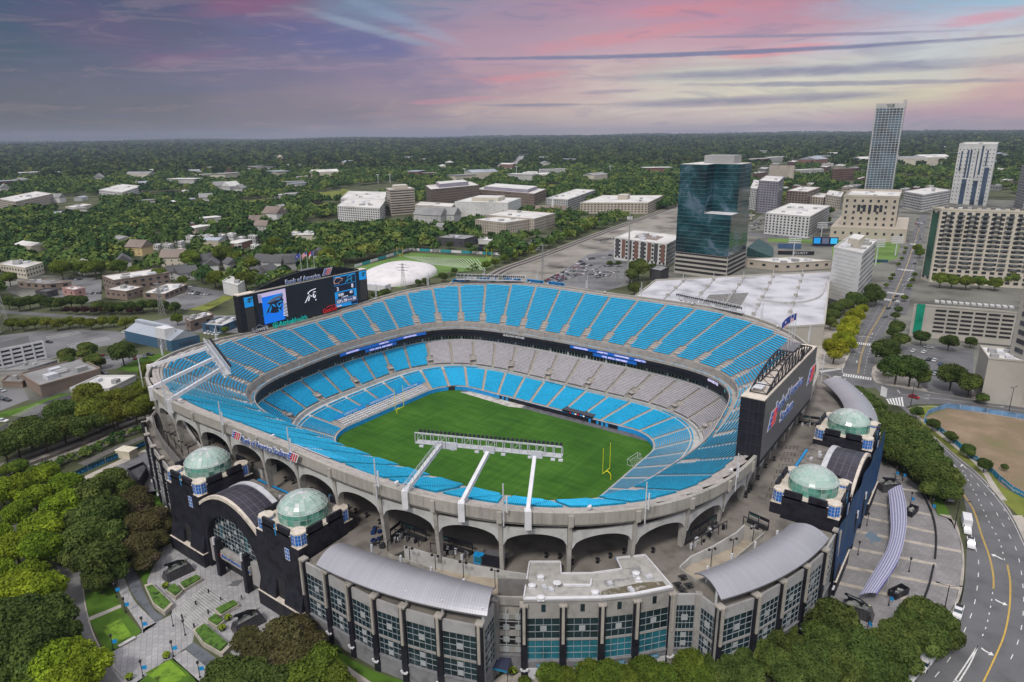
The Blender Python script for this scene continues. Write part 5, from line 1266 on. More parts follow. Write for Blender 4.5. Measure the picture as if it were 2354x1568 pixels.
area('pavement',Zr2,[(905,100),(1090,160),(1150,330),(1110,425),(960,425),(905,440)],M_walk,.02)
area('pavement',Zr2,[(1310,420),(1380,360),(1700,420),(2050,560),(2354,640),(2354,700),(1720,590),(1450,545),(1330,520),(1300,470)],M_walk,.025)
area('parking_lot',Zr2,[(1500,270),(1740,255),(2010,300),(1990,640),(1700,590),(1620,520),(1560,400)],M_asph,.04)
area('lot_ground',Zr2,[(1660,770),(1830,690),(2450,780),(2900,1000),(2900,1500),(2354,1310),(2200,1240),(2110,1100),(1900,940),(1760,830)],M_dirt,.02)
area('grass_verge',Zr2,[(1560,700),(1700,680),(1830,690),(1660,770),(1760,850),(2110,1120),(2200,1240),(2354,1320),(2354,1480),(2200,1330),(2050,1160),(1860,1000),(1700,860),(1600,770)],M_lawn2,.028)
between('pavement',Zr2,[(1560,715),(1700,800),(1860,925),(2060,1085),(2160,1230),(2240,1340)],[(1585,740),(1690,825),(1850,950),(2030,1100),(2130,1250),(2190,1330)],M_walk,.05)
area('pavement',Zr2,[(2270,1440),(2340,1440),(2600,1800),(2500,1850)],M_walk,.05)
def line(zf,pts,m=None,w_=.16,dash=None,lift=.05,name='road_marking',n=60):
 P=curve(zf,pts,n);m=m or M_line
 if not dash:return ribbon(name,P,w_,m,lift)
 P=np.array(P);d=np.r_[0,np.cumsum(np.linalg.norm(np.diff(P,axis=0),axis=1))];s=0;mb=MB()
 while s+dash[0]<d[-1]:
  a=np.array([np.interp(s,d,P[:,k])for k in(0,1)]);b=np.array([np.interp(s+dash[0],d,P[:,k])for k in(0,1)]);t=unit(b-a);nn=np.array([-t[1],t[0]])*w_/2
  mb.add([(*(a-nn),G0+lift),(*(b-nn),G0+lift),(*(b+nn),G0+lift),(*(a+nn),G0+lift)],[(0,1,2,3)]);s+=dash[0]+dash[1]
 o=mb.build(name,m);o['kind']='structure'
line(Zr2,[(1925,1285),(2000,1400),(2060,1580),(2110,1720),(2138,1850),(2140,1945)],M_yline,.15);line(Zr2,[(1932,1285),(2007,1400),(2067,1580),(2117,1720),(2145,1850),(2147,1945)],M_yline,.15)
line(Zr2,[(2235,1780),(2255,1900),(2250,2080),(2215,2260),(2150,2420),(2070,2590)],M_yline,.15);line(Zr2,[(2242,1780),(2262,1900),(2257,2080),(2222,2260),(2157,2420),(2077,2590)],M_yline,.15)
line(Zr2,[(1930,1130),(2030,1310),(2110,1480),(2185,1620),(2225,1770)],None,.22,(1.0,2.6));line(Zr2,[(1940,1100),(2110,1330),(2200,1490),(2290,1650),(2330,1800),(2350,1980),(2345,2150),(2310,2320),(2230,2500)],None,.18,(2.2,4.5))
line(Zr2,[(2060,1180),(2180,1340),(2270,1500)],None,.16,(1.5,4));line(Zr2,[(1935,1420),(2030,1700),(2038,1860),(2010,2060),(1950,2220),(1860,2400),(1720,2580)],None,.18,(2.5,4.5))
line(Zr2,[(2138,1970),(2125,2060),(2095,2200),(2050,2310)],None,.22,(1.0,2.4));line(Zr2,[(1785,1000),(1905,1130)],None,.2)
line(Zr,[(2035,1315),(1960,1430),(1870,1563),(1800,1660)],None,.3);line(Zr,[(2035,1315),(1985,1430),(1905,1563),(1840,1680)],None,.3);line(Zr,[(1870,1555),(1912,1560)],None,.3)
line(Zr2,[(1595,770),(1700,870),(1860,1030),(2050,1195),(2240,1420),(2380,1700)],None,.13)
for x in(0,):pass
line(Zr2,[(1395,0),(1350,80),(1280,200),(1230,330),(1205,460)],M_yline,.16,n=30);line(Zr2,[(1402,0),(1357,80),(1287,200),(1237,330),(1212,460)],M_yline,.16,n=30)
line(Zr2,[(1440,0),(1400,90),(1330,200),(1280,330),(1250,470)],None,.16,(2,4));line(Zr2,[(1360,0),(1310,90),(1240,210),(1170,370)],None,.16,(2,4));line(Zr2,[(1210,205),(1305,212)],None,.5);line(Zr2,[(1165,300),(1110,400),(1110,460),(1205,467)],None,.2);line(Zr2,[(1480,600),(1660,625),(1900,650),(2354,720)],None,.18);line(Zr2,[(1480,575),(1500,597)],None,.4)
line(Z3,[(1635,1010),(1560,1240),(1480,1440),(1420,1563)],M_yline,.3,n=20);line(Z3,[(1610,1100),(1540,1300),(1440,1500)],None,.25,(3,5));line(Z3,[(1655,1050),(1590,1280),(1500,1500)],None,.25,(3,5))
def crosswalk(zf,a,b,c,d,n=12,lift=.055,m=None):
 A,B,C_,D=[zf(*q,G0)[:2]for q in(a,b,c,d)];mb=MB()
 for k in range(n):
  u0,u1=(k+.2)/n,(k+.75)/n
  mb.add([(*(A+(B-A)*u0),G0+lift),(*(A+(B-A)*u1),G0+lift),(*(D+(C_-D)*u1),G0+lift),(*(D+(C_-D)*u0),G0+lift)],[(0,1,2,3)])
 for s_,e_ in((A,B),(D,C_)):
  t=unit(e_-s_);nn=np.array([-t[1],t[0]])*.12;mb.add([(*(s_-nn),G0+lift+.01),(*(e_-nn),G0+lift+.01),(*(e_+nn),G0+lift+.01),(*(s_+nn),G0+lift+.01)],[(0,1,2,3)])
 o=mb.build('crosswalk',m or M_line);o['kind']='structure'
crosswalk(Zr2,(1110,462),(1305,492),(1305,508),(1100,478),12);crosswalk(Zr2,(1370,548),(1412,568),(1405,625),(1362,612),11);crosswalk(Zr2,(940,443),(1085,425),(1100,432),(955,455),10);crosswalk(Zr2,(1050,478),(1095,485),(1075,498),(1025,490),5)
crosswalk(Zr2,(1200,245),(1315,258),(1310,272),(1195,258),8);crosswalk(Z3,(1372,1505),(1500,1522),(1496,1532),(1366,1515),14);crosswalk(Z3,(1412,1460),(1530,1475),(1526,1484),(1408,1469),14);crosswalk(Z3,(1500,1303),(1600,1312),(1598,1320),(1496,1311),12);crosswalk(Z3,(1568,1128),(1640,1133),(1638,1140),(1565,1134),10)
crosswalk(Zr2,(1400,640),(1520,625),(1530,690),(1420,670),6)
def arrow(zf,a,b,bend=0.,s=1.0):
 A,B=zf(*a,G0)[:2],zf(*b,G0)[:2];d=unit(B-A);n=np.array([-d[1],d[0]]);L=np.linalg.norm(B-A);w_=.16*s
 pts=[A+d*L*u*.7+n*bend*L*u*u for u in np.linspace(0,1,6)];e=pts[-1];dd=unit(pts[-1]-pts[-2]);nn=np.array([-dd[1],dd[0]]);tip=e+dd*L*.35
 mb=MB();z=G0+.06
 for p,q in zip(pts,pts[1:]):mb.add([(*(p-nn*w_),z),(*(q-nn*w_),z),(*(q+nn*w_),z),(*(p+nn*w_),z)],[(0,1,2,3)])
 mb.add([(*(e-nn*.55*s),z),(*tip,z),(*(e+nn*.55*s),z)],[(0,1,2)]);o=mb.build('road_arrow',M_line);o['kind']='structure'
arrow(Zr2,(2205,1745),(2148,1705),.2,1.6);arrow(Zr2,(2155,2020),(2215,2065),.25,1.6);arrow(Zr2,(2060,2355),(2115,2410),.25,1.6);arrow(Zr2,(1915,1103),(1945,1095),.2,1.3)
arrow(Zr2,(1235,320),(1215,312),.1,.9);arrow(Zr2,(1205,370),(1190,385),.1,.9);arrow(Zr2,(1300,195),(1320,185),.1,.9);arrow(Zr2,(1660,632),(1700,638),.1,.9);arrow(Zr2,(1670,608),(1705,614),.1,.9);arrow(Zr2,(2180,688),(2215,693),.1,.9)
plR=[(1130,1150),(1250,1000),(1330,1030),(1520,1150),(1650,1260),(1760,1440),(1890,1480),(1925,1700),(1925,1850),(1880,2040),(1800,2180),(1500,2300),(900,2150),(900,2000),(1000,1800),(1090,1400)]
area('plaza',Zr2,plR,M_pave3,.02)
for a,b in(((1240,1220),(1640,1275)),((1200,1330),(1720,1440)),((1160,1430),(1740,1560)),((1090,1650),(1750,1780)),((1050,1780),(1920,1945)),((1010,1890),(1700,2050)),((1100,1530),(1920,1690))):
 ribbon('paving_band',[Zr2(*a,G0),(Zr2(*a,G0)+Zr2(*b,G0))/2,Zr2(*b,G0)],1.5,mat('band_paving',(.37,.33,.28),.9,.15,.4,coord='World'),.035)
line(Zr2,[(1250,1218),(1640,1277)],M_white,.3,n=4,lift=.045)
between('lawn',Zr2,[(1660,1260),(1740,1370),(1760,1440)],[(1700,1180),(1790,1330),(1845,1440)],M_lawn,.03)
between('pavement',Zr2,[(1765,1430),(1890,1500),(1925,1700),(1920,1850),(1880,2040),(1790,2200)],[(1850,1440),(1925,1640),(1940,1750),(1935,1850),(1895,2040),(1800,2200)],M_walk,.04)
kerb(Zr2,[(1845,1440),(1925,1640),(1935,1850),(1895,2040),(1780,2240)]);kerb(Zr2,[(1600,780),(1700,866),(1865,1015),(2055,1175),(2245,1400),(2390,1680)])
kerb(Zr2,[(1310,470),(1330,520),(1450,548),(1720,594),(2354,698)]);kerb(Zr2,[(1555,705),(1650,690),(1850,700),(2354,780)])
# left side: plaza, steps, lawns, road
ply=[(1130,640),(1240,560),(1900,900),(2250,1180),(2150,1240),(1800,1150),(1640,1150),(1340,1230),(1190,1100),(1080,900),(1020,780)]
area('plaza',Zl,[(1100,650),(1235,575),(1500,700),(1900,1010),(2230,1190),(2120,1350),(1850,1560),(1500,1290),(1340,1220),(1180,1100),(1020,900),(1000,760)],M_pave,.02)
area('plaza',Zl,[(1180,1100),(1340,1225),(1330,1290),(1190,1400),(1130,1420),(960,1563),(860,1600),(720,1390),(820,1330),(940,1250),(1000,1190)],M_pave,.03)
stp=MB()
for k in range(16):
 u=k/15;a=Zl(1410-210*u*.98+0,905+175*u,G0)[:2];b=Zl(1640-300*u,1060+160*u,G0)[:2]
 stp.beam((*a,G0+.30-.018*k),(*b,G0+.30-.018*k),.45,.10)
o=stp.build('plaza_steps',mat('step_stone',(.34,.34,.33),.85,.15,.5,coord='World'));o['kind']='structure'
area('lawn',Zl,[(580,960),(770,900),(830,1030),(615,1120)],M_lawn,.03);area('lawn',Zl,[(620,1140),(835,1048),(980,1220),(930,1255),(760,1355),(720,1340)],M_lawn,.03);area('lawn',Zl,[(940,1563),(1195,1398),(1380,1563),(1300,1640),(1000,1640)],M_lawn,.03)
area('flower_bed',Zl,[(700,1190),(830,1130),(910,1240),(780,1300)],mat('bed_green',(.12,.22,.015),.95,.35,.5,coord='World'),.045);area('flower_bed',Zl,[(1000,1500),(1170,1410),(1290,1520),(1150,1600)],mat('bed_green',(.12,.22,.015)),.045)
area('path',Zl,[(610,1118),(832,1028),(838,1048),(622,1140)],M_walk,.045)
between('path',Zl,[(790,860),(850,1000),(960,1170),(990,1220)],[(860,850),(920,990),(1010,1090),(1080,1160)],M_pave,.03);between('path',Zl,[(1180,1400),(1300,1500),(1390,1600)],[(1280,1340),(1400,1440),(1480,1520)],M_pave,.03)
between('basement_lane',Zl,[(860,780),(900,930),(1010,1080),(1080,1160)],[(930,780),(985,920),(1060,1060),(1130,1110)],mat('lane_dark',(.10,.11,.125),.8,.2,.4,coord='World'),.025);between('basement_lane',Zl,[(1280,1330),(1380,1420),(1480,1500)],[(1340,1290),(1440,1360),(1520,1430)],mat('lane_dark',(.10,.11,.125)),.025)
between('road',Zl,[(390,760),(420,960),(450,1150),(540,1360),(680,1563),(760,1680)],[(560,800),(575,960),(600,1110),(650,1260),(730,1400),(870,1563)],pavers('road_pavers',(.175,.17,.17),(.12,.12,.12),1.1,.9),.02);kerb(Zl,[(565,800),(578,960),(605,1110),(655,1260),(735,1400),(875,1563)])
area('road',Zl,[(0,480),(150,480),(150,530),(60,600),(0,680)],M_asph,.02)
area('lawn',Zl,[(950,790),(1130,640),(1060,760),(1000,900)],M_lawn,.03);area('lawn',Zl2,[(960,1290),(1080,1270),(1230,1560),(1100,1560)],M_lawn,.03);area('grass_verge',Zl,[(2160,1240),(2354,1370),(2354,1330),(2200,1200)],M_lawn,.03)
between('grass_verge',Zn,[(0,1190),(200,1370),(420,1490),(640,1563)],[(0,1270),(200,1440),(400,1563),(560,1640)],M_lawn,.03);between('pavement',Zn,[(0,1260),(200,1430),(400,1570),(560,1660)],[(-60,1290),(140,1470),(330,1600),(480,1700)],M_walk,.035)
area('pavement',Zk,[(-100,1101),(0,1030),(100,1000),(500,1030),(1000,960),(1150,880),(1300,900),(1400,1101),(700,1300)],M_walk,.02)
area('service_yard',Zl2,[(540,1215),(860,1060),(1010,990),(1060,1150),(1080,1300),(900,1330),(700,1290),(600,1270)],mat('yard_asphalt',(.14,.14,.15),.9,.15,.3,coord='World'),.03);area('pavement',Zl2,[(520,1200),(840,1050),(1000,985),(1010,1000),(860,1075),(700,1140),(560,1225)],M_walk,.04)
area('pavement',Zl2,[(560,1200),(700,1140),(880,1140),(900,1200),(720,1290),(580,1260)],M_walk,.045)
rail_mid=[Zl2(-200,1215,G0),Zl2(0,1137,G0),Zl2(300,1030,G0),Zl2(580,925,G0),Zl2(880,800,G0),Zl2(1150,695,G0)]
far_rail=[Z2(1090,1140,G0),Z2(1300,1060,G0),Z2(1540,970,G0),Z2(1800,870,G0),Z2(2050,780,G0),Z2(2354,668,G0),Z2(2500,610,G0)]
RAIL=cr(rail_mid+[(-165,-10),(-170,80),(-158,160)]+far_rail,220)
ribbon('ballast_bed',RAIL,15,M_ballast,.04)
area('embankment',Zl2,[(0,1165),(300,1060),(600,950),(1000,800),(1130,740),(1130,800),(990,850),(760,950),(500,1060),(200,1150),(0,1200)],M_ballast,.03)
M_rail=mat('rail_steel',(.09,.07,.06),.6,.2,1);M_tie=mat('timber_ties',(.06,.052,.045),.9,.2,1)
for off,lbl in((-3.4,'upper railway track running along the left edge of the stadium'),(2.6,'lower railway track running along the left edge of the stadium')):
 P=np.array(RAIL);t=np.gradient(P,axis=0);t/=np.linalg.norm(t,axis=1)[:,None];n=np.stack([-t[:,1],t[:,0]],1);C_=P+n*off
 t_=thing('railway_track',lbl,'railway',(float(C_[0][0]),float(C_[0][1]),G0))
 mb=MB();mb.grid([[(*q,G0+.12)for q in C_+n*1.35],[(*q,G0+.12)for q in C_-n*1.35]]);mb.build('ties',M_tie,t_)
 for s_ in(-.75,.75):
  mb=MB();Q=C_+n*s_
  mb.grid([[(*q,G0+.14)for q in Q+n*.09],[(*q,G0+.30)for q in Q+n*.09],[(*q,G0+.30)for q in Q-n*.09],[(*q,G0+.14)for q in Q-n*.09]]);mb.build('rail',M_rail,t_)
ribbon('service_track_bed',cr([Zl2(560,1090,G0),Zl2(750,1000,G0),Zl2(990,900,G0)],20),4,mat('dark_ballast',(.10,.095,.09),.95,.2,1),.06)
fence_n=[0]
def screen_fence(zf,pts,h,label,m=None,post=True,grp=None,name='screen_fence',th=.08):
 P=[zf(*q,G0)for q in pts];t_=thing(name,label,'fence',tuple(P[0]),grp);mb=MB()
 for a,b in zip(P,P[1:]):mb.beam((a[0],a[1],G0+h/2+.1),(b[0],b[1],G0+h/2+.1),th,h)
 mb.build('screen',m or M_bluef,t_)
 if post:
  for a,b in zip(P,P[1:]):
   L=np.linalg.norm(b-a);k=max(1,int(L/4))
   for j in range(k):q=a+(b-a)*j/k;pb=MB();pb.box((q[0],q[1],G0),(.12,.12,h+.2),0,0,True);pb.build('post',M_whitemetal,t_)
 return t_,P
M_bluef=mat('blue_screen_cloth',(.012,.20,.36),.7,.25,.3,coord='World')
M_bluef2=mat('faded_blue_screen',(.13,.25,.42),.7,.25,.3,coord='World')
t_,P=screen_fence(Zl2,[(500,1188),(610,1130),(730,1080),(845,1035)],2.2,'dark blue screen fence with faded letters beside the railway yard',mat('navy_screen',(.01,.06,.10),.7,.2,.5))
text_mb('CAROLINA PANTHERS',P[0]+[.5,-.2,.6],P[-1]-P[0],(0,0,1),1.15,.04,M_cyan,t_,'lettering',xs=1.6)
t_,P=screen_fence(Zl2,[(912,1005),(1000,962)],2.2,'short dark blue screen fence next to the cream shed',mat('navy_screen',(.01,.06,.10)));text_mb('PANTHERS',P[0]+[.3,-.2,.6],P[-1]-P[0],(0,0,1),1.1,.04,M_cyan,t_,'lettering',xs=1.2)
screen_fence(Zr2,[(1665,790),(1690,745),(1750,722),(1825,700)],2.2,'pale blue screen fence at the corner of the bare lot',M_bluef2)
screen_fence(Zr2,[(1825,700),(2000,722),(2200,752),(2400,785)],2.2,'pale blue screen fence along the far side of the bare lot',M_bluef2)
t_,P=screen_fence(Zr2,[(1665,800),(1770,860),(1880,950),(1980,1040),(2090,1110),(2180,1200),(2270,1275),(2354,1320),(2450,1360)],2.0,'bright blue screen fence curving between the bare lot and the street')
for i in(1,3,5,6):
 a,b=P[i],P[i+1];text_mb('KEEP POUNDING',a+(b-a)*.2+[-.15,-.1,.75],b-a,(0,0,1),.7,.03,M_white,t_,'lettering')
sh=thing('equipment_shed','small cream flat-roofed shed on the kerb by the railway yard','shed',tuple(Zl2(880,1040)));c=Zl2(880,1035);mb=MB();mb.box((c[0],c[1],G0),(6.5,4,3.2),.35,0,True);mb.build('wall',mat('cream_wall',(.52,.47,.36),.8,.1,.6),sh);mb=MB();mb.box((c[0],c[1],G0+3.2),(7,4.4,.25),.35,0,True);mb.build('roof',mat('cream_roof',(.6,.56,.46),.8,.1,.6),sh)
q=[Zl2(*p_,G0)[:2]for p_ in((890,1190),(970,1270),(1025,1170),(1000,1140))];bk=thing('black_canopy','low black triangular canopy beside the left facade','canopy',(*[float(v)for v in q[0]],G0));mb=MB();mb.prism(q,G0+2.6,G0+3.2);mb.build('slab',mat('canopy_slab',(.06,.06,.065),.6,.2,.5),bk);wall_line(q,G0+3.2,G0+4.2,.35,M_black,'edge_beam',bk,True);wall_line(q,G0,G0+2.6,.3,M_blackwall,'wall',bk,True)
M_hedge=mat('hedge_green',(.06,.13,.015),.95,.4,.9,coord='World',detail=8);M_kst=mat('planter_stone',(.36,.33,.28),.85,.14,.5,coord='World')
def planter(zf,pts,h,label,hh=.45):
 P=[zf(*q,G0)[:2]for q in pts];c=np.mean(P,0);t_=thing('planter',label,'planter',(float(c[0]),float(c[1]),G0));mb=MB();mb.prism(P,G0,G0+h);mb.build('stone_wall',M_kst,t_)
 Q=[c+(q-c)*.84 for q in P];mb=MB();mb.prism(Q,G0+h-.1,G0+h+hh);mb.build('hedge',M_hedge,t_)
planter(Zl,[(1235,905),(1365,840),(1400,868),(1270,945)],.9,'long stone planter with a clipped hedge below the left cat statue');planter(Zl,[(1145,950),(1205,905),(1265,955),(1215,1000)],1.1,'square stone planter with grass left of the wide steps')
planter(Zl,[(1480,1085),(1620,1015),(1655,1045),(1520,1125)],.9,'long stone planter with a clipped hedge by the right cat statue');planter(Zl,[(1430,1160),(1490,1115),(1550,1165),(1500,1205)],1.1,'square stone planter with grass right of the wide steps')
planter(Zl,[(1000,920),(1050,905),(1200,1050),(1140,1110),(1060,1050)],1.3,'curved raised lawn bed at the left end of the steps',.15);planter(Zl,[(1335,1230),(1410,1180),(1600,1340),(1540,1400),(1400,1320)],1.3,'raised bed of shrubs at the right end of the steps',.5)
bn_=thing('stone_bench','low pale stone bench at the end of the flower lawn','bench',tuple(Zl(875,1290)));a,b=Zl(820,1325),Zl(935,1262);mb=MB();mb.beam(a+[0,0,.45],b+[0,0,.45],.9,.2);mb.build('seat',M_conc_l,bn_);mb=MB();mb.beam(a+(b-a)*.1+[0,0,.18],a+(b-a)*.9+[0,0,.18],.5,.34);mb.build('base',M_kst,bn_)
# cat statues
def skin(name,joints,edges,m,parent=None,sub=2,loc=(0,0,0),rz=0,sc=1.0,root=0):
 me=bpy.data.meshes.new('s');me.from_pydata([j[:3]for j in joints],edges,[]);o=bpy.data.objects.new('s',me);COL.objects.link(o)
 md=o.modifiers.new('s','SKIN');md.use_smooth_shade=True
 for i,j in enumerate(joints):
  r=j[3];me.skin_vertices[0].data[i].radius=(r,r)if not hasattr(r,'__len__')else r;me.skin_vertices[0].data[i].use_root=(i==root)
 ss=o.modifiers.new('u','SUBSURF');ss.levels=sub
 dg=bpy.context.evaluated_depsgraph_get();dg.update();res=bpy.data.meshes.new_from_object(o.evaluated_get(dg));bpy.data.objects.remove(o);bpy.data.meshes.remove(me)
 res.name=name;res.materials.clear();res.materials.append(m)
 for p in res.polygons:p.use_smooth=True
 ob=bpy.data.objects.new(name,res);COL.objects.link(ob);ob.parent=parent;ob.location=loc;ob.rotation_euler[2]=rz;ob.scale=(sc,)*3;return ob
CATJ=[(0,0,1.05,.42),(.75,0,1.12,.40),(1.45,0,1.15,.46),(1.95,.05,1.45,.30),(2.4,.1,1.5,.27),(2.75,.12,1.38,.17),(-.7,0,1.0,.40),(-1.3,0,.85,.12),(-2.0,.1,.55,.09),(-2.6,.3,.8,.07),(1.75,.38,.75,.2),(2.2,.42,.35,.14),(2.6,.42,.12,.13),(1.4,-.38,.7,.2),(1.1,-.42,.3,.14),(1.45,-.42,.1,.13),(-.75,.4,.65,.26),(-.35,.46,.35,.15),(-.95,.46,.1,.13),(-.9,-.4,.65,.26),(-1.4,-.46,.4,.15),(-1.9,-.46,.12,.13),(2.3,.28,1.78,.08),(2.32,-.1,1.78,.08)]
CATE=[(0,1),(1,2),(2,3),(3,4),(4,5),(0,6),(6,7),(7,8),(8,9),(2,10),(10,11),(11,12),(2,13),(13,14),(14,15),(6,16),(16,17),(17,18),(6,19),(19,20),(20,21),(4,22),(4,23)]
M_bronze=mat('black_bronze',(.015,.018,.022),.35,.2,1,metal=.6,spec=.5)
M_granite=mat('black_granite',(.03,.028,.032),.3,.25,1.2,spec=.5)
def statue(c,rz,label):
 c=np.array(c,float);t_=thing('cat_statue',label,'statue',(c[0],c[1],G0),'bronze big cat statues on granite plinths',rz=0)
 pl=MB();L,Wd,H=3.9,2.0,2.6;co,si=math.cos(rz),math.sin(rz)
 def W(x,y,z):return(c[0]+x*co-y*si,c[1]+x*si+y*co,G0+z)
 v=[W(-L,-Wd,0),W(L,-Wd,0),W(L,Wd,0),W(-L,Wd,0),W(-L*.78,-Wd*.62,H),W(L*.86,-Wd*.62,H-.3),W(L*.86,Wd*.62,H-.3),W(-L*.78,Wd*.62,H)]
 pl.add(v,[(4,5,6,7),(0,1,5,4),(1,2,6,5),(2,3,7,6),(3,0,4,7)]);pl_=pl.build('plinth',M_granite,t_)
 jn=MB();V=[np.array(q)for q in v]
 for f in(.25,.5,.75):
  for(a,b,a2,b2)in((0,1,4,5),(1,2,5,6),(2,3,6,7),(3,0,7,4)):jn.beam(V[a]+(V[a2]-V[a])*f,V[b]+(V[b2]-V[b])*f,.05,.05)
 for f in np.linspace(.08,.92,8):
  for(a,b,a2,b2)in((0,1,4,5),(2,3,6,7)):jn.beam(V[a]+(V[b]-V[a])*f,V[a2]+(V[b2]-V[a2])*f,.05,.05)
 jn.build('tile_joints',mat('joint_grey',(.12,.12,.12),.8,0),pl_)
 tp=MB();tp.add([W(-L*.6,-Wd*.5,H+.05),W(L*.7,-Wd*.5,H-.15),W(L*.5,0,H+.75),W(-L*.3,0,H+.55),W(-L*.6,Wd*.5,H+.05),W(L*.7,Wd*.5,H-.15)],[(0,1,2,3),(3,2,5,4),(1,5,2),(0,3,4)]);tp.build('rock',mat('rock_bronze',(.14,.15,.14),.6,.3,1),t_)
 sp=MB();sp.beam(W(-L*.7,-Wd*.55,H+.08),W(-L*.2,-Wd*.55,H+.04),.35,.2);sp.build('spotlight',mat('pale_yellow',(.7,.68,.3),.5,0),t_)
 skin('cat',CATJ,CATE,M_bronze,t_,1,loc=(0,0,H+.15),rz=rz,sc=1.25)
a,b=Zl(1150,850)[:2],Zl(1270,795)[:2];dA=math.atan2(*(a-b)[::-1])
statue((*(a+b)/2+np.array([.5,.6]),G0),math.atan2(a[1]-b[1],a[0]-b[0]),'crouching black cat statue on a granite plinth left of the wide steps')
a,b=Zl(1650,1205)[:2],Zl(1780,1140)[:2];statue((*(a+b)/2,G0),math.atan2(a[1]-b[1],a[0]-b[0]),'crouching black cat statue right of the wide steps')
a,b=Zr2(1350,1265)[:2],Zr2(1500,1255)[:2];statue((*(a+b)/2,G0),math.atan2(a[1]-b[1],a[0]-b[0]),'black cat statue at the far end of the striped canopy')
a,b=Zr(1110,1075)[:2],Zr(1250,1125)[:2];statue((*(a+b)/2+np.array([.5,1.0]),G0),math.atan2(a[1]-b[1],a[0]-b[0]),'black cat statue at the near end of the striped canopy')
# striped canopy on the right plaza
def stripe_mat():
 m=bpy.data.materials.new('striped_cloth');m.use_nodes=True;t=NT(m.node_tree);b=t.n['Principled BSDF'];uv=t.new('ShaderNodeTexCoord').outputs['UV'];sp=t.new('ShaderNodeSeparateXYZ');t.l.new(uv,sp.inputs[0])
 f=t.smooth(t.math('ABSOLUTE',t.math('SUBTRACT',t.math('FRACT',t.math('MULTIPLY',sp.outputs[1],1.0)),.5)),.28,.34);n=t.noise(t.comb(t.math('MULTIPLY',sp.outputs[0],1.5),sp.outputs[1],0),2.0,5)
 c=t.mix(t.math('MULTIPLY',f,.8),t.ramp(n,[(.35,(.13,.13,.22)),(.65,(.24,.24,.36))]),(.48,.48,.58,1));t.l.new(c,b.inputs['Base Color']);b.inputs['Roughness'].default_value=.8;return m
M_stripe=stripe_mat();M_lav=mat('lavender_cloth',(.20,.19,.60),.8,.1,.5)
ct=thing('striped_canopy','long curved blue-and-white striped canopy winding across the right plaza','canopy',tuple(Zr(1500,500)))
A=[(1418,243),(1430,360),(1435,520),(1408,640),(1350,745),(1220,962)];B_=[(1510,200),(1535,300),(1545,380),(1543,490),(1520,620),(1470,750),(1335,950)]
za=[Zr(*q,G0+3.6)[:2]for q in A];zb_=[Zr(*q,G0+3.6)[:2]for q in B_];ca_,cb_=np.array(cr(za,50)),np.array(cr(zb_,50));k_=40
ra=np.stack([np.interp(np.linspace(0,1,k_),np.linspace(0,1,len(ca_)),ca_[:,i])for i in(0,1)],1);rb_=np.stack([np.interp(np.linspace(0,1,k_),np.linspace(0,1,len(cb_)),cb_[:,i])for i in(0,1)],1)
G=[[(*(ra[i]*(1-j/10)+rb_[i]*j/10),G0+3.6+.35*math.sin(math.pi*j/10))for i in range(k_)]for j in range(11)];mb=MB();mb.grid(G);o=mb.build('cloth',M_stripe,ct);uv=o.data.uv_layers.new(name='uv');uvs=[]
for a in range(10):
 for i in range(k_-1):uvs+=[(i,a*.6),(i+1,a*.6),(i+1,a*.6+.6),(i,a*.6+.6)]
uv.data.foreach_set('uv',np.array(uvs,'f').ravel())
mb=MB();mb.grid([[(*q,G0+3.6)for q in ra],[(*q,G0+2.9)for q in ra]]);mb.build('valance',M_lav,ct);mb=MB();mb.grid([[(*q,G0+3.6)for q in rb_],[(*q,G0+2.7)for q in rb_]]);mb.build('valance',M_lav,ct)
for side in(ra,rb_):
 for i in range(0,k_,5):mb=MB();mb.box((*side[i],G0),(.12,.12,3.5),0,0,True);mb.build('post',M_whitemetal,ct)
# street furniture
M_lampb=mat('lamp_black',(.015,.015,.018),.5,0)
def lamp_proto():
 t_=thing('street_lamp','x','street lamp',(0,0,0));mb=MB();mb.cyl((0,0,0),.28,.5,8,.16);mb.tube([(0,0,.4),(0,0,3.9)],.085,6);mb.build('pole',M_lampb,t_)
 mb=MB();mb.cyl((0,0,3.9),.16,.15,8,.28);mb.cyl((0,0,4.05),.28,.5,8,.34);mb.cyl((0,0,4.55),.38,.3,8,.05);mb.build('lantern',M_lampb,t_)
 mb=MB();mb.box((.62,0,1.9),(1.0,.05,1.0),0,0,True);mb.beam((0,0,2.95),(1.15,0,2.95),.05,.05);mb.build('banner',M_cyan,t_);return t_
lp=lamp_proto();used=[0]
def lamp(zf,x,y,label,h=4.85,banner=True,rz=0):
 global lp
 p=zf(x,y,G0);t_=place(lp,tuple(p),rz,h/4.85,label,'black lantern posts on the plazas')
 if not banner:
  for ch in list(t_.children):
   if ch.name.startswith('banner'):bpy.data.objects.remove(ch)
for i,(x,y,b,l)in enumerate(((805,980,1,'black lantern post with a blue banner nearest the big dark tree on the left'),(868,1083,1,'black lantern post with a blue banner at the top corner of the flower lawn'),(992,1220,1,'black lantern post beside the lane below the steps'),(783,1342,1,'black lantern post on the edge of the flower lawn'),(1197,1388,1,'black lantern post at the tip of the lower lawn'),(987,1524,1,'black lantern post at the left of the lower lawn'),(1380,1532,1,'black lantern post with a banner right of the lower lawn'),(1195,1178,0,'bare black post at the foot of the steps'),(1278,1240,0,'bare black post right at the foot of the steps'))):
 lamp(Zl,x,y,l,4.8,bool(b),.9)
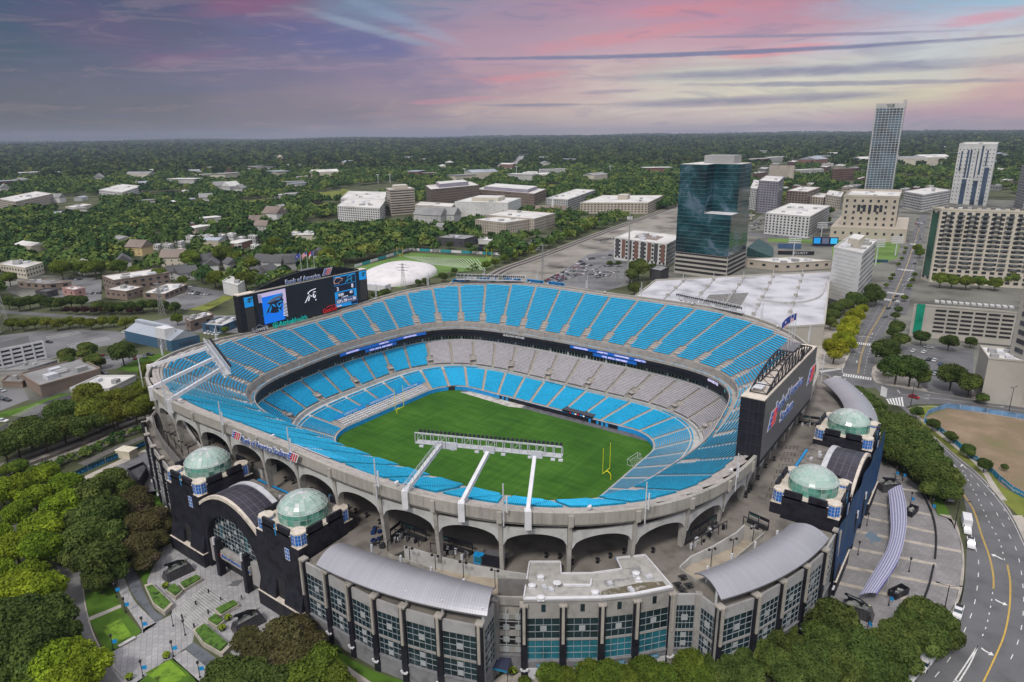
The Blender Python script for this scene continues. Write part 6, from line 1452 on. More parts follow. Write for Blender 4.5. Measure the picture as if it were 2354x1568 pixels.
for(x,y,b,l)in((1465,1185,1,'black lantern post with a blue banner behind the far right statue'),(1515,1200,1,'black lantern post with banner right of the far statue'),(1570,1365,1,'black lantern post right of the striped canopy'),(1270,1510,0,'bare lantern post on the upper right plaza'),(1208,1712,0,'bare lantern post in the middle of the right plaza'),(1560,1828,0,'bare lantern post between canopy and kerb'),(1420,2060,1,'lantern post with banner beside the near dumpster'),(1272,2235,1,'lantern post with banner by the near cat statue'),(1715,1415,1,'lantern post with banner at the corner of the small lawn')):
 lamp(Zr2,x,y,l,4.8,bool(b),-.6)
def remove_tree(o):
 for c in list(o.children):remove_tree(c)
 bpy.data.objects.remove(o)
remove_tree(lp)
def tall_light(zf,x,y,h,arm,label,rz=0.):
 p=zf(x,y,G0);t_=thing('street_light',label,'street light',tuple(p),'tall black street lights on the right');mb=MB();mb.tube([p,p+[0,0,h]],[.16,.09],6);mb.build('pole',M_lampb,t_)
 for s_ in(-1,1):
  e=p+np.array([math.cos(rz)*arm*s_,math.sin(rz)*arm*s_,h+.3]);mb=MB();mb.tube([p+[0,0,h-.3],e],.06,5);mb.build('arm',M_lampb,t_);mb=MB();mb.box(tuple(e),(.9,.4,.15),rz);mb.build('lamp_head',M_lampb,t_)
tall_light(Zr,1873,503,9.5,2.6,'tall black double street light behind the white box truck',.3);tall_light(Zr,1795,1115,9.5,2.6,'tall black street light near the lone white pickup',.3)
tall_light(Zr2,1572,685,11,1.5,'tall dark street light at the corner of the right crossing',1.);tall_light(Zr2,2250,720,11,1.5,'tall dark street light near the beige block on the right',1.)
def small_post(zf,x,y,h,r,m,name,label,cat,group,cap=None,z=G0):
 p=zf(x,y,z);t_=MB();t_.tube([p,p+[0,0,h]],r,8)
 if cap:t_.cyl(tuple(p+[0,0,h]),cap,.2,8)
 o=t_.build(name,m,None,base=tuple(p));o['label']=label;o['category']=cat;o['group']=group;return o
for x,y in((1440,950),(1525,1005),(1352,1032),(1438,1092),(1257,1125),(1340,1188)):small_post(Zl,x,y,1.0,.2,M_lampb,'bollard','short dark bollard light on the wide plaza steps','bollard','bollard lights on the steps',.24)
pts=[(1640,1275),(1690,1370),(1730,1480),(1745,1590),(1743,1690),(1738,1745)];P=np.array(curve(Zr2,pts,60));d=np.r_[0,np.cumsum(np.linalg.norm(np.diff(P,axis=0),axis=1))]
for s_ in np.arange(0,d[-1],1.25):
 q=(np.interp(s_,d,P[:,0]),np.interp(s_,d,P[:,1]));mb=MB();mb.cyl((*q,G0),.26,.95,8);mb.cyl((*q,G0+.95),.3,.12,8,.1);o=mb.build('bollard',M_lampb,None,base=(*q,G0));o['label']='stout black bollard in the upper row along the right plaza kerb';o['category']='bollard';o['group']='upper row of kerb bollards'
P=np.array(curve(Zr2,[(1728,1800),(1700,1920),(1665,2020)],30));d=np.r_[0,np.cumsum(np.linalg.norm(np.diff(P,axis=0),axis=1))]
for s_ in np.arange(0,d[-1],1.25):
 q=(np.interp(s_,d,P[:,0]),np.interp(s_,d,P[:,1]));mb=MB();mb.cyl((*q,G0),.26,.95,8);mb.cyl((*q,G0+.95),.3,.12,8,.1);o=mb.build('bollard',M_lampb,None,base=(*q,G0));o['label']='stout black bollard in the lower row along the right plaza kerb';o['category']='bollard';o['group']='lower row of kerb bollards'
def dumpster(zf,x,y,rz,label):
 p=zf(x,y,G0);t_=thing('dumpster',label,'dumpster',tuple(p));mb=MB();L,Wd,H=5.4,2.3,1.9
 for a in((0,-Wd/2,L,.12),(0,Wd/2,L,.12)):mb.box((p[0]+a[0]*math.cos(rz)-a[1]*math.sin(rz),p[1]+a[0]*math.sin(rz)+a[1]*math.cos(rz),G0),(a[2],a[3],H),rz,0,True)
 for sx_ in(-L/2,L/2):mb.box((p[0]+sx_*math.cos(rz),p[1]+sx_*math.sin(rz),G0),(.12,Wd,H),rz,0,True)
 mb.box((p[0],p[1],G0+.5),(L,Wd,.15),rz);mb.build('body',M_black,t_);mb=MB()
 for k in range(7):mb.box((p[0]+rng.uniform(-2,2)*math.cos(rz),p[1]+rng.uniform(-2,2)*math.sin(rz),G0+.6),(rng.uniform(.5,1.2),rng.uniform(.4,1),rng.uniform(.3,.9)),rng.uniform(0,3),0,True)
 mb.build('rubbish',mat('rubbish',(.25,.25,.24),.8,.4,1.5),t_)
dumpster(Zr2,1575,1425,1.35,'open black dumpster beside the upper part of the striped canopy');dumpster(Zr,1485,960,1.1,'open black dumpster near the lower end of the striped canopy')
M_potleaf=mat('pot_leaves',(.22,.30,.02),.9,.3,2)
def pot(zf,x,y,label,r=1.0):
 p=zf(x,y,G0);t_=thing('potted_plant',label,'plant',tuple(p));mb=MB();mb.cyl(tuple(p),r*.6,.7,10,r*.8);mb.build('pot',M_lampb,t_);mb=MB()
 for k in range(60):
  a,b=rng.uniform(0,6.28),rng.uniform(0,1.4);c=p+np.array([math.cos(a)*math.cos(b)*r*.8,math.sin(a)*math.cos(b)*r*.8,.75+math.sin(b)*.7*r]);s_=.3;v=rng.normal(size=3);v/=np.linalg.norm(v);w_=np.cross(v,rng.normal(size=3));w_/=np.linalg.norm(w_)
  mb.add([c+v*s_,c+w_*s_,c-v*s_,c-w_*s_],[(0,1,2,3)])
 mb.build('leaves',M_potleaf,t_)
for x,y,l in((1420,722,'yellow-green plant in a black pot at the gate portal'),(1143,912,'yellow-green potted plant below the left statue'),(730,1372,'yellow-green potted plant at the plaza corner near the road'),(1150,1395,'large potted plant beside the lower lawn'),(895,1545,'potted plant at the bottom edge of the plaza'),(1890,1020,'potted plant at the foot of the right gate tower'),(1575,1135,'yellow-green potted plant left of the right statue'),(1535,1205,'potted plant below the right statue'),(2140,1185,'dark potted plant at the corner tower')):pot(Zl,x,y,l)
pot(Zr2,1160,1460,'yellow-green potted plant by the banner wall');pot(Zr2,1080,1640,'dark potted plant by the banner wall')
pot(Zn,1370,1500,'yellow-green potted plant beside the ticket building',1.3)
pr=thing('person','person in dark clothes walking across the pale paved plaza','person',tuple(Zl(1668,998)),rz=.8)
PJ=[(0,0,.95,.15),(0,0,1.25,.17),(0,0,1.48,.10),(.02,0,1.62,.09),(.03,0,1.73,.10),(.05,.1,.9,.12),(.18,.11,.5,.085),(.25,.11,.08,.055),(.36,.11,.04,.045),(-.05,-.1,.9,.12),(-.1,-.11,.5,.085),(-.28,-.11,.1,.055),(-.2,-.11,.03,.045),(0,.2,1.42,.07),(-.12,.25,1.15,.05),(-.05,.26,.9,.04),(0,-.2,1.42,.07),(.1,-.25,1.15,.05),(.2,-.24,.92,.04)]
PE=[(0,1),(1,2),(2,3),(3,4),(0,5),(5,6),(6,7),(7,8),(0,9),(9,10),(10,11),(11,12),(2,13),(13,14),(14,15),(2,16),(16,17),(17,18)]
skin('body',PJ,PE,mat('dark_clothes',(.03,.03,.04),.8,.2,3),pr,1)
skin('hair',[(0,0,1.74,.105),(.02,0,1.83,.08)],[(0,1)],mat('hair_dark',(.02,.015,.01),.8,0),pr,1)
a=Zl(1600,912);plate_poly(HEAD,(a[0]-2,a[1]-1,G0+.06),np.array([.8,.6,0]),np.array([-.6,.8,0]),np.array([0,0,1.]),4.2,3.0,0,mat('inlay',(.12,.12,.13),.8,0),None,'paving_emblem')['kind']='structure'
a=Zr(1375,610);plate_poly(HEAD,(a[0]-2.5,a[1]-2,G0+.06),np.array([.5,.86,0]),np.array([-.86,.5,0]),np.array([0,0,1.]),6,5.0,0,mat('inlay_blue',(.12,.17,.22),.8,0),None,'paving_emblem')['kind']='structure'
# things on the high concourse
def tb(zf,x,y,label,g):
 p=zf(x,y,ZD);t_=MB();t_.cyl(tuple(p),.5,.12,10);t_.tube([p,p+[0,0,1.05]],.12,6);t_.cyl(tuple(p+[0,0,1.05]),.55,.12,12);o=t_.build('high_table',M_lampb,None,base=tuple(p));o['label']=label;o['category']='table';o['group']=g
for x,y in((180,345),(230,370),(283,395),(358,425),(450,470),(490,460),(1597,702),(1690,708),(1774,748),(1950,738),(2038,705),(2133,675),(2333,668)):tb(Zn,x,y,'round black standing table by the near arches','black standing tables by the near arches')
for x,y in((1030,575),(1098,608),(1168,645),(1495,790),(1568,820),(1750,895),(1820,925)):tb(Zg,x,y,'round black standing table behind the left gatehouse','black standing tables behind the left gatehouse')
for x,y in((470,1260),(435,1315),(455,1280),(520,1190),(570,1110),(630,1060)):tb(Zr2,x,y,'round black standing table under the right video board','black standing tables by the right gatehouse')
def dbl_lamp(zf,x,y,h,label,z=ZD-1,rz=0):
 p=zf(x,y,z);t_=thing('concourse_lamp',label,'lamp',tuple(p),'twin-headed dark lamps on the ramps');mb=MB();mb.tube([p,p+[0,0,h]],.1,6);mb.beam(p+[-.8*math.cos(rz),-.8*math.sin(rz),h],p+[.8*math.cos(rz),.8*math.sin(rz),h],.1,.1);mb.build('pole',M_lampb,t_)
 for s_ in(-1,1):mb=MB();mb.cyl(tuple(p+[s_*.8*math.cos(rz),s_*.8*math.sin(rz),h-.15]),.33,.35,10);mb.build('lamp_head',M_lampb,t_)
for x,y,l in((660,765,'twin-headed lamp at the top of the near ramp, leftmost'),(836,820,'twin-headed lamp on the near ramp, second from the left'),(1028,868,'twin-headed lamp on the near ramp, third from the left'),(1245,925,'twin-headed lamp beside the end of the grey canopy')):dbl_lamp(Zn,x,y,5.2,l,ZD-1.5,.3)
for x,y,l in((1385,325,'twin-headed lamp on the right ramp, nearer'),(1530,255,'twin-headed lamp on the right ramp, middle'),(1667,175,'twin-headed lamp in the mouth of the right ramp')):dbl_lamp(Zk,x,y,5.2,l,ZD-1.5,.9)
for x,y,l in((1165,960,'twin-headed lamp on the left deck, farthest'),(1215,980,'twin-headed lamp on the left deck, second'),(1262,1030,'twin-headed lamp on the left deck, third'),(1310,1060,'twin-headed lamp nearest the left dome')):dbl_lamp(Zl2,x,y,5.2,l,ZD,.2)
def stall(zf,a,b,depth,label,z=ZD,panels=True,side=1):
 """black bar stall: frame on posts with menu panels, counter and gear behind it"""
 A,B=zf(*a,z),zf(*b,z);d=unit((B-A));n=np.array([-d[1],d[0],0])*side;L=np.linalg.norm(B-A);t_=thing('drinks_stall',label,'stall',tuple(A))
 rz=math.atan2(d[1],d[0]);fr=MB();k=max(2,int(L/3.2))
 for i in range(k+1):q=A+d*L*i/k;fr.box((q[0],q[1],z),(.18,.18,3.0),rz,0,True);q2=q+n*depth;fr.box((q2[0],q2[1],z),(.15,.15,2.6),rz,0,True)
 fr.beam(A+[0,0,3.0],B+[0,0,3.0],.2,.2);fr.beam(A+n*depth+[0,0,2.6],B+n*depth+[0,0,2.6],.15,.15);fr.build('frame',M_black,t_)
 for i in range(k):q=A+d*L*(i+.5)/k-n*.12;mb=MB();mb.box((q[0],q[1],z+2.15),(L/k*.86,.12,.8),rz,0,True);mb.build('menu_panel',M_black if i%3 else mat('menu_green',(.02,.06,.06),.5,0),t_)
 mb=MB();q=(A+B)/2+n*.3;mb.box((q[0],q[1],z),(L,.7,1.05),rz,0,True);mb.build('counter',M_dark,t_)
 for i in range(int(L*1.1)):
  q=A+d*rng.uniform(.4,L-.4)+n*rng.uniform(.9,depth-.2);s_=rng.uniform(.4,1.0);mb=MB();mb.box((q[0],q[1],z),(s_,s_*.8,rng.uniform(.7,1.5)),rz,0,True);mb.build('bar_equipment',(M_whitemetal,M_black,M_conc_d,M_meshg)[i%4],t_)
stall(Zn,(420,500),(520,600),3.2,'angled black drinks stall with crates beside the left canopy',side=-1)if False else None
stall(Zn,(610,530),(770,590),3.0,'black drinks stall in front of the near arches, left section',side=-1);stall(Zn,(850,615),(1090,680),3.4,'black drinks stall in front of the near arches, right section',side=-1);stall(Zn,(450,640),(600,520),2.6,'black angled bar stall next to the blue crates',side=-1)
stall(Zk,(1190,170),(1420,30),3.2,'black drinks stall beside the right ramp',side=-1);stall(Zk,(1640,10),(1775,70),2.6,'black stall above the mouth of the right ramp',side=-1)
stall(Zl2,(1330,850),(1430,960),3.0,'black stall at the far left of the concourse',side=1);stall(Zl2,(1390,830),(1540,960),3.0,'black bar stall under the leftmost arches',side=1)
stall(Zr2,(800,800),(945,820),2.8,'black stall behind the far right dome',side=-1);stall(Zr2,(625,1300),(700,1280),2.5,'black stall behind the near right dome',side=-1)
kk=thing('food_cart','grey-roofed food cart in front of the near arches','kiosk',tuple(Zn(1240,740,ZD)));p=Zn(1240,745,ZD);mb=MB();mb.box((p[0],p[1],ZD),(6.0,3.0,2.4),.3,0,True);mb.build('body',M_black,kk);mb=MB();mb.box((p[0]+.3,p[1]+.8,ZD+2.4),(6.2,2.0,.25),.3,0,True);mb.build('roof',M_meshg,kk);mb=MB();mb.box((p[0]-.2,p[1]-1.0,ZD+1.3),(5.2,.9,.3),.3,0,True);mb.build('counter',M_whitemetal,kk)
kk=thing('drinks_fridge','bright blue drinks fridge cabinet beside the grey food cart','cabinet',tuple(Zn(1135,740,ZD)));p=Zn(1135,738,ZD);mb=MB();mb.box((p[0],p[1],ZD),(2.4,1.4,2.5),.3,0,True);mb.build('body',M_cyan,kk);mb=MB();mb.box((p[0]+.2,p[1]-.72,ZD+.5),(1.9,.12,1.5),.3,0,True);mb.build('glass_door',M_teal,kk)
for i in range(16):
 x,y=385+rng.uniform(0,100),500+rng.uniform(0,140);p=Zn(x,y,ZD);mb=MB();mb.box((p[0],p[1],ZD),(1.1,.8,.8),rng.uniform(0,3),0,True);o=mb.build('crate',(M_led,mat('crate_navy',(.01,.03,.12),.6,0),M_dark,M_conc_d)[i%4]if i%4 else mat('crate_navy',(.01,.03,.12),.6,0),None,base=tuple(p));o['label']='dark plastic crate in the heap beside the left drinks stall';o['category']='crate';o['group']='heap of dark crates on the concourse'
bx=thing('vent_block','square concrete vent block with a dark top between the left domes and the arches','vent',tuple(Zl2(1830,1170,ZD)));p=Zl2(1830,1150,ZD);mb=MB();mb.box((p[0],p[1],ZD),(5,5,3.0),0,0,True);mb.build('wall',M_conc_l,bx);mb=MB();mb.box((p[0],p[1],ZD+3.0),(5.1,5.1,.5),0,0,True);mb.build('rim',mat('vent_rim',(.12,.11,.1),.8,0),bx)
for i in range(9):
 x0,y0=790-i*17,985+i*42;a,b=Zr2(x0,y0,ZD),Zr2(x0-75,y0-8,ZD);t_=thing('queue_barrier','row of black queue posts under the right video board','barrier',tuple(a),'queue barriers by the right gatehouse');
 for k in range(4):q=a+(b-a)*k/3;mb=MB();mb.cyl(tuple(q),.18,.05,8);mb.tube([q,q+[0,0,1.0]],.05,5);mb.build('post',M_lampb,t_)
 mb=MB();mb.beam(a+[0,0,.9],b+[0,0,.9],.03,.06);mb.build('belt',M_lampb,t_)
for x,y in((1160,450),(1235,455),(1195,400),(1190,490)):
 p=Zk(x,y,ZD);t_=thing('picnic_table','dark mesh picnic table on the terrace right of the ticket building','table',tuple(p),'picnic tables by the ticket building');mb=MB();mb.box((p[0],p[1],ZD+.75),(1.8,.8,.08),.9);mb.build('top',M_lampb,t_)
 for s_ in(-.75,.75):mb=MB();mb.box((p[0]-s_*math.sin(.9),p[1]+s_*math.cos(.9),ZD+.45),(1.8,.3,.07),.9);mb.build('bench',M_lampb,t_)
 mb=MB();mb.box((p[0],p[1],ZD),(.3,1.4,.72),.9,0,True);mb.build('frame',M_lampb,t_)
wall_line([Zl2(1265,790,ZD),Zl2(1300,860,ZD),Zl2(1390,985,ZD)],ZD,ZD+1.3,.4,M_conc_l,'deck_wall');wall_line([Zl2(1140,800,ZD),Zl2(1165,900,ZD),Zl2(1250,1010,ZD)],ZD,ZD+1.0,.2,M_conc_d,'deck_rail');wall_line([Zl2(1015,800,ZD),Zl2(1135,790,ZD)],ZD,ZD+2.2,.4,M_conc_l,'deck_wall');wall_line([Zl2(1150,790,ZD),Zl2(1265,770,ZD)],ZD,ZD+2.4,.4,M_conc_l,'deck_wall');wall_line([Zl2(1160,740,ZD),Zl2(1290,725,ZD)],ZD,ZD+2.4,.4,M_conc_l,'deck_wall')
for x,y in((1000,850),(1135,830),(1150,760)):p=Zl2(x,y,ZD);mb=MB();mb.box((p[0],p[1],ZD-2),(1.2,1.2,5.0),.3,0,True);mb.build('deck_pier',M_black,stadium)
dk=thing('blue_awning','dark navy awning over the pavement between canopy wing and ticket building','awning',tuple(Zn(1290,1480)));p=[Zn(*q,G0+4)for q in((1215,1355),(1360,1380),(1330,1490),(1205,1460))];mb=MB();mb.prism([q[:2]for q in p],G0+3.8,G0+4.1);mb.build('cloth',mat('awning_navy',(.035,.04,.08),.7,.1,.5),dk);mb=MB();mb.beam(p[3]-[0,0,.2],p[2]-[0,0,.2],.1,.5);mb.build('valance',M_bluef,dk)
for q in(p[2],p[3]):mb=MB();mb.box((q[0],q[1],G0),(.12,.12,3.8),0,0,True);mb.build('post',M_lampb,dk)
# wider ground and blocks
EXCL=[];FRONT=[]
def garea(name,zf,pts,m,lift=.012,block=True,**k):
 P=[tuple(zf(x,y,G0)[:2])for x,y in pts];mb=MB();poly_fill(P,[],G0+lift,mb);o=mb.build(name,m);o['kind']='structure'
 if block:EXCL.append(np.array(P))
 return P
M_city=mat('city_paving',(.135,.135,.115),.9,.42,.025,coord='World',detail=8)
M_gravel=mat('pale_gravel',(.21,.195,.17),.95,.38,.035,coord='World',detail=8)
M_lot=mat('car_park_asphalt',(.15,.15,.155),.9,.2,.05,coord='World',detail=7)
garea('city_blocks',Z3,[(-400,1800),(-200,1350),(430,1010),(560,920),(1000,850),(1500,830),(1720,800),(2600,850),(3000,1200),(3000,2050),(1500,2100),(900,1800)],M_city,.006)
garea('works_ground',Z2,[(1100,1150),(1500,1000),(1800,885),(2060,790),(2400,660),(2500,720),(2330,880),(2050,960),(1870,1100),(1500,1210),(1350,1260)],M_gravel,.01)
garea('parking_lot',Z2,[(1400,1210),(1560,1110),(1700,1020),(1880,985),(2000,1110),(1980,1230),(1700,1300)],M_lot,.016)
garea('road',Z2,[(1210,960),(1330,915),(1500,865),(1640,780),(1760,755),(1870,770),(1700,830),(1560,855),(1420,930),(1330,1010),(1220,1010)],M_asph,.016)
garea('grass',Z2,[(1250,970),(1400,905),(1440,920),(1330,960),(1340,1010),(1260,1010)],M_lawn2,.02)
garea('road',Z2,[(960,470),(960,455),(1060,430),(1130,415),(1200,375),(1215,340),(1325,338),(1290,375),(1230,420),(1200,455),(1060,458)],mat('far_road',(.27,.265,.26),.9,.1,.01,coord='World'),.02)
garea('practice_field',Z2,[(100,1112),(480,1008),(1110,1047),(985,1130),(740,1140),(400,1250),(150,1200)],mat('practice_turf',(.09,.17,.03),.95,.2,.05,coord='World'),.02)
for k in range(22):
 a=Z2(430+k*24,1030+k*.9,G0);b=Z2(640+k*17,1090+k*2,G0);mb=MB();mb.beam((*a[:2],G0+.04),(*b[:2],G0+.04),.4,.02);o=mb.build('field_line',M_line);o['kind']='structure'
garea('grass',Z1,[(1580,655),(1800,640),(1930,650),(1930,690),(1750,715),(1640,690)],M_lawn2,.012);garea('grass',Z1,[(2190,590),(2354,580),(2354,640),(2200,640)],M_lawn2);garea('grass',Z2,[(0,560),(110,590),(120,620),(0,640)],M_lawn2);garea('grass',Z2,[(1400,540),(1520,535),(1500,590),(1420,590)],M_lawn2)
garea('road',Z1,[(1100,1240),(1310,1235),(1650,1290),(1650,1320),(1400,1290),(1150,1262)],M_asph,.02);garea('parking_lot',Z1,[(1130,1330),(1320,1268),(1540,1310),(1380,1375),(1280,1400),(1180,1380)],M_lot,.02);garea('lawn',Z1,[(1300,1400),(1480,1340),(1540,1300),(1620,1310),(1540,1350),(1420,1410)],M_lawn2,.024)
garea('road',Z1,[(0,1400),(400,1430),(900,1465),(1000,1480),(900,1490),(400,1450),(0,1425)],M_asph,.02);garea('parking_lot',Z1,[(450,1215),(560,1170),(700,1190),(700,1330),(560,1360),(400,1330)],M_lot,.02);garea('service_ground',Z1,[(0,1180),(300,1160),(560,1180),(600,1340),(200,1330),(0,1260)],M_city,.01)
garea('parking_lot',Zl2,[(240,170),(560,158),(800,170),(900,190),(800,260),(520,300),(300,380),(0,400),(0,200)],M_lot,.02);garea('parking_lot',Zl2,[(700,340),(1050,330),(1040,380),(800,430),(700,440)],M_lot,.02);garea('lawn',Zl2,[(800,430),(1000,340),(1190,310),(1250,320),(1100,410),(1000,450),(900,450)],M_lawn,.03)
garea('parking_lot',Zl2,[(0,560),(160,560),(200,640),(0,720)],M_lot,.02);garea('parking_lot',Zl2,[(130,760),(330,650),(500,600),(560,700),(360,780),(250,780),(60,800),(40,860),(-30,850)],M_asph2,.02);garea('lawn',Zl2,[(0,730),(200,680),(420,600),(500,600),(330,650),(130,740),(0,770)],M_lawn,.025);garea('parking_lot',Zl2,[(1180,180),(1660,180),(1700,60),(1250,60),(900,130),(1000,200)],M_lot,.015);garea('service_ground',Zl2,[(0,420),(420,360),(600,560),(250,650),(0,640)],M_city,.012)
for zf,a,b,w_,n in((Zl2,(150,755),(330,668),34,12),(Zl2,(330,215),(560,175),40,14),(Zl2,(480,270),(760,215),40,16)):
 A,B=zf(*a,G0)[:2],zf(*b,G0)[:2];d=unit(B-A);nn=np.array([-d[1],d[0]])
 for k in range(n):q=A+(B-A)*k/n;mb=MB();mb.beam((*(q-nn*5),G0+.04),(*(q+nn*5),G0+.04),.14,.02);o=mb.build('bay_line',M_line);o['kind']='structure'
# buildings
wm=lambda n,c,r=.25:mat(n,c,r,.3,.05,coord='World',spec=.6)
W_dk,W_bl,W_gn,W_gr=wm('window_dark',(.03,.035,.045)),wm('window_blue',(.05,.08,.13)),wm('window_green',(.03,.10,.07)),wm('window_grey',(.10,.11,.12))
def wallm(n,c):return mat('wall_'+n,c,.85,.08,.05,coord='World')
WALLS=dict(white=(.55,.55,.54),cream=(.50,.46,.38),beige=(.42,.37,.31),brick=(.17,.09,.07),brown=(.21,.16,.13),grey=(.30,.30,.30),lgrey=(.42,.42,.41),dark=(.06,.06,.065),pink=(.38,.22,.20),purple=(.26,.24,.29),blue=(.04,.10,.17),yellow=(.55,.42,.22),concrete=(.38,.36,.32))
ROOFS=dict(w=(.55,.54,.52),g=(.24,.24,.24),d=(.09,.09,.095),b=(.20,.16,.14),s=(.30,.33,.38))
R_={k:mat('roof_'+k,v,.9,.14,.04,coord='World',detail=7)for k,v in ROOFS.items()}
brnd=random.Random(11)
def window_set(t_,faces,z0,z1,fh,cw,ww,wh,m,nmax=98,band=False):
 items=[]
 for A,B,n in faces:
  d=unit(B-A);L=np.linalg.norm(B-A);nc=max(1,int(L/cw));nf=max(1,int((z1-z0)/fh));rz=math.atan2(d[1],d[0])
  for j in range(nf):
   z=z0+(j+.5)*(z1-z0)/nf
   if band:items.append((A+d*L/2+n*.06,(L-1.2,.3,wh),rz,z))
   else:
    for i in range(nc):items.append((A+d*L*(i+.5)/nc+n*.06,(ww,.3,wh),rz,z))
 items.sort(key=lambda q:(q[0][0]-CX)**2+(q[0][1]-CY)**2+(q[3]-CZ)**2)
 for c,dim,rz,z in items[:nmax]:mb=MB();mb.box((c[0],c[1],z),dim,rz);mb.build('window',m,t_)
 if len(items)>nmax:
  mb=MB();[mb.box((c[0],c[1],z),dim,rz)for c,dim,rz,z in items[nmax:]];mb.build('window',m,t_,kind='stuff')
def bld(zf,L,C,Rr,top,label,wall='lgrey',roof='w',fh=3.6,cw=4.,ww=1.6,wh=1.7,wm_=None,band=False,depth=None,units=3,par=.8,z0=G0,h=None,cat='building',nmax=98,t_=None,win=True,setb=1.5):
 C=zf(*C,z0)[:2];L=zf(*L,z0)[:2]
 if Rr is None:d=unit(C-L);n=np.array([-d[1],d[0]]);n=n if n@(np.array([CX,CY])-C)<0 else-n;Rr=C+n*depth
 else:Rr=zf(*Rr,z0)[:2]
 F=L+Rr-C;zt=h+z0 if h else ztop(C[0],C[1],(0,0)if False else top_P(zf,top));P=[C,Rr,F,L]
 if t_ is None:t_=thing('building',label,cat,(float(C[0]),float(C[1]),G0))
 EXCL.append(np.array(P));FRONT.append((sum(P)/4,max(np.linalg.norm(C-F),np.linalg.norm(L-Rr))/2));mb=MB();mb.prism(P,z0-.3,zt-par);mb.build('wall',wallm(wall,WALLS[wall]),t_)
 mr=MB();mr.flat(P,zt-par+.03);mr.build('roof',R_[roof],t_)
 if par>.1:
  pm=MB();
  for a,b in zip(P,P[1:]+P[:1]):pm.beam((*a,zt-par/2),(*b,zt-par/2),.5,par)
  pm.build('parapet',wallm(wall,WALLS[wall]),t_)
 cen=(C+F)/2
 if win:
  fs=[]
  for a,b in((C,Rr),(L,C),(F,L),(Rr,F)):
   d=unit(b-a);n=np.array([d[1],-d[0]]);n=n if n@(a-cen)>0 else-n
   if n@(np.array([CX,CY])-a)>0:fs.append((a,b,n))
  window_set(t_,fs,z0+setb,zt-par-.4,fh,cw,ww,wh,wm_ or W_dk,nmax,band)
 for k in range(units):
  u,v=brnd.uniform(.15,.8),brnd.uniform(.15,.8);q=C+(Rr-C)*u+(L-C)*v;s_=min(6,.12*np.linalg.norm(F-C));mb=MB();mb.box((q[0],q[1],zt-par),(s_,s_*brnd.uniform(.5,1),brnd.uniform(1,2.4)),math.atan2(*(Rr-C)[::-1]),0,True);mb.build('rooftop_unit',M_whitemetal if k%2 else wallm('grey',WALLS['grey']),t_)
 return t_,P,zt
OFFS={}
for k_,(ox,oy,w_)in dict(Z1=(0,400,1280),Z2=(1280,400,1280),Z3=(2560,300,1280),Zl2=(0,1150,1280),Zr2=(2560,1150,1280)).items():OFFS[globals()[k_]]=oy*.613021
def top_P(zf,y):return OFFS[zf]+y*1280/2354*.613021
def top_box(P,zt,f,h,wall,t_,name='upper_storey',roof='w'):
 c=sum(P)/4;Q=[c+(q-c)*f for q in P];mb=MB();mb.prism(Q,zt-1,zt+h);mb.build(name,wallm(wall,WALLS[wall]),t_);mr=MB();mr.flat([c+(q-c)*f*.97 for q in P],zt+h+.03);mr.build('roof',R_[roof],t_)
t_,P,zt=bld(Z2,(318,735),(345,752),(512,738),572,'beige office tower with dark window bands beside the white apartments','beige','w',3.6,band=True,wh=1.5,units=4);top_box(P,zt,.55,5,'beige',t_)
t_,P,zt=bld(Z2,(585,660),(622,700),(955,660),570,'grey and brown hospital block with a raised grey top storey','brown','w',3.8,5,2.6,1.8,units=4);top_box(P,zt,.6,6,'purple',t_)
t_,P,zt=bld(Z2,(925,640),(1330,680),(1415,640),600,'long brown-brick medical building with stepped grey roofs','brown','w',3.8,5,2.4,1.8,units=5);top_box(P,zt,.75,5,'purple',t_)
bld(Z2,(512,765),(760,782),(786,755),690,'cream hotel with rows of small windows and a green roof corner','cream','w',3.1,4,1.5,1.3,units=2)
t_,P,zt=bld(Z2,(785,760),(1150,770),(1240,730),662,'large white windowless hall in front of the brick medical building','white','w',6,14,1,1,units=3);top_box(P,zt,.5,5,'cream',t_)
bld(Z2,(1000,838),(1330,870),(1475,825),772,'long beige four-storey school wing with a white roof','beige','w',3.4,4,1.2,1.5);t_,P,zt=bld(Z2,(925,868),(1135,895),(1325,862),800,'beige L-shaped school building with tall narrow windows','beige','w',3.4,4,1.0,1.8)
bld(Z2,(657,958),(850,972),(940,945),912,'dark grey flat-roofed hall by the practice field','dark','g',6,9,3,1.2);bld(Z2,(945,948),(1035,955),(1052,935),922,'small white-roofed store next to the dark hall','white','w',win=False,units=1)
bld(Z2,(1362,474),(1370,476),(1562,470),432,'white office building with dark windows standing in the far woods','white','w',4,6,4,1.8,units=2);bld(Z2,(1255,476),(1350,480),(1355,470),456,'low white car park left of the far white office','white','w',3.5,band=True,wh=1,units=0)
t_,P,zt=bld(Z2,(1410,718),(1560,730),(1750,650),640,'grey and white apartment block with balconies left of the big car park','lgrey','w',3.2,4.2,2.,1.8,units=6);t_,P,zt=bld(Z2,(1645,738),(2110,740),(2218,680),662,'very wide beige car park building with a pale roof deck','beige','w',3.3,5,2.6,1.6,units=4);top_box(P,zt,.15,7,'beige',t_)
t_,P,zt=bld(Z2,(1880,1052),(2235,1110),(2345,1040),948,'white, black and maroon apartment block beside the glass tower','white','w',3.2,4.4,2.2,2.2,units=6,nmax=80)
for k in range(8):
 a,b=P[3],P[0];d=unit(b-a);L_=np.linalg.norm(b-a);n=np.array([d[1],-d[0]]);n=n if n@(np.array([CX,CY])-a)>0 else-n;q=a+d*L_*(k+.5)/8;mb=MB();mb.box((*(q+n*.05),G0+4),(L_/8*.55,.4,zt-G0-5),math.atan2(d[1],d[0]),0,True);mb.build('facade_panel',wallm('dark',WALLS['dark'])if k%2==0 else wallm('brick',WALLS['brick']),t_)
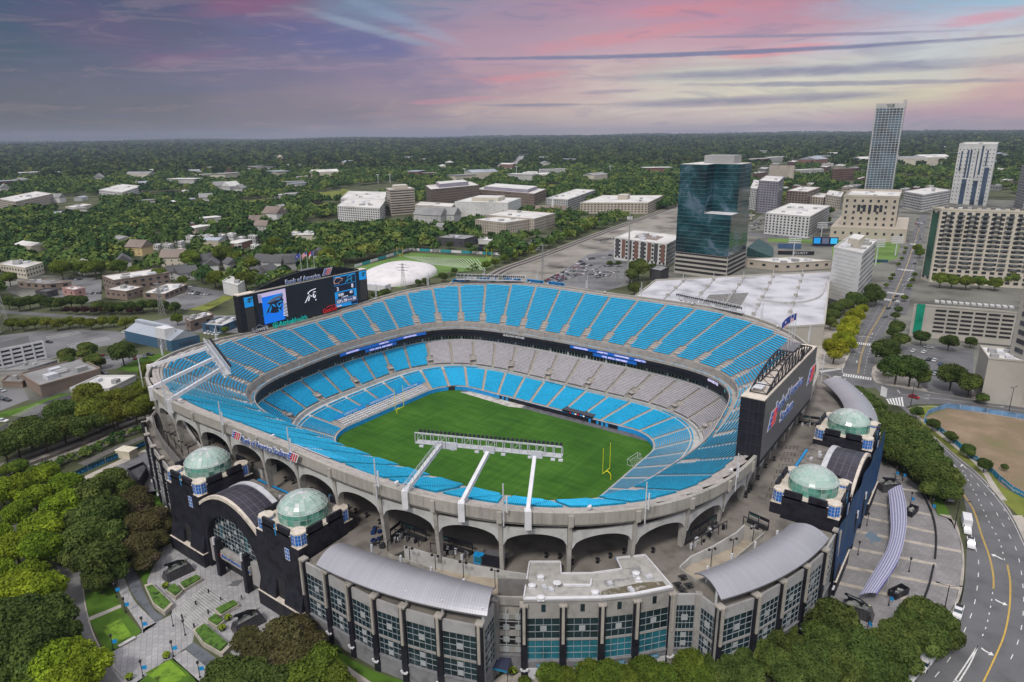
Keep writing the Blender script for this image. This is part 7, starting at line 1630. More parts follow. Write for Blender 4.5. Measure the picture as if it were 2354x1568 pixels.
c=sum(P)/4;mb=MB();mb.prism([c+(q-c)*.45 for q in P],zt-4,zt-.7);mb.build('courtyard',R_['b'],t_)
bld(Z2,(0,690),(300,700),(318,640),640,'long white apartment block left of the beige tower','white','w',3.2,4.5,2.4,1.5,units=6);bld(Z2,(-20,790),(270,812),(312,740),700,'white and brown apartment block in front of the long white one','white','w',3.2,4.2,2.2,1.6,units=8)
ch=thing('church','brown-roofed church with a white steeple among trees','church',tuple(Z2(1440,748)));p=Z2(1445,748)[:2];mb=MB();mb.box((*p,G0),(46,26,7),.5,0,True);mb.build('wall',wallm('brick',WALLS['brick']),ch)
def gable(mb,c,L,Wd,z,h,rz,ov=1.):
 co,si=math.cos(rz),math.sin(rz);W=lambda x,y,zz:(c[0]+x*co-y*si,c[1]+x*si+y*co,zz);a,b=L/2+ov,Wd/2+ov
 mb.add([W(-a,-b,z),W(a,-b,z),W(a,b,z),W(-a,b,z),W(-a,0,z+h),W(a,0,z+h)],[(0,1,5,4),(2,3,4,5),(1,2,5),(3,0,4)])
mb=MB();gable(mb,p,46,26,G0+7,8,.5);mb.build('roof',R_['b'],ch);mb=MB();mb.cyl((p[0]+3,p[1],G0+10),2,9,6);mb.cyl((p[0]+3,p[1],G0+19),2,12,6,.1);mb.build('steeple',M_white,ch)
bld(Z1,(722,1255),(800,1290),(1180,1232),1195,'grey brick warehouse with a broad white roof on the left','brown','w',4,6,2.6,1.8,units=5);bld(Z1,(735,1318),(880,1335),(1000,1300),1272,'low dark brick annex in front of the white-roofed warehouse','brown','w',3.6,5,2,1.4,units=2);bld(Z1,(990,1322),(1140,1332),(1298,1262),1290,'low brick shop with a white roof and black awning','brown','w',4,7,4,2,units=5)
bld(Z1,(0,1160),(190,1190),(310,1150),1110,'cream three-storey apartment block at the left edge','cream','w',3.2,4.5,1.8,1.5,units=3);bld(Z1,(130,1245),(330,1262),(498,1245),1222,'long low grey brick row with small windows','brown','g',4,7,3.4,1.8,units=3);bld(Z1,(250,1310),(330,1318),(405,1300),1275,'dark-roofed low house in front of the brick row','dark','d',4,7,2,1.4,units=0);bld(Z1,(438,1300),(520,1315),(596,1300),1262,'pink brick box building with a white roof','pink','w',4,6,1.6,1.4,units=2)
for i,(x,y,w_,hh,wl,l)in enumerate(((1080,985,60,30,'white','leftmost white terrace house'),(1160,990,70,36,'lgrey','grey-white terrace house beside the leftmost one'),(1240,965,60,34,'white','white terrace house with a flat roof, third from the left'),(1310,935,70,38,'white','taller white terrace house near the middle'),(1390,930,60,34,'lgrey','pale grey terrace house in the middle'),(1440,935,70,42,'white','long white terrace house right of the middle'),(1530,925,60,36,'grey','grey terrace house in the white row'),(1600,920,60,38,'white','white terrace house with dark windows'),(1670,950,60,44,'grey','dark grey terrace house at the right of the row'),(1750,940,70,46,'lgrey','grey and white terrace house at the right end'),(1250,1020,60,30,'white','white terrace house below the long row'),(1640,985,50,30,'white','small white house under the terrace row'),(1150,1060,60,26,'white','white flat-roofed house lower left of the terraces'),(1760,985,60,26,'white','white house next to the yellow tree'),(2040,912,60,40,'white','tall white villa with black roof edges, left one'),(2130,912,60,44,'white','tall white villa with black roof edges, right one'))):
 bld(Z1,(x-w_/2,y),(x+w_/5,y+7),(x+w_/2+6,y-3),y-hh,l,wl,'w',3,4,2.0,1.5,units=1,par=.5)
def house(zf,x,y,s_,wall,roof,label,rz=.4,grp='small houses among the trees on the left'):
 p=zf(x,y);t_=thing('house',label,'house',tuple(p),grp);FRONT.append((p[:2],s_*.5));EXCL.append(np.array([p[:2]+np.array(q)*s_*.6 for q in((-1,-1),(1,-1),(1,1),(-1,1))]));mb=MB();mb.box((p[0],p[1],G0),(s_,s_*.7,s_*.42),rz,0,True);mb.build('wall',wallm(wall,WALLS[wall]),t_);mb=MB();gable(mb,p,s_,s_*.7,G0+s_*.42,s_*.32,rz);mb.build('roof',R_[roof],t_)
 co,si=math.cos(rz),math.sin(rz)
 for j in(-.3,0,.3):
  for zz in(.12,.28):mb=MB();mb.box((p[0]+j*s_*co+s_*.355*si,p[1]+j*s_*si-s_*.355*co,G0+zz*s_),(1.1,.15,1.3),rz);mb.build('window',W_dk,t_)
 mb=MB();mb.box((p[0]+s_*.2*co,p[1]+s_*.2*si,G0+s_*.6),(1,1,s_*.25),rz);mb.build('chimney',M_white,t_)
for i,(x,y,s_,wl,rf,l)in enumerate(((970,1020,22,'yellow','b','yellow gabled house among the left trees'),(1215,1095,22,'cream','b','cream house below the terraces'),(1230,1180,16,'white','d','white house with dark roof by the warehouse'),(1290,1190,16,'white','d','white gabled house right of the warehouse'),(1430,1100,17,'lgrey','d','grey-roofed house amid the round trees'),(1490,1090,16,'lgrey','d','grey-roofed house in the middle of the trees'),(1470,1130,16,'white','d','white-walled house in a gap between trees'),(1600,1120,15,'lgrey','d','grey house half hidden by round trees'),(1830,1110,18,'white','d','dark-roofed house left above the video board'),(1900,1120,18,'white','d','dark-roofed house with white gables above the video board'),(1980,1110,18,'lgrey','d','dark-roofed house just left of the flags'),(2030,1120,18,'lgrey','d','dark-roofed house behind the flags'),(1790,1190,16,'white','d','white and dark house close to the video board'),(1850,1180,16,'white','d','dark-roofed house touching the video board truss'),(2200,1060,17,'white','d','white house right of the flags'),(860,1110,18,'lgrey','d','grey-roofed house hidden in the left grove'),(610,1150,18,'lgrey','g','grey gabled house above the pink box building'),(1820,860,20,'lgrey','b','brown-roofed house in the middle woods'),(1780,820,20,'pink','b','reddish house in the middle woods'),(1425,660,24,'white','g','white house by the far meadow'),(1520,580,30,'white','g','white house at the edge of the far woods'),(1600,590,34,'lgrey','w','pale house in the far woods'),(1660,600,28,'white','g','white house by the far bank'),(690,520,34,'lgrey','g','grey house in the far left woods'),(40,590,28,'lgrey','g','grey house at the far left edge'),(1900,790,30,'white','b','white house with tan roof left of the apartments'),(400,660,24,'white','g','white house right of the far left apartments'))):house(Z1,x,y,s_,wl,rf,l,.3+i*.37)
for x,y,l in((590,800,'grey-roofed house in front of the cream hotel'),(650,805,'grey-roofed long house beside the cream hotel'),(740,800,'grey-roofed house right of the cream hotel'),(705,865,'small white house near the practice field trees')):house(Z2,x,y,30 if y<850 else 16,'lgrey','g',l,.2,'grey-roofed houses by the cream hotel')
t_,P,zt=bld(Z1,(0,700),(120,725),(375,660),655,'long beige apartment block in the left woods','beige','w',3.2,6,3,1.8,units=6);bld(Z1,(690,620),(850,640),(985,590),590,'white apartment cluster in the left woods','white','w',3.2,6,3,1.8,units=5);bld(Z1,(455,715),(520,722),(640,700),695,'low building with a blue stripe in the left woods','cream','w',win=False);bld(Z1,(1350,502),(1362,505),(1476,495),470,'long cream building on the hill at far left','cream','w',5,9,4,2,units=0)
t_,P,zt=bld(Z1,(1550,478),(1562,480),(1625,475),448,'red brick house with a small tower in the far woods','brick','b',5,8,3,3,units=0);top_box(P,zt,.3,12,'brick',t_,roof='b');bld(Z1,(1960,425),(1975,428),(2085,420),402,'white warehouse in the far woods near the water tower','white','w',win=False,units=0);bld(Z1,(2045,505),(2050,508),(2125,500),484,'white building in the far woods on the left','white','w',win=False,units=0)
wt=thing('water_tower','squat round beige water tower above the far left woods','water tower',tuple(Z1(1937,405)));p=Z1(1937,405);s_=np.linalg.norm(p-np.array([CX,CY,CZ]))/1554/1.84*.33*1.84;mb=MB();mb.cyl((p[0],p[1],G0),s_*10,s_*25,12);mb.build('shaft',wallm('beige',WALLS['beige']),wt);mb=MB();mb.cyl((p[0],p[1],G0+s_*25),s_*17,s_*30,14);mb.cyl((p[0],p[1],G0+s_*55),s_*18,s_*10,14,s_*2);mb.build('tank',wallm('beige',WALLS['beige']),wt)
t_,P,zt=bld(Zl2,(-140,460),(22,425),(318,358),300,'white-framed open car park building at the left edge','dark','g',3.3,win=False,units=0)
for a,b in((P[0],P[1]),(P[3],P[0])):
 d=unit(b-a);L_=np.linalg.norm(b-a);n=np.array([d[1],-d[0]]);n=n if n@(np.array([CX,CY])-a)>0 else-n
 for k in range(5):mb=MB();mb.box((*(a+(b-a)*k/4+n*.2),G0),(.9,.8,zt-G0),math.atan2(d[1],d[0]),0,True);mb.build('column',M_white,t_)
 for j in range(5):mb=MB();mb.box((*((a+b)/2+n*.15),G0+.3+j*(zt-G0-1)/4),(L_,.5,1.1),math.atan2(d[1],d[0]),0,True);mb.build('spandrel',M_white,t_)
top_box(P,zt,.62,4.5,'grey',t_,roof='s')
t_,P,zt=bld(Zl2,(160,535),(292,622),(705,500),540,'brown brick box building with a grey roof beside the railway','brown','g',8,30,2,2,units=5,win=False);bld(Zl2,(0,470),(200,460),(400,400),425,'low grey flat building behind the brick box','grey','g',units=2,win=False);bld(Zl2,(490,600),(760,600),(940,510),560,'low white-roofed building behind the roadside trees','white','w',units=2,win=False);bld(Zl2,(20,555),(160,560),(200,520),515,'small dark brick building at the left of the brick box','brown','g',units=1,win=False)
bw=thing('warehouse','long grey metal-roofed warehouse with a blue gable end and white tower','warehouse',tuple(Zl2(1200,300)));A,B,C_=Zl2(870,235)[:2],Zl2(1190,310)[:2],Zl2(1385,265)[:2];EXCL.append(np.array([A,B,C_,A+C_-B]));P4=[B,C_,A+C_-B,A];mb=MB();mb.prism(P4,G0,G0+6.5);mb.build('wall',wallm('blue',WALLS['blue']),bw)
m0,m1=(B+C_)/2,(A+P4[2])/2;mb=MB();V=[(*B,G0+6.5),(*A,G0+6.5),(*m1,G0+11),(*m0,G0+11),(*C_,G0+6.5),(*P4[2],G0+6.5)];mb.add(V,[(0,3,2,1),(3,4,5,2),(0,4,3),(1,2,5)]);mb.build('roof',R_['s'],bw);mb=MB();mb.prism([B+(A-B)*.10,B+(A-B)*.30,B+(A-B)*.30+(C_-B)*.35,B+(A-B)*.10+(C_-B)*.35],G0,G0+13);mb.build('tower',M_white,bw);mb=MB();mb.beam((*(m0*.7+m1*.3),G0+11.4),(*m1,G0+11.4),3,1.4);mb.build('ridge_monitor',R_['s'],bw)
for k in range(3):q=B+(C_-B)*(.35+.2*k);d=unit(C_-B);mb=MB();mb.box((q[0]+d[1]*.1,q[1]-d[0]*.1,G0+3.6),(3,.3,1.6),math.atan2(d[1],d[0]));mb.build('window',W_bl,bw)
for L,C,Rr,top,l in(((1285,150),(1320,172),(1480,120),100,'dark brick shop with white roof left of the video board'),((1400,170),(1540,182),(1660,130),130,'dark blue-walled shop with white roof touching the video board')):bld(Zl2,L,C,Rr,top,l,'brown' if L[0]<1300 else 'blue','w',4,7,3,2,units=5)
bld(Zl2,(1545,-90),(1650,-60),(1700,-100),-150,'white gable-end building just left of the video board','white','w',win=False,units=1)
# the bubble and practice field fence
nb_,rb2,lb2=Z2(430,1262)[:2],Z2(735,1125)[:2],Z2(40,1205)[:2];bc=(rb2+lb2)/2;ex,ey=(rb2-nb_)/2,(lb2-nb_)/2;EXCL.append(np.array([nb_,rb2,rb2+lb2-nb_,lb2]))
bb=thing('air_dome','huge smooth white inflated sports dome beside the practice field','dome',(float(bc[0]),float(bc[1]),G0));g=[]
for j in range(13):
 ph=math.pi/2*j/12;row=[]
 for k in range(49):
  th=2*math.pi*k/48;cx_,sy_=math.cos(th),math.sin(th);rr=math.cos(ph)**.75;x=math.copysign(abs(cx_)**.75,cx_)*rr;y=math.copysign(abs(sy_)**.75,sy_)*rr;q=bc+ex*x+ey*y;row.append((*q,G0+9*math.sin(ph)**.85))
 g.append(row)
mb=MB();mb.grid(g);mb.build('membrane',mat('dome_fabric',(.60,.58,.58),.7,.08,.12,coord='World',detail=6),bb,smooth=True)
dh=thing('dome_entrance','low white entrance house with blue lettering in front of the inflated dome','building',tuple(Z2(250,1270)));p=Z2(245,1262);mb=MB();mb.box((p[0],p[1],G0),(22,8,5),.2,0,True);mb.build('wall',M_white,dh);
for k in range(5):mb=MB();mb.box((p[0]-8+k*4,p[1]-4.9+k*.8,G0+1),(2.6,.3,3),.2,0,True);mb.build('window',W_bl,dh)
M_tb=mat('teal_board',(.02,.28,.32),.6,.1,.5)
for i,(a,b)in enumerate([((470,985),(90,1105))]*1+[((470,985),(1120,1020))]):
 n=7 if i==0 else 9
 for k in range(n):
  A,B=Z2(a[0]+(b[0]-a[0])*k/n,a[1]+(b[1]-a[1])*k/n+8)[:2],Z2(a[0]+(b[0]-a[0])*(k+.95)/n,a[1]+(b[1]-a[1])*(k+.95)/n+8)[:2];mb=MB();mb.beam((*A,G0+1.6),(*B,G0+1.6),.2,2.6);o=mb.build('fence_board',M_tb if k%2 else M_white,None,base=(*A,G0));o['label']=('teal' if k%2 else 'white')+' advertising board in the '+('left' if i==0 else 'far')+' fence of the practice field';o['category']='board';o['group']='boards round the practice field'
for x,y,l in((405,1036,'yellow goal post at the far left end of the practice field'),(1020,1058,'white-yellow goal post at the right end of the practice field')):
 p=Z2(x,y);t_=thing('goal_post',l,'goal post',tuple(p));d=np.array([.55,.83,0]);mb=MB();mb.tube([p,p+[0,0,3]],.2,6);mb.tube([p+d*-2.8+[0,0,3],p+d*2.8+[0,0,3]],.15,6);mb.build('crossbar',M_yellow,t_)
 for s_ in(-2.8,2.8):mb=MB();mb.tube([p+d*s_+[0,0,3],p+d*s_+[0,0,11]],.14,6);mb.build('upright',M_yellow,t_)
# right side towers
t_,P,zt=bld(Z3,(-60,1330),(300,1378),(425,1310),1222,'dark teal glass office tower with a terrace step, right of the railway','concrete','w',3.0,units=0,win=False,par=.2);GT=t_
C,Rr,F,L=P;zlow=ztop(C[0],C[1],top_P(Z3,935));cN=C
for j in range(5):
 z=G0+1+j*(zt-G0)/5
 for a,b in((C,Rr),(L,C)):
  d=unit(b-a);n=np.array([d[1],-d[0]]);n=n if n@(np.array([CX,CY])-a)>0 else-n;mb=MB();mb.box((*((a+b)/2+n*.02),z+1.4),(np.linalg.norm(b-a)-1,.3,1.9),math.atan2(d[1],d[0]),0,True);mb.build('parking_level',M_dark,GT)
def glass_block(poly,z0,z1,name,nfl):
 m=tower_glass();mb=MB();mb.prism(poly,z0,z1);o=mb.build(name,m,GT)
 lb=MB();n_=len(poly)
 for j in range(nfl+1):
  z=z0+(z1-z0)*j/nfl
  for i in range(n_):a,b=poly[i],poly[(i+1)%n_];lb.beam((*a,z),(*b,z),.22,.14 if j%2 else.26)
 lb.build('floor_bands',mat('band_metal',(.12,.17,.18),.4,.1,.5),o);return o
def tower_glass():
 if 'tower_glass' in MATS:return MATS['tower_glass']
 m=bpy.data.materials.new('tower_glass');m.use_nodes=True;t=NT(m.node_tree);b=t.n['Principled BSDF'];P_=t.new('ShaderNodeNewGeometry').outputs['Position'];f=t.noise(P_,.035,5,.6,1.0);f2=t.noise(P_,.5,2)
 c=t.ramp(t.math('ADD',t.math('MULTIPLY',f,.85),t.math('MULTIPLY',f2,.15)),[(.38,(.004,.02,.03)),(.47,(.006,.042,.055)),(.55,(.02,.08,.10)),(.62,(.10,.15,.21))]);t.l.new(c,b.inputs['Base Color']);b.inputs['Roughness'].default_value=.08;b.inputs['Specular IOR Level'].default_value=.8;MATS['tower_glass']=m;return m
glass_block([q for q in P],zt,zlow,'lower_glass',11)
zup=ztop(C[0],C[1],top_P(Z3,590));e1,e2=Rr-C,L-C
up=[C+e1*.30+e2*.02,C+e1,C+e1+e2,C+e2,C+e2*.56+e1*0,C+e2*.50+e1*.34,C+e2*.10+e1*.34]
up=[C+e1*1.0+e2*.03,C+e1+e2,C+e2,C+e2*.50,C+e2*.50+e1*.38,C+e2*.03+e1*.38]
glass_block(up,zlow,zup,'upper_glass',12);mb=MB();mb.flat(up,zup+.3);mb.build('roof',R_['w'],GT);mb=MB();mb.prism([C+e1*.5+e2*.2,C+e1*.9+e2*.2,C+e1*.9+e2*.75,C+e1*.5+e2*.75],zup,zup+7);mb.build('roof_plant',wallm('grey',WALLS['grey']),GT);mb=MB();mb.flat([C,C+e1*.38,C+e1*.38+e2*.5,C+e2*.5],zlow+.3);mb.build('terrace',M_white,GT)
bld(Z3,(1250,800),(1435,800),(1450,778),160,'very tall slim blue glass tower with rounded white top corners','lgrey','w',4.4,wm_=mat('tower_blue_glass',(.055,.11,.16),.12,.4,.03,coord='World',spec=.7),band=True,wh=3.4,units=0,par=8,nmax=98);VT=[o for o in COL.objects if o.get('label','').startswith('very tall slim')][0]
VP=EXCL[-1];zt=ztop(VP[0][0],VP[0][1],top_P(Z3,160));mb=MB();a,b=VP[3],VP[0];mb.beam((*a,zt+2),(*a,zt+8),8,8)if False else None
d=unit(b-a);n=np.array([d[1],-d[0]]);n=n if n@(np.array([CX,CY])-a)>0 else-n;L_=np.linalg.norm(b-a)
for f in(0,.12,.25,.38,.5,.62,.75,.88,1):mb=MB();mb.box((*(a+d*L_*f+n*.5),G0),(.7 if 0<f<1 else 2.2,1.0,zt-G0-8),math.atan2(d[1],d[0]),0,True);mb.build('fin',wallm('lgrey',WALLS['lgrey']),VT)
text_mb('VUE',(*(a+d*L_*.38+n*1.0),zt-6.5),(*d,0),(0,0,1),6,.3,W_dk,VT,'lettering',xs=.9);mb=MB();mb.prism([a+d*L_*.96,b+d*3,b+d*3+(VP[1]-b)*.3,b+(VP[1]-b)*.3],zt-8,zt+6);mb.build('crown_fin',wallm('lgrey',WALLS['lgrey']),VT)
t_,P,zt=bld(Z3,(1838,850),(2090,868),(2110,800),440,'tall white residential tower with dark vertical window strips','white','w',5,win=False,units=1,par=2);a,b=P[3],P[0];d=unit(b-a);n=np.array([d[1],-d[0]]);n=n if n@(np.array([CX,CY])-a)>0 else-n;L_=np.linalg.norm(b-a);H=zt-G0
for f,w_,f0,f1 in((.12,.04,.55,.88),(.31,.13,0,.42),(.29,.05,.44,.9),(.37,.05,.44,.9),(.55,.03,.44,.88),(.66,.05,.5,.97),(.62,.12,0,.40),(.85,.13,0,.62),(.80,.04,.64,.9)):mb=MB();mb.box((*(a+d*L_*f+n*.1),G0+H*f0),(L_*w_,.5,H*(f1-f0)),math.atan2(d[1],d[0]),0,True);mb.build('window_strip',W_bl,t_)
window_set(t_,[(a,b,n*1.02)],G0+4,zt-6,6,5.5,1.6,1.8,W_gr,98)
t_,P,zt=bld(Z3,(1075,1095),(1450,1112),(1470,1040),800,'large beige stone courthouse-like tower with a stepped base','beige','w',6.0,7.0,2.4,2.8,units=4,par=2.5);C,Rr,F,L=P
mb=MB();mb.prism([C+(C-L)*.22-(Rr-C)*.1,C+(C-L)*.22+(Rr-C)*1.2,L-(C-L)*.16+(Rr-C)*1.2,L-(C-L)*.16-(Rr-C)*.1],G0,G0+(zt-G0)*.30);mb.build('base_wing',wallm('beige',WALLS['beige']),t_)
d=unit(C-L);n=np.array([d[1],-d[0]]);n=n if n@(np.array([CX,CY])-C)>0 else-n;L_=np.linalg.norm(C-L)
for k in range(5):mb=MB();mb.box((*(L+d*L_*(.3+k*.1)+n*.3),G0+(zt-G0)*.64),(L_*.055,.4,(zt-G0)*.15),math.atan2(d[1],d[0]),0,True);mb.build('tall_window',W_dk,t_)
window_set(t_,[(L-d*L_*.14-(Rr-C)*.1,C+d*L_*.2-(Rr-C)*.1,n)],G0+3,G0+(zt-G0)*.28,6,8,2.4,2.8,W_dk,40)
t_,P,zt=bld(Z3,(1000,1500),(1190,1560),(1290,1440),1190,'cream windowless-fronted hotel slab with rooftop plant, left of the street','white','w',3.4,5,2.2,1.4,units=8,par=1.2,win=False);window_set(t_,[(P[0],P[1],unit(np.array([(P[1]-P[0])[1],-(P[1]-P[0])[0]])))],G0+5,zt-2,3.6,4.5,2,1.6,W_gr,98)
a,b=P[3],P[0];d=unit(b-a);n=np.array([d[1],-d[0]]);n=n if n@(np.array([CX,CY])-a)>0 else-n
for k in range(12):mb=MB();mb.box((*((a+b)/2+n*.02-d*2*(k%2)),G0+4+k*(zt-G0-6)/12),(np.linalg.norm(b-a)*.8,.12,.15),math.atan2(d[1],d[0]));mb.build('cladding_joint',wallm('grey',WALLS['grey']),t_)
top_box(P,zt,.4,5,'cream',t_)
t_,P,zt=bld(Z3,(1640,1370),(1700,1392),(2500,1450),885,'wide cream apartment slab with green-tinted balconies on the right','cream','w',3.3,5.2,3.0,2.0,wm_=W_dk,units=9,par=1.5,nmax=60)
C,Rr,F,L=P;d=unit(Rr-C);n=np.array([d[1],-d[0]]);n=n if n@(np.array([CX,CY])-C)>0 else-n;L_=np.linalg.norm(Rr-C)
ba=[]
for i in range(9):
 for j in range(1,13):ba.append((C+d*L_*(i+.75)/9.6+n*.7,G0+10+j*(zt-G0-12)/13))
for k,(q,z)in enumerate(ba[:98]):mb=MB();mb.box((q[0],q[1],z),(5.2,1.5,.3),math.atan2(d[1],d[0]));mb.box((q[0]+n[0]*.7,q[1]+n[1]*.7,z+.6),(5.2,.1,1.0),math.atan2(d[1],d[0]));mb.build('balcony',W_gr,t_)
mb=MB();[mb.box((q[0],q[1],z),(5.2,1.5,.3),math.atan2(d[1],d[0]))for q,z in ba[98:]];mb.build('balcony',W_gr,t_,kind='stuff');mb=MB();mb.box((*(L+(C-L)*.5+n*.1),G0+4),(np.linalg.norm(C-L)*.7,.4,zt-G0-8),math.atan2(*(C-L)[::-1]),0,True);mb.build('green_glass_strip',W_gn,t_)
for k in range(12):q=C+d*L_*(.05+.08*k)-n*4;mb=MB();mb.cyl((q[0],q[1],zt-1),1.6,2.4,8);mb.build('roof_fan',M_conc_d,t_)
t_,P,zt=bld(Zr2,(1560,200),(1700,215),(2260,268),-10,'beige multi-storey car park with a green glass stair tower','concrete','w',3.4,units=0,win=False,par=1.0);C,Rr,F,L=P;d=unit(Rr-C);n=np.array([d[1],-d[0]]);n=n if n@(np.array([CX,CY])-C)>0 else-n;L_=np.linalg.norm(Rr-C)
for i in range(6):
 for j in range(6):q=C+d*L_*(i+.55)/6.1+n*.05;mb=MB();mb.box((q[0],q[1],G0+4.5+j*(zt-G0-5)/6),(L_/6*.82,.35,1.15),math.atan2(d[1],d[0]));mb.build('parking_level',M_dark,t_)
mb=MB();q=(L+C)/2;dd=unit(C-L);mb.box((*(L+(C-L)*.35+n*.2),G0+2),(np.linalg.norm(C-L)*.4,.6,zt-G0-2),math.atan2(dd[1],dd[0]),0,True);mb.build('green_glass',mat('emerald_glass',(.01,.22,.14),.2,.2,.2),t_)
for k in range(26):q=C+d*L_*(k+.5)/26-n*12;mb=MB();mb.box((q[0],q[1],zt-.7),(2.2,4.5,1.0),math.atan2(d[1],d[0]),0,True);mb.build('roof_planter',M_conc_l,t_)if k%2 else None
t_,P,zt=bld(Zr2,(1995,560),(2050,660),(2330,690),350,'blocky beige windowless building beside the right car park','concrete','w',4,win=False,units=5);t_,P,zt=bld(Zr2,(2190,620),(2300,680),(2700,760),-500,'tall beige concrete tower cut off by the right edge','concrete','w',4,8,5,2,units=0,nmax=60)
bld(Z3,(2280,880),(2340,905),(2700,920),600,'grey office tower at the far right edge','grey','w',4,6,4,2,units=0)
bld(Z3,(560,1060),(860,1092),(1000,1000),940,'white apartment block with a long flat roof next to the ball park','white','w',3.2,4.4,2,1.8,units=8);bld(Z3,(505,915),(640,930),(680,870),700,'slim grey and white apartment tower right of the glass tower','purple','w',3.4,5,3.4,1.8,wm_=W_gr,units=1);bld(Z3,(455,890),(500,900),(520,820),750,'white apartment block behind the slim grey tower','white','w',3.4,5,2.4,1.8)
bld(Z3,(705,870),(850,880),(940,840),770,'brick and white apartment block behind the ball park','brown','w',3.4,5,3,2);bld(Z3,(855,868),(965,880),(1000,850),810,'beige apartment block behind the ball park','beige','w',3.4,5,2,2);bld(Z3,(975,880),(1080,900),(1100,860),805,'cream apartments left of the courthouse-like tower','cream','w',3.4,5,2,2);bld(Z3,(1510,880),(1640,910),(1830,870),790,'white apartments between the beige tower and the white tower','white','w',3.4,5,3,2)
bld(Z3,(1018,695),(1030,700),(1175,690),615,'brick parking building in front of the slim blue tower','brick','g',5,band=True,wh=1.6,units=1);t_=thing('grain_silos','row of tall tan grain silos behind the slim grey tower','silos',tuple(Z3(650,705)))
for k in range(9):p=Z3(610+k*16,705+k);zt=ztop(p[0],p[1],top_P(Z3,592));mb=MB();mb.cyl(tuple(p),8,zt-G0,14);mb.build('silo',wallm('beige',WALLS['beige']),t_)
for L,C,Rr,top,wl,l in(((745,655),(760,660),(970,650),622,'lgrey','long grey apartments beyond the silos'),((425,575),(440,580),(600,570),548,'brick','long brick shed beyond the glass tower'),((570,560),(590,565),(760,555),535,'lgrey','pale warehouse beyond the silos'),((810,600),(830,604),(1040,596),580,'white','white warehouse beyond the silos'),((820,570),(830,572),(895,566),545,'cream','cream shed in the far trees'),((1195,712),(1210,716),(1262,700),682,'brick','small brick building left of the blue tower foot'),((480,690),(495,694),(580,680),645,'brick','brick building with blue tarps beyond the glass tower'),((1560,612),(1570,615),(1750,608),596,'white','white sheds in the woods right of the blue tower'),((1780,598),(1790,600),(1870,596),585,'white','small white building in the woods by the white tower')):bld(Z3,L,C,Rr,top,l,wl,'w',5,9,4,2,units=1,nmax=30)
hr=np.random.default_rng(17)
for reg,zf,n,y0_,y1_,x0_,x1_,s0_,s1_ in(('in the mid left woods',Z1,26,560,1000,40,2300,14,26),('in the far left woods',Z1,24,390,560,40,2300,30,60),('in the central woods',Z2,26,360,520,30,2200,30,60),('in the far right woods',Z3,34,450,600,500,2300,35,80)):
 for k in range(n):
  p=zf(hr.uniform(x0_,x1_),hr.uniform(y0_,y1_))[:2];s_=hr.uniform(s0_,s1_);rz=hr.uniform(0,3);t_=thing('building','small pale building '+reg,'building',(float(p[0]),float(p[1]),G0),'small buildings '+reg);FRONT.append((p,s_*.6));EXCL.append(np.array([p+np.array(q)*s_*.6 for q in((-1,-1),(1,-1),(1,1),(-1,1))]));wl=('lgrey','cream','lgrey','beige','brick')[k%5]
  mb=MB();mb.box((*p,G0),(s_*1.5,s_*.8,s_*.35),rz,0,True);mb.build('wall',wallm(wl,WALLS[wl]),t_);mb=MB()
  gable(mb,p,s_*1.5,s_*.8,G0+s_*.35,s_*.12,rz,.4)if k%2 else mb.box((*p,G0+s_*.35),(s_*1.56,s_*.86,.8),rz,0,True)
  mb.build('roof',R_[('w','g','s')[k%3]],t_)
cr_=random.Random(4)
for i,(x,y)in enumerate(((700,765),(790,752),(880,742),(1140,770),(1195,750),(1530,775),(1610,762),(1700,770),(1770,800),(690,640),(900,650),(980,632),(1090,610),(640,610),(560,632),(520,660),(1180,640),(2180,640),(2230,720),(2160,760),(1990,600),(760,590),(470,960),(500,830),(600,820))):
 w_=cr_.uniform(50,95);h_=cr_.uniform(16,34);bld(Z3,(x-w_/2,y),(x+w_*.1,y+5),(x+w_/2,y-5),y-h_,'flat-roofed city block in the district beyond the glass tower',('lgrey','brick','cream','beige','grey')[i%5],'wgw'[i%3],4,6,3.4,2,units=3,par=.6,nmax=24);[q for q in COL.objects if q.get('label')=='flat-roofed city block in the district beyond the glass tower'][-1]['group']='flat city blocks beyond the glass tower'
for i in range(26):
 zf,x,y,w_=((Z3,460+i*26,440+17*(i%5),34),(Z2,1430+i*35,300+13*(i%4),50),(Z2,620+i*14,292,40),(Z1,20+i*40,345+10*(i%3),45),(Z3,1520+i*30,505+6*(i%3),40))[i%5]
 bld(zf,(x,y),(x+3,y+.5),(x+w_,y),y-7,'pale low building in the hazy distance',('cream','white','beige')[i%3],'w',win=False,units=0,par=.1);COL.objects[-1];o=[q for q in COL.objects if q.get('label')=='pale low building in the hazy distance'][-1];o['group']='pale buildings near the horizon'
_C,_R,_F=Z3(960,1830),Z3(1010,1425),Z3(-190,1490);ZW=lambda x,y,z=7.:_C+_F-_R if x==-1 else Z3(x,y,z);OFFS[ZW]=OFFS[Z3]
t_,P,zt=bld(ZW,(-1,0),(960,1830),(1010,1425),1560,'broad white-topped car park with rows of low walls behind the stadium','concrete','w',h=13,units=0,win=False,par=1.2);C,Rr,F,L=P;M_wr=mat('white_deck',(.44,.44,.47),.8,.2,.06,coord='World',detail=7)
mb=MB();mb.flat([C+(q-C)*.985+(F-C)*.006 for q in P],zt-1.1);mb.build('deck_surface',M_wr,t_)
for k in range(1,6):
 a,b=L+(C-L)*k/6,F+(Rr-F)*k/6;mb=MB();mb.beam((*a,zt-.6),(*b,zt-.6),.4,1.0);mb.build('deck_wall',M_conc_l,t_)
 for j in range(7):q=a+(b-a)*(j+.5)/7;mb=MB();mb.box((*q,zt-1.1),(2.2,1.2,1.9),0,0,True);mb.build('deck_pier',M_conc,t_);mb=MB();mb.box((*q,zt),(.2,.2,5),0,0,True);mb.build('deck_lamp',M_white,t_)
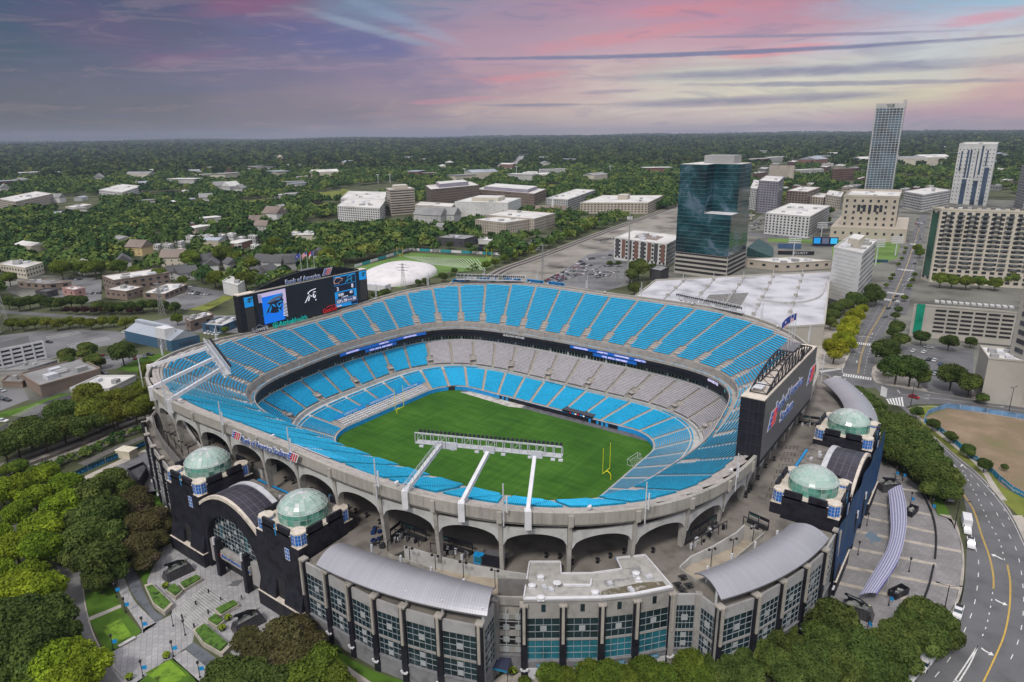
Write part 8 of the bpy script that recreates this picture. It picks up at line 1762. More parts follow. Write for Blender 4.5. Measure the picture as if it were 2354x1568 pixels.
mb=MB();q=[C+(L-C)*.42+(Rr-C)*.35,C+(L-C)*.62+(Rr-C)*.35,C+(L-C)*.62+(Rr-C)*.62,C+(L-C)*.42+(Rr-C)*.62];mb.flat(q,zt-1.0);mb.build('ramp_opening',M_conc_d,t_)
cv=thing('curved_wall','curved pale concrete wall at the corner of the white car park','wall',tuple(Zr2(800,80)));wall_line(cr([Zr2(500,75)[:2],Zr2(700,100)[:2],Zr2(850,85)[:2],Zr2(940,40)[:2],Zr2(975,-60)[:2]],24),G0,G0+13,1.0,M_conc_l,'wall',cv)
bld(Z3,(430,1290),(690,1320),(1020,1300),1262,'long low beige range with a white roof along the ball park','beige','w',5,9,3,2,units=6)
garea('ball_field',Z3,[(560,1260),(1030,1250),(1030,1110),(1500,1120),(1480,1230),(1280,1290),(1000,1262),(700,1215)],mat('ball_turf',(.10,.18,.03),.95,.2,.03,coord='World'),.03);garea('lawn',Z3,[(590,1092),(900,1100),(1460,1115),(1440,1180),(1290,1130),(900,1130),(590,1115)],mat('ball_turf',(.1,.18,.03)),.026)
bs=thing('ball_park_stand','dark green bank of seats beside the ball field','grandstand',tuple(Z3(540,1200)));q=[Z3(*p_)[:2]for p_ in((440,1215),(625,1232),(625,1160),(520,1150))];mb=MB();mb.prism(q,G0,[G0+9,G0+1,G0+1,G0+9]);mb.build('seats',mat('dark_green_seats',(.02,.06,.06),.7,.3,.3),bs)
for x,y,w_,hh,c,txt,l in((735,1158,160,34,mat('sponsor_blue',(.05,.10,.2),.6,.1,.1),'','dark blue covered deck over the ball field wall'),(980,1140,175,62,M_sd,'','big ball park scoreboard glowing blue'),(780,1200,250,26,M_black,'SECURITY','black ball park wall board reading security'),(690,1190,50,18,M_signred,'','red sponsor board on the ball field wall'),(1340,1250,150,18,mat('wall_navy',(.03,.07,.12),.6,0),'','navy outfield wall on the right of the ball field')):
 A,B=Z3(x-w_/2,y+4),Z3(x+w_/2,y+8);zt=ztop(A[0],A[1],top_P(Z3,y+4-hh));t_=thing('ball_park_board',l,'board',tuple(A));mb=MB();mb.beam((*A[:2],(G0+zt)/2),(*B[:2],(G0+zt)/2),.8,zt-G0);mb.build('panel',c,t_)
 if txt:text_mb(txt,A+(B-A)*.4+[.3,-1,.9],B-A,(0,0,1),2.4,.1,M_white,t_,'lettering')
 if hh>60:
  for u,m_ in((.17,M_sl),(.5,M_sgy),(.83,M_scy)):q=A+(B-A)*u+[.3,-.8,0];mb=MB();d_=unit(B-A)*np.linalg.norm(B-A)*.13;mb.beam((*(q-d_)[:2],zt*.6+G0*.4),(*(q+d_)[:2],zt*.6+G0*.4),.5,(zt-G0)*.62);mb.build('screen',m_,t_)
for x,y,yt in((757,1255,1070),(1328,1280,1095),(1465,1210,1075),(955,1080,978)):
 p=Z3(x,y);zt=ztop(p[0],p[1],top_P(Z3,yt));t_=thing('floodlight_mast','grey ball park floodlight mast with a grid of lamps','floodlight',tuple(p),'ball park floodlight masts');mb=MB();mb.tube([p,(*p[:2],zt)],[.7,.35],6);mb.build('pole',M_whitemetal,t_)
 for j in range(4):mb=MB();mb.beam((p[0]-5,p[1]-3,zt-1-j*2),(p[0]+5,p[1]+3,zt-1-j*2),.9,.9);mb.build('lamp_row',M_whitemetal,t_)
def lattice(p,h,w_,label,cat='pylon',arms=True,m=None):
 t_=thing('pylon',label,cat,tuple(p));mb=MB();m=m or mat('galvanised',(.28,.28,.28),.6,.1,.5);L4=[np.array(q)*w_ for q in((-1,-1),(1,-1),(1,1),(-1,1))];n=9
 for k in range(n):
  f0,f1=1-.8*k/n,1-.8*(k+1)/n
  for i in range(4):a,b,c=p+np.array([*L4[i]*f0,h*k/n]),p+np.array([*L4[i]*f1,h*(k+1)/n]),p+np.array([*L4[(i+1)%4]*f1,h*(k+1)/n]);mb.beam(a,b,.22,.22);mb.beam(a,c,.13,.13)
 mb.build('lattice',m,t_)
 if arms:
  for z,a in((.72,4),(.84,5),(.95,3)):mb=MB();mb.beam(p+[-a,-a*.5,h*z],p+[a,a*.5,h*z],.3,.3);mb.build('arm',m,t_)
lattice(Z2(430,1255),21,1.6,'grey lattice pylon in front of the white sports dome');lattice(Z2(1388,1215),33,1.2,'lattice mast beside the busy car park');lattice(Zl2(1120,60),24,1.6,'tan lattice pylon left of the video board');lattice(Zl2(30,170),42,3,'tall grey lattice pylon at the left edge')
p=Z2(1975,1165);t_=thing('cell_mast','tall grey phone mast with antennas in front of the apartments','mast',tuple(p));mb=MB();mb.tube([p,p+[0,0,56]],[.9,.45],8);mb.build('pole',mat('galvanised',(.28,.28,.28)),t_);mb=MB();[mb.box((p[0]+2*math.cos(a),p[1]+2*math.sin(a),G0+50),(.6,.6,2.6),a)for a in np.linspace(0,6,8)];mb.build('antennas',M_white,t_)
sb_=thing('substation','fenced electrical substation of grey steel frames behind the rim','substation',tuple(Z2(1750,1230)))
for i in range(9):
 for j in range(3):
  a=Z2(1540+i*52,1215-j*22+i*1.5);b=Z2(1585+i*52,1215-j*22+i*1.5);mb=MB()
  for q in(a,b):mb.tube([q,q+[0,0,9]],.25,4)
  mb.beam(a+[0,0,9],b+[0,0,9],.4,.4);mb.beam(a+[0,0,6],b+[0,0,6],.25,.25);mb.build('steel_frame',mat('galvanised',(.28,.28,.28)),sb_)
for x,l in((2175,'small dark shelter with a grey roof by the rail underpass'),):bld(Z2,(2125,1195),(2200,1210),(2255,1180),1130,l,'dark','g',win=False,units=1)
for x,y,h_ in((255,530,60),(337,525,55),(852,500,70),(1853,470,60),(1208,490,75)):p=Z2(x,y);zt=ztop(p[0],p[1],top_P(Z2,y-h_));t_=MB();t_.tube([p,(*p[:2],zt)],[1.2,.7],5);t_.box((*p[:2],zt),(9,2,2));o=t_.build('mast',M_whitemetal,None,base=tuple(p));o['label']='thin pale light mast rising from the far woods';o['category']='mast';o['group']='thin masts in the far woods'
# trees
def leafmat(name,c0,c1,c2,rnd=.35):
 m=bpy.data.materials.new(name);m.use_nodes=True;t=NT(m.node_tree);b=t.n['Principled BSDF'];oi=t.new('ShaderNodeObjectInfo');P=t.new('ShaderNodeTexCoord').outputs['Object'];f=t.noise(P,.45,5,.7)
 c=t.ramp(f,[(.32,c0),(.5,c1),(.68,c2)]);hs=t.new('ShaderNodeHueSaturation');t.put(hs.inputs['Color'],c);t.put(hs.inputs['Value'],t.math('ADD',1-rnd/2,t.math('MULTIPLY',oi.outputs['Random'],rnd)))
 t.put(hs.inputs['Hue'],t.math('ADD',.485,t.math('MULTIPLY',t.math('FRACT',t.math('MULTIPLY',oi.outputs['Random'],13.7)),.03)));t.l.new(hs.outputs[0],b.inputs['Base Color']);b.inputs['Roughness'].default_value=.75;b.inputs['Specular IOR Level'].default_value=.15
 tr=t.new('ShaderNodeBsdfTranslucent');t.l.new(hs.outputs[0],tr.inputs[0]);mx=t.new('ShaderNodeMixShader');mx.inputs[0].default_value=.25;t.l.new(b.outputs[0],mx.inputs[1]);t.l.new(tr.outputs[0],mx.inputs[2]);t.l.new(mx.outputs[0],t.n['Material Output'].inputs[0]);return m
LEAF=dict(lime=leafmat('leaves_lime',(.065,.105,.007),(.165,.235,.013),(.29,.38,.026)),dark=leafmat('leaves_dark',(.030,.052,.012),(.064,.100,.020),(.13,.18,.038)),olive=leafmat('leaves_olive',(.040,.064,.014),(.084,.122,.026),(.165,.21,.05)),crepe=leafmat('leaves_crepe',(.055,.05,.018),(.09,.085,.03),(.13,.10,.075)),yellow=leafmat('leaves_yellow',(.12,.15,.008),(.23,.26,.012),(.36,.37,.03)),mid=leafmat('leaves_mid',(.048,.078,.010),(.11,.155,.018),(.19,.25,.035)),red=leafmat('leaves_red',(.03,.015,.014),(.05,.022,.02),(.08,.035,.03)),gold=leafmat('leaves_gold',(.075,.095,.01),(.13,.155,.018),(.22,.235,.035)))
M_bark=mat('bark',(.10,.075,.05),.95,.25,2)
def crown_mesh(seed,nl,leaf,lobes=13,flat=.8):
 g=np.random.default_rng(seed);C=[]
 for k in range(lobes):
  a=k*2.4+g.uniform(-.3,.3);h=g.uniform(-.45,.75);r=(1-.45*max(0,h)**1.3)*g.uniform(.38,.62);C.append((r*math.cos(a),r*math.sin(a),h*flat*.72,g.uniform(.34,.5)))
 C.append((0,0,.45*flat,.5));C.append((0,0,0,.62));C=np.array(C);w=C[:,3]**2;idx=g.choice(len(C),nl,p=w/w.sum());n=g.normal(size=(nl,3));n[:,2]=n[:,2]*.9+.22;n/=np.linalg.norm(n,axis=1)[:,None]
 pos=C[idx,:3]+n*(C[idx,3]*g.uniform(.72,1.04,nl))[:,None]*np.array([1,1,.85])
 tilt=n+g.normal(size=(nl,3))*.55;tilt/=np.linalg.norm(tilt,axis=1)[:,None];a=np.cross(tilt,g.normal(size=(nl,3)));a/=np.linalg.norm(a,axis=1)[:,None];b=np.cross(tilt,a);s=leaf*g.uniform(.6,1.3,nl)[:,None]
 V=np.stack([pos-a*s-b*s*.6,pos+a*s*.7-b*s,pos+a*s+b*s*.6,pos-a*s*.6+b*s],1).reshape(-1,3);me=bpy.data.meshes.new('crown');nq=nl
 me.vertices.add(nq*4);me.vertices.foreach_set('co',V.astype('f').ravel());me.loops.add(nq*4);me.loops.foreach_set('vertex_index',np.arange(nq*4,dtype='i'));me.polygons.add(nq);me.polygons.foreach_set('loop_start',np.arange(0,nq*4,4,dtype='i'));me.polygons.foreach_set('loop_total',np.full(nq,4,'i'));me.update();me.materials.append(None);return me
CROWN=[crown_mesh(s,8500,.047,18+s)for s in range(5)];CROWN_M=[crown_mesh(20+s,900,.12,12)for s in range(4)]
def trunk_mesh():
 mb=MB();mb.tube([(0,0,-1.55),(.02,0,-.9),(0,.02,-.2),(0,0,.4)],[.075,.06,.045,.015],7)
 for k in range(7):a=k*2.1;mb.tube([(0,0,-.75+.1*k),(.25*math.cos(a),.25*math.sin(a),-.4+.1*k),(.55*math.cos(a),.55*math.sin(a),-.1+.11*k)],[.035,.022,.008],5)
 me=bpy.data.meshes.new('trunk');me.from_pydata(mb.v,[],mb.f);me.materials.append(M_bark);return me
TRUNK=trunk_mesh();trnd=random.Random(5);NT_=[0]
def tree(px,py,rp,kind,label,group,near=True,sq=1.0):
 zc=G0+6.5
 for _ in range(3):p=at(px,py,zc);dist=np.linalg.norm(p-[CX,CY,CZ]);r=.90*rp*dist/FOC;zc=G0+r*1.12*sq
 return tree_at(p[0],p[1],r,kind,label,group,near,sq)
def tree_at(x,y,r,kind,label,group,near=True,sq=1.0):
 t_=thing('tree',label,'tree',(x,y,G0),group);rz=trnd.uniform(0,6.28);sc=(r*trnd.uniform(.95,1.08),r*trnd.uniform(.95,1.08),r*.92*sq)
 for nm,me in(('crown',(CROWN if near else CROWN_M)[NT_[0]%(5 if near else 4)]),('trunk',TRUNK)):
  o=bpy.data.objects.new(nm,me);COL.objects.link(o);o.parent=t_;o.location=(0,0,r*1.14*sq);o.rotation_euler[2]=rz;o.scale=sc if nm=='crown' else(r,r,r*.84*sq)
  if nm=='crown':o.material_slots[0].link='OBJECT';o.material_slots[0].material=LEAF[kind]
 NT_[0]+=1;return t_
def zz(ox,oy,w=1280.,ow=2354.):
 k=w/ow*.613021;return lambda q:((ox*.613021+q[0]*k),(oy*.613021+q[1]*k),q[2]*k)
def grove(f,L,kind,label,group,sq=1.0):
 for i,q in enumerate(L):tree(*f(q),kind,label,group,True,sq)
zl,zr,zr2,zl2,zk,zn,z2,z1,z3=zz(0,1708),zz(2560,1708),zz(2560,1150),zz(0,1150),zz(1900,1950,1300),zz(1180,1708),zz(1280,400),zz(0,400),zz(2560,300)
grove(zl,[(10,250,110),(150,220,110),(310,140,95),(450,210,110),(240,300,110),(120,400,100),(430,350,120),(290,500,130),(110,640,130),(290,640,140),(200,830,110),(310,930,130),(110,930,140),(-10,800,100),(0,540,80),(350,1430,160),(500,1400,140),(620,1470,130),(230,1530,120),(470,1560,140)],'lime','bright lime-green round tree in the lower left grove','bright green trees at the lower left')
grove(zl,[(90,1150,190),(330,1130,170),(200,1320,200),(40,1420,180),(400,1260,140),(60,1280,150),(180,1480,150)],'dark','dark green tree in the lower left corner grove','dark trees at the lower left')
grove(zl,[(760,180,120),(640,260,130),(700,400,150),(600,560,150),(740,560,130),(680,720,160),(500,690,90),(790,800,90),(560,450,120),(850,230,90),(640,830,80),(690,860,90),(780,360,100)],'olive','muted green tree between the lime grove and the black gatehouse','muted green trees left of the gatehouse')
grove(zl,[(950,350,120),(1020,480,130),(900,470,100),(970,620,120),(1070,420,100),(880,640,80),(1120,500,90),(1000,720,90),(930,270,90),(1080,580,90)],'crepe','brown-green flowering tree beside the black gatehouse','brownish trees by the left gatehouse',.8)
grove(zl,[(1950,1250,170),(2060,1200,130),(1820,1380,170),(1700,1270,110),(2130,1330,150),(2000,1420,170)],'crepe','brown-tinged broad tree in front of the corner tower','brown-tinged trees at the bottom',.85)
grove(zl,[(2200,1430,150),(2290,1540,130),(2100,1530,170),(2380,1600,90)],'mid','fresh green tree left of the long facade at the bottom','fresh green trees at the bottom',.85);grove(zl,[(1560,1520,140),(1750,1540,150),(1900,1570,150),(1620,1620,130),(1450,1600,90)],'olive','dark olive tree at the bottom edge left of the facade','olive trees at the bottom edge')
grove(zk,[(290,1050,105),(420,1075,90),(560,1000,100),(690,1040,115),(810,1070,100),(950,1020,120),(1080,1070,110),(1240,985,125),(1330,1070,110),(120,1100,50),(560,1090,110)],'mid','bushy green tree along the foot of the ticket building','green trees along the bottom edge',.9)
grove(zk,[(1440,990,115),(1560,925,115),(1500,1080,110),(1640,1050,120),(1700,870,105),(1800,790,110),(1820,960,110),(1900,1060,110),(1960,860,100),(2020,960,120),(2110,790,110),(2180,920,120),(2150,1060,110),(2260,820,110),(2300,960,120),(2240,700,80),(2180,660,70),(2330,1060,110),(1900,740,70)],'olive','dense green tree at the bottom right below the grey canopy','dense trees at the bottom right')
grove(zr,[(1050,1140,165),(980,1250,130),(1150,1270,130),(1250,1380,150),(1380,1320,130),(1450,1230,110),(1500,1380,130),(1560,1120,90),(1650,1080,110),(1760,1150,120),(1720,1280,120),(1850,1260,90),(1600,1260,120),(1130,1450,130),(1330,1480,120),(1450,1500,100),(930,1400,120),(1570,1050,70),(1240,1540,90)],'olive','muted green tree between the right plaza and the bottom road','dark trees at the lower right',1.1)
grove(zr2,[(1200,590,60),(1250,640,80),(1320,700,90),(1290,790,90),(1390,790,100),(1440,850,110),(1360,900,100),(1430,960,110),(1510,800,90),(1560,850,100),(1590,950,120),(1500,1010,100),(1640,900,80),(1680,1000,110),(1620,1080,110),(1740,1080,110),(1790,1170,120),(1700,1170,110),(1850,1200,80),(1830,1270,90),(1720,1260,80),(1330,960,80)],'olive','dark tree in the thick row beside the curved right street','tree row along the curved right street')
grove(zr2,[(1050,290,100),(1110,220,80),(1140,160,75),(1160,110,70),(1195,60,65),(1140,250,70),(1230,20,50)],'yellow','bright yellow-green tree in the row left of the street','yellow-green street trees',.95);grove(zr2,[(1030,60,60),(1060,10,55),(1240,-30,50),(1020,110,50),(1190,-50,70),(1120,-10,60)],'olive','dark green tree behind the yellow row','dark trees behind the yellow row')
grove(zr2,[(1400,300,100),(1480,420,110),(1580,430,110),(1640,470,80),(1390,420,50),(1500,230,65),(1480,140,55),(1650,210,55),(1840,240,60),(1860,470,100),(1980,530,90),(1990,240,40),(1450,180,45)],'dark','dark round tree around the small car park on the right','trees round the small right car park')
grove(zr2,[(1615,725,48),(1728,810,45),(1850,895,42),(1972,990,50),(2085,1090,50),(2070,630,40),(2220,1105,25)],'dark','small dark tree on the verge of the bare lot','small trees by the bare lot')
grove(zr2,[(1490,20,30),(1470,60,30),(2280,1090,0.1)][:2],'olive','small street tree on the right side of the street','small street trees on the right');grove(z3,[(1840,1320,55),(1930,1320,60),(1780,1370,55),(2080,1350,40),(2130,1350,40),(2270,1350,60),(1860,1380,50),(1960,1390,50),(2050,1390,45),(2160,1400,45),(1620,1160,35),(1640,1190,35)],'mid','tree on the garden deck at the foot of the cream slab','garden trees below the cream slab');grove(z3,[(1310,1450,60),(1340,1490,60),(1280,1500,60),(1020,900,30),(1000,960,30)],'dark','dark tree right of the cream hotel slab','dark trees by the hotel slab')
grove(z3,[(1540,1160,14),(1530,1190,14),(1510,1230,15),(1490,1270,16),(1450,1345,18),(1435,1370,18),(1405,1415,20),(1600,1340,18),(1585,1380,20),(1565,1420,20),(1530,1500,24)],'mid','small street tree on the pavement of the straight street','small trees along the straight street')
grove(zl2,[(190,850,115),(110,920,110),(30,970,100),(300,880,115),(420,730,105),(430,830,100),(545,830,90),(680,790,80),(800,750,75)],'olive','tree in the row above the railway at the left','trees along the left railway')
grove(zl2,[(610,600,100),(640,720,110),(560,690,90),(780,640,90),(770,750,90),(890,620,90),(930,720,90),(1000,560,90),(1030,440,80),(1070,540,70),(1020,660,80),(690,640,70)],'gold','pale flowering yellow-green tree above the railway','yellow-green trees above the railway')
grove(zl2,[(840,310,90),(600,300,70),(640,370,60),(460,330,60),(690,385,40),(470,380,50)],'olive','round tree in front of the blue-gabled warehouse','trees by the blue-gabled warehouse');grove(zl2,[(80+78*k,105+8*math.sin(k*2)-k*1.5+10,42)for k in range(12)],'gold','yellow-green tree in the row above the left car park','row of trees above the left car park');grove(zl2,[(460+62*k,20+4*(k%2),28)for k in range(9)],'red','dark red-leaved tree in the row by the left road','dark red trees by the left road')
grove(zl2,[(1220,80,45),(130,1100,60),(60,1120,50),(230,1140,50),(1550,160,30)],'mid','low bushy green tree near the left buildings','bushy trees on the left');grove(z2,[(700,1170,40),(780,1130,30),(580,1205,35),(300,1290,50),(240,1300,40),(530,1210,30),(2050,1110,90),(2000,1160,60),(1850,1080,25),(1910,1080,25),(2150,1100,30),(2020,1250,60)],'olive','dark tree just behind the far rim of the stadium','trees just behind the stadium')
grove(z2,[(620,945,33),(745,950,32),(880,960,35),(1030,880,28),(1085,960,40),(1175,960,45),(1115,1010,35),(1300,880,30),(1240,900,25)],'dark','dark tree by the dark hall near the practice field','trees by the practice field');grove(z2,[(1000+62*k,1090-24*k+6*(k%2),38)for k in range(13)],'mid','bushy tree in the long strip beside the railway','tree strip beside the far railway')
grove(z1,[(55+72*k,1345+12*math.sin(k*1.7),48)for k in range(8)]+[(680+75*k,1375+10*math.sin(k),46)for k in range(8)],'dark','dark green tree in the long belt above the left road','belt of trees above the left road')
grove(z1,[(1310,1040,70),(1540,1010,75),(1610,1040,60),(1480,1180,70),(1390,1160,50),(1690,1190,75),(1720,1075,60),(1560,1210,50),(1810,1190,50),(1850,1000,60),(1900,940,60),(2010,1010,60),(1260,1195,40),(1980,1160,50),(2130,1080,60),(2250,1020,70),(2300,1110,60),(650,1110,70),(820,1100,60),(560,1110,60),(930,1130,50),(420,1110,70),(60,1180,50),(1100,1160,60)],'mid','round green tree among the houses above the video board','trees among the houses on the left')
# woods: individuals where they show, the rest as one mass
def inside(P,pts):
 x,y=pts[:,0],pts[:,1];c=np.zeros(len(pts),bool);n=len(P);j=n-1
 for i in range(n):
  xi,yi,xj,yj=*P[i],*P[j];c^=((yi>y)!=(yj>y))&(x<(xj-xi)*(y-yi)/(yj-yi+1e-12)+xi);j=i
 return c
def candidates(n,r0,r1,g):
 if r1<2000:r=np.sqrt(g.uniform(r0**2,r1**2,n))
 else:r=np.exp(g.uniform(math.log(r0),math.log(r1),n))
 a=YAW+g.uniform(-.80,.80,n);return np.stack([CX+r*np.cos(a),CY+r*np.sin(a)],1),r
OPEN=[np.array([z_(x,y,G0)[:2]for x,y in P])for z_,P in((Z1,[(0,1180),(420,1170),(700,1170),(1180,1160),(1320,1220),(1650,1290),(1650,1600),(0,1600)]),(Zl2,[(-300,0),(1700,-100),(1900,300),(1300,800),(0,1200),(-300,1200)]),(Z2,[(0,1110),(480,1000),(1130,1035),(1130,1150),(1500,1330),(300,1400),(0,1330)]),(Z2,[(1000,1180),(1290,1040),(2260,690),(2600,560),(2700,1500),(1300,1400)]))]
FR=[(c,r_,unit(np.array([CX,CY])-c),np.linalg.norm(np.array([CX,CY])-c))for c,r_ in FRONT]
def blocked(pts):
 k=np.zeros(len(pts),bool)
 for c,r_,d,D in FR:
  v=pts-c;u=v@d;w_=np.abs(v[:,0]*d[1]-v[:,1]*d[0]);k|=(u>0)&(u<r_*.5+.07*D)&(w_<r_*.85)
 return k
right_lot=np.array([Zr2(x,y,G0)[:2]for x,y in[(1000,300),(1300,-100),(3200,-100),(3500,2500),(1500,2600),(1100,1200)]])
bowl=[right_lot,np.array([(-190,-140),(160,-140),(160,130),(-60,190),(-190,140)])];railp=np.array(RAIL)
g=np.random.default_rng(3);ptsN,rN=candidates(15000,260,1300,g);keep=np.ones(len(ptsN),bool)
for P in EXCL+OPEN+bowl:
 c_=P.mean(0);keep&=~inside(c_+(P-c_)*1.02+0,ptsN)
cityP=np.array([Z3(x,y,G0)[:2]for x,y in[(-400,1800),(-200,1350),(430,1010),(560,880),(1000,790),(1500,780),(1720,760),(2600,800),(3200,1200),(3200,2100),(900,2100)]]);dk_=np.array([Z1(x,y,G0)[:2]for x,y in[(1050,870),(2000,850),(2100,1200),(1650,1260),(1180,1160),(800,1120),(900,1000)]])
keep&=~(inside(cityP,ptsN)&(g.random(len(ptsN))<.90));keep&=~(inside(dk_,ptsN)&(g.random(len(ptsN))<.45));keep&=np.array([np.min(np.abs(railp-q).sum(1))>14 for q in ptsN])
keep&=~blocked(ptsN);ptsN=ptsN[keep];rN=rN[keep];o_=np.argsort(rN);ptsN=ptsN[o_];rN=rN[o_]
sel=[];
for i,q in enumerate(ptsN):
 if all((q[0]-s[0])**2+(q[1]-s[1])**2>50 for s in sel[-260:]):sel.append(q)
ptsN=np.array(sel);nind=max(0,298-NT_[0])
clump=lambda p,s:(math.sin(p[0]/s+1.3)+math.cos(p[1]/s*1.3+.4)+math.sin((p[0]+p[1])/s*.6))/3
for q in ptsN[:nind]:
 k=trnd.random()+clump(q,70)*.35;kind='dark' if k<.42 else('olive' if k<.75 else('mid' if k<.92 else 'gold'));tree_at(q[0],q[1],trnd.uniform(4.5,7.5),kind,'leafy %s tree in the nearer woods behind the stadium'%dict(dark='dark green',olive='muted green',mid='fresh green',gold='yellow-green')[kind],'trees of the nearer woods',False)
def forest(name,pts,rad,nq,leaf,mt,seed):
 g=np.random.default_rng(seed);n=len(pts);col=g.random((n,2));d=g.normal(size=(n,nq,3));d[...,2]=np.abs(d[...,2])*.95-.12;d/=np.linalg.norm(d,axis=2)[...,None]
 bump=1+.22*np.sin(d[...,0]*5+col[:,None,0]*20)*np.cos(d[...,1]*5+col[:,None,1]*20);R3=rad[:,None,None];pos=d*R3*bump[...,None]*np.array([1,1,.85]);pos[...,2]+=R3[...,0]*.95+G0+(np.maximum(0,np.hypot(pts[:,0],pts[:,1])-5000)*.0035*(1+np.sin(pts[:,0]/900)*np.cos(pts[:,1]/700)))[:,None]*.8+(g.random(n)*.25*rad)[:,None];pos[...,0]+=pts[:,None,0];pos[...,1]+=pts[:,None,1]
 t=d+g.normal(size=d.shape)*.5;t/=np.linalg.norm(t,axis=2)[...,None];a=np.cross(t,g.normal(size=d.shape));a/=np.linalg.norm(a,axis=2)[...,None];b=np.cross(t,a);s=(leaf*R3*g.uniform(.7,1.3,(n,nq,1)))
 V=np.stack([pos-a*s-b*s*.7,pos+a*s-b*s*.8,pos+a*s*.8+b*s,pos-a*s*.7+b*s],2).reshape(-1,3);nf=n*nq;me=bpy.data.meshes.new(name);me.vertices.add(nf*4);me.vertices.foreach_set('co',V.astype('f').ravel());me.loops.add(nf*4);me.loops.foreach_set('vertex_index',np.arange(nf*4,dtype='i'));me.polygons.add(nf);me.polygons.foreach_set('loop_start',np.arange(0,nf*4,4,dtype='i'));me.polygons.foreach_set('loop_total',np.full(nf,4,'i'));me.update()
 at_=me.attributes.new('tone','FLOAT','FACE');at_.data.foreach_set('value',np.repeat(col[:,0],nq).astype('f'));me.materials.append(mt);o=bpy.data.objects.new(name,me);COL.objects.link(o);o['kind']='stuff';o['label']='dense dark green woodland stretching to the horizon';return o
mf=bpy.data.materials.new('woodland_leaves');mf.use_nodes=True;t=NT(mf.node_tree);b=t.n['Principled BSDF'];a_=t.new('ShaderNodeAttribute',attribute_name='tone');P_=t.new('ShaderNodeNewGeometry').outputs['Position'];f=t.noise(P_,.006,5,.65);v=t.math('ADD',t.math('MULTIPLY',a_.outputs['Fac'],.42),t.math('MULTIPLY',f,.58))
t.l.new(t.ramp(v,[(.12,(.012,.036,.012)),(.33,(.027,.064,.018)),(.48,(.050,.096,.022)),(.62,(.088,.138,.03)),(.8,(.17,.19,.04))]),b.inputs['Base Color']);b.inputs['Roughness'].default_value=.8;b.inputs['Specular IOR Level'].default_value=.1
mf2=mf.copy();mf2 .name='distance_dimmed_leaves';[setattr(e,'color',(*[c*.55 for c in e.color[:3]],1))for n_ in mf2 .node_tree.nodes if n_.type=='VALTORGB' for e in n_.color_ramp.elements]  # same leaves with colours darkened to imitate the tone of distance
rest=ptsN[nind:];gf=np.random.default_rng(9)
ptsF,rF=candidates(52000,1150,19000,gf);kf=np.ones(len(ptsF),bool)
for P in EXCL:
 c_=P.mean(0);kf&=~inside(c_+(P-c_)*1.05,ptsF)
kf&=~(inside(cityP,ptsF));kf&=~blocked(ptsF);clear=np.sin(ptsF[:,0]/310+2)*np.cos(ptsF[:,1]/270)+.5*np.sin(ptsF[:,0]/90+ptsF[:,1]/130);kf&=~((clear>1.08)&(rF<6000));ptsF=ptsF[kf];rF=rF[kf];radF=np.maximum(6.0,rF*.0036)*gf.uniform(.7,1.25,len(rF));radF=np.minimum(radF*1.15,38)
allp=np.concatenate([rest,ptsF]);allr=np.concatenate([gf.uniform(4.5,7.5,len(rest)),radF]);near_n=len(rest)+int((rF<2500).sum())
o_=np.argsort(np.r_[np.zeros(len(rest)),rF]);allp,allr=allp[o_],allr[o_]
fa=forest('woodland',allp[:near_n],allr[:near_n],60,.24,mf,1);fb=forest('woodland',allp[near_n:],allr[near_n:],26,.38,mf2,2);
gs=np.random.default_rng(8);sp_=[]
for a,b,n in(((420,1090),(1000,850),60),((0,1190),(420,1110),30),((560,860),(1120,690),40)):
 for k in range(n):u=gs.random();sp_.append(Zl2(a[0]+(b[0]-a[0])*u,a[1]+(b[1]-a[1])*u+gs.uniform(-25,25),G0)[:2])
for k in range(120):u=gs.random();sp_.append(Z2(700+1100*u,1195-380*u+gs.uniform(-18,22),G0)[:2])
fs_=forest('scrub',np.array(sp_),gs.uniform(.6,1.7,len(sp_)),70,.2,mf,4);fs_['label']='low scrub growing along the railway banks'
# vehicles
PAINT={k:mat('car_'+k,c,.25,.03,.5,spec=.6)for k,c in dict(white=(.62,.62,.63),silver=(.32,.33,.34),grey=(.10,.10,.11),black=(.015,.015,.018),red=(.30,.01,.015),blue=(.03,.06,.14)).items()}
M_tyre=mat('tyre',(.02,.02,.02),.9,0)
def carmesh():
 b=MB();L,Wd=4.6,1.85
 prof=[(-2.3,.35),(-2.3,.85),(-2.1,.95),(-1.5,.98),(1.0,.98),(2.1,.85),(2.3,.65),(2.3,.35)]
 n=len(prof);V=[(x,-Wd/2,z)for x,z in prof]+[(x,Wd/2,z)for x,z in prof];b.add(V,[tuple(range(n)),tuple(range(n,2*n))[::-1]]+[(i,i+n,(i+1)%n+n,(i+1)%n)for i in range(n)])
 b.add([(-1.25,-.72,1.5),(.25,-.72,1.5),(.25,.72,1.5),(-1.25,.72,1.5),(-1.2,-.7,1.42),(.2,-.7,1.42),(.2,.7,1.42),(-1.2,.7,1.42)],[(0,1,2,3),(7,6,5,4),(0,4,5,1),(2,6,7,3),(1,5,6,2),(3,7,4,0)])
 g=MB();v=[(-1.9,-.84,.97),(1.05,-.84,.97),(1.05,.84,.97),(-1.9,.84,.97),(-1.25,-.70,1.46),(.25,-.70,1.46),(.25,.70,1.46),(-1.25,.70,1.46)];g.add(v,[(4,5,6,7),(0,1,5,4),(1,2,6,5),(2,3,7,6),(3,0,4,7)])
 return b,g
def raw(mb,name,m):
 me=bpy.data.meshes.new(name);me.from_pydata(mb.v,[],mb.f);me.materials.append(m);return me
cb,cg=carmesh();CB,CG=raw(cb,'body',None),raw(cg,'windows',M_glassd);wmb=MB()
for a in range(1):
 for k in range(10):pass
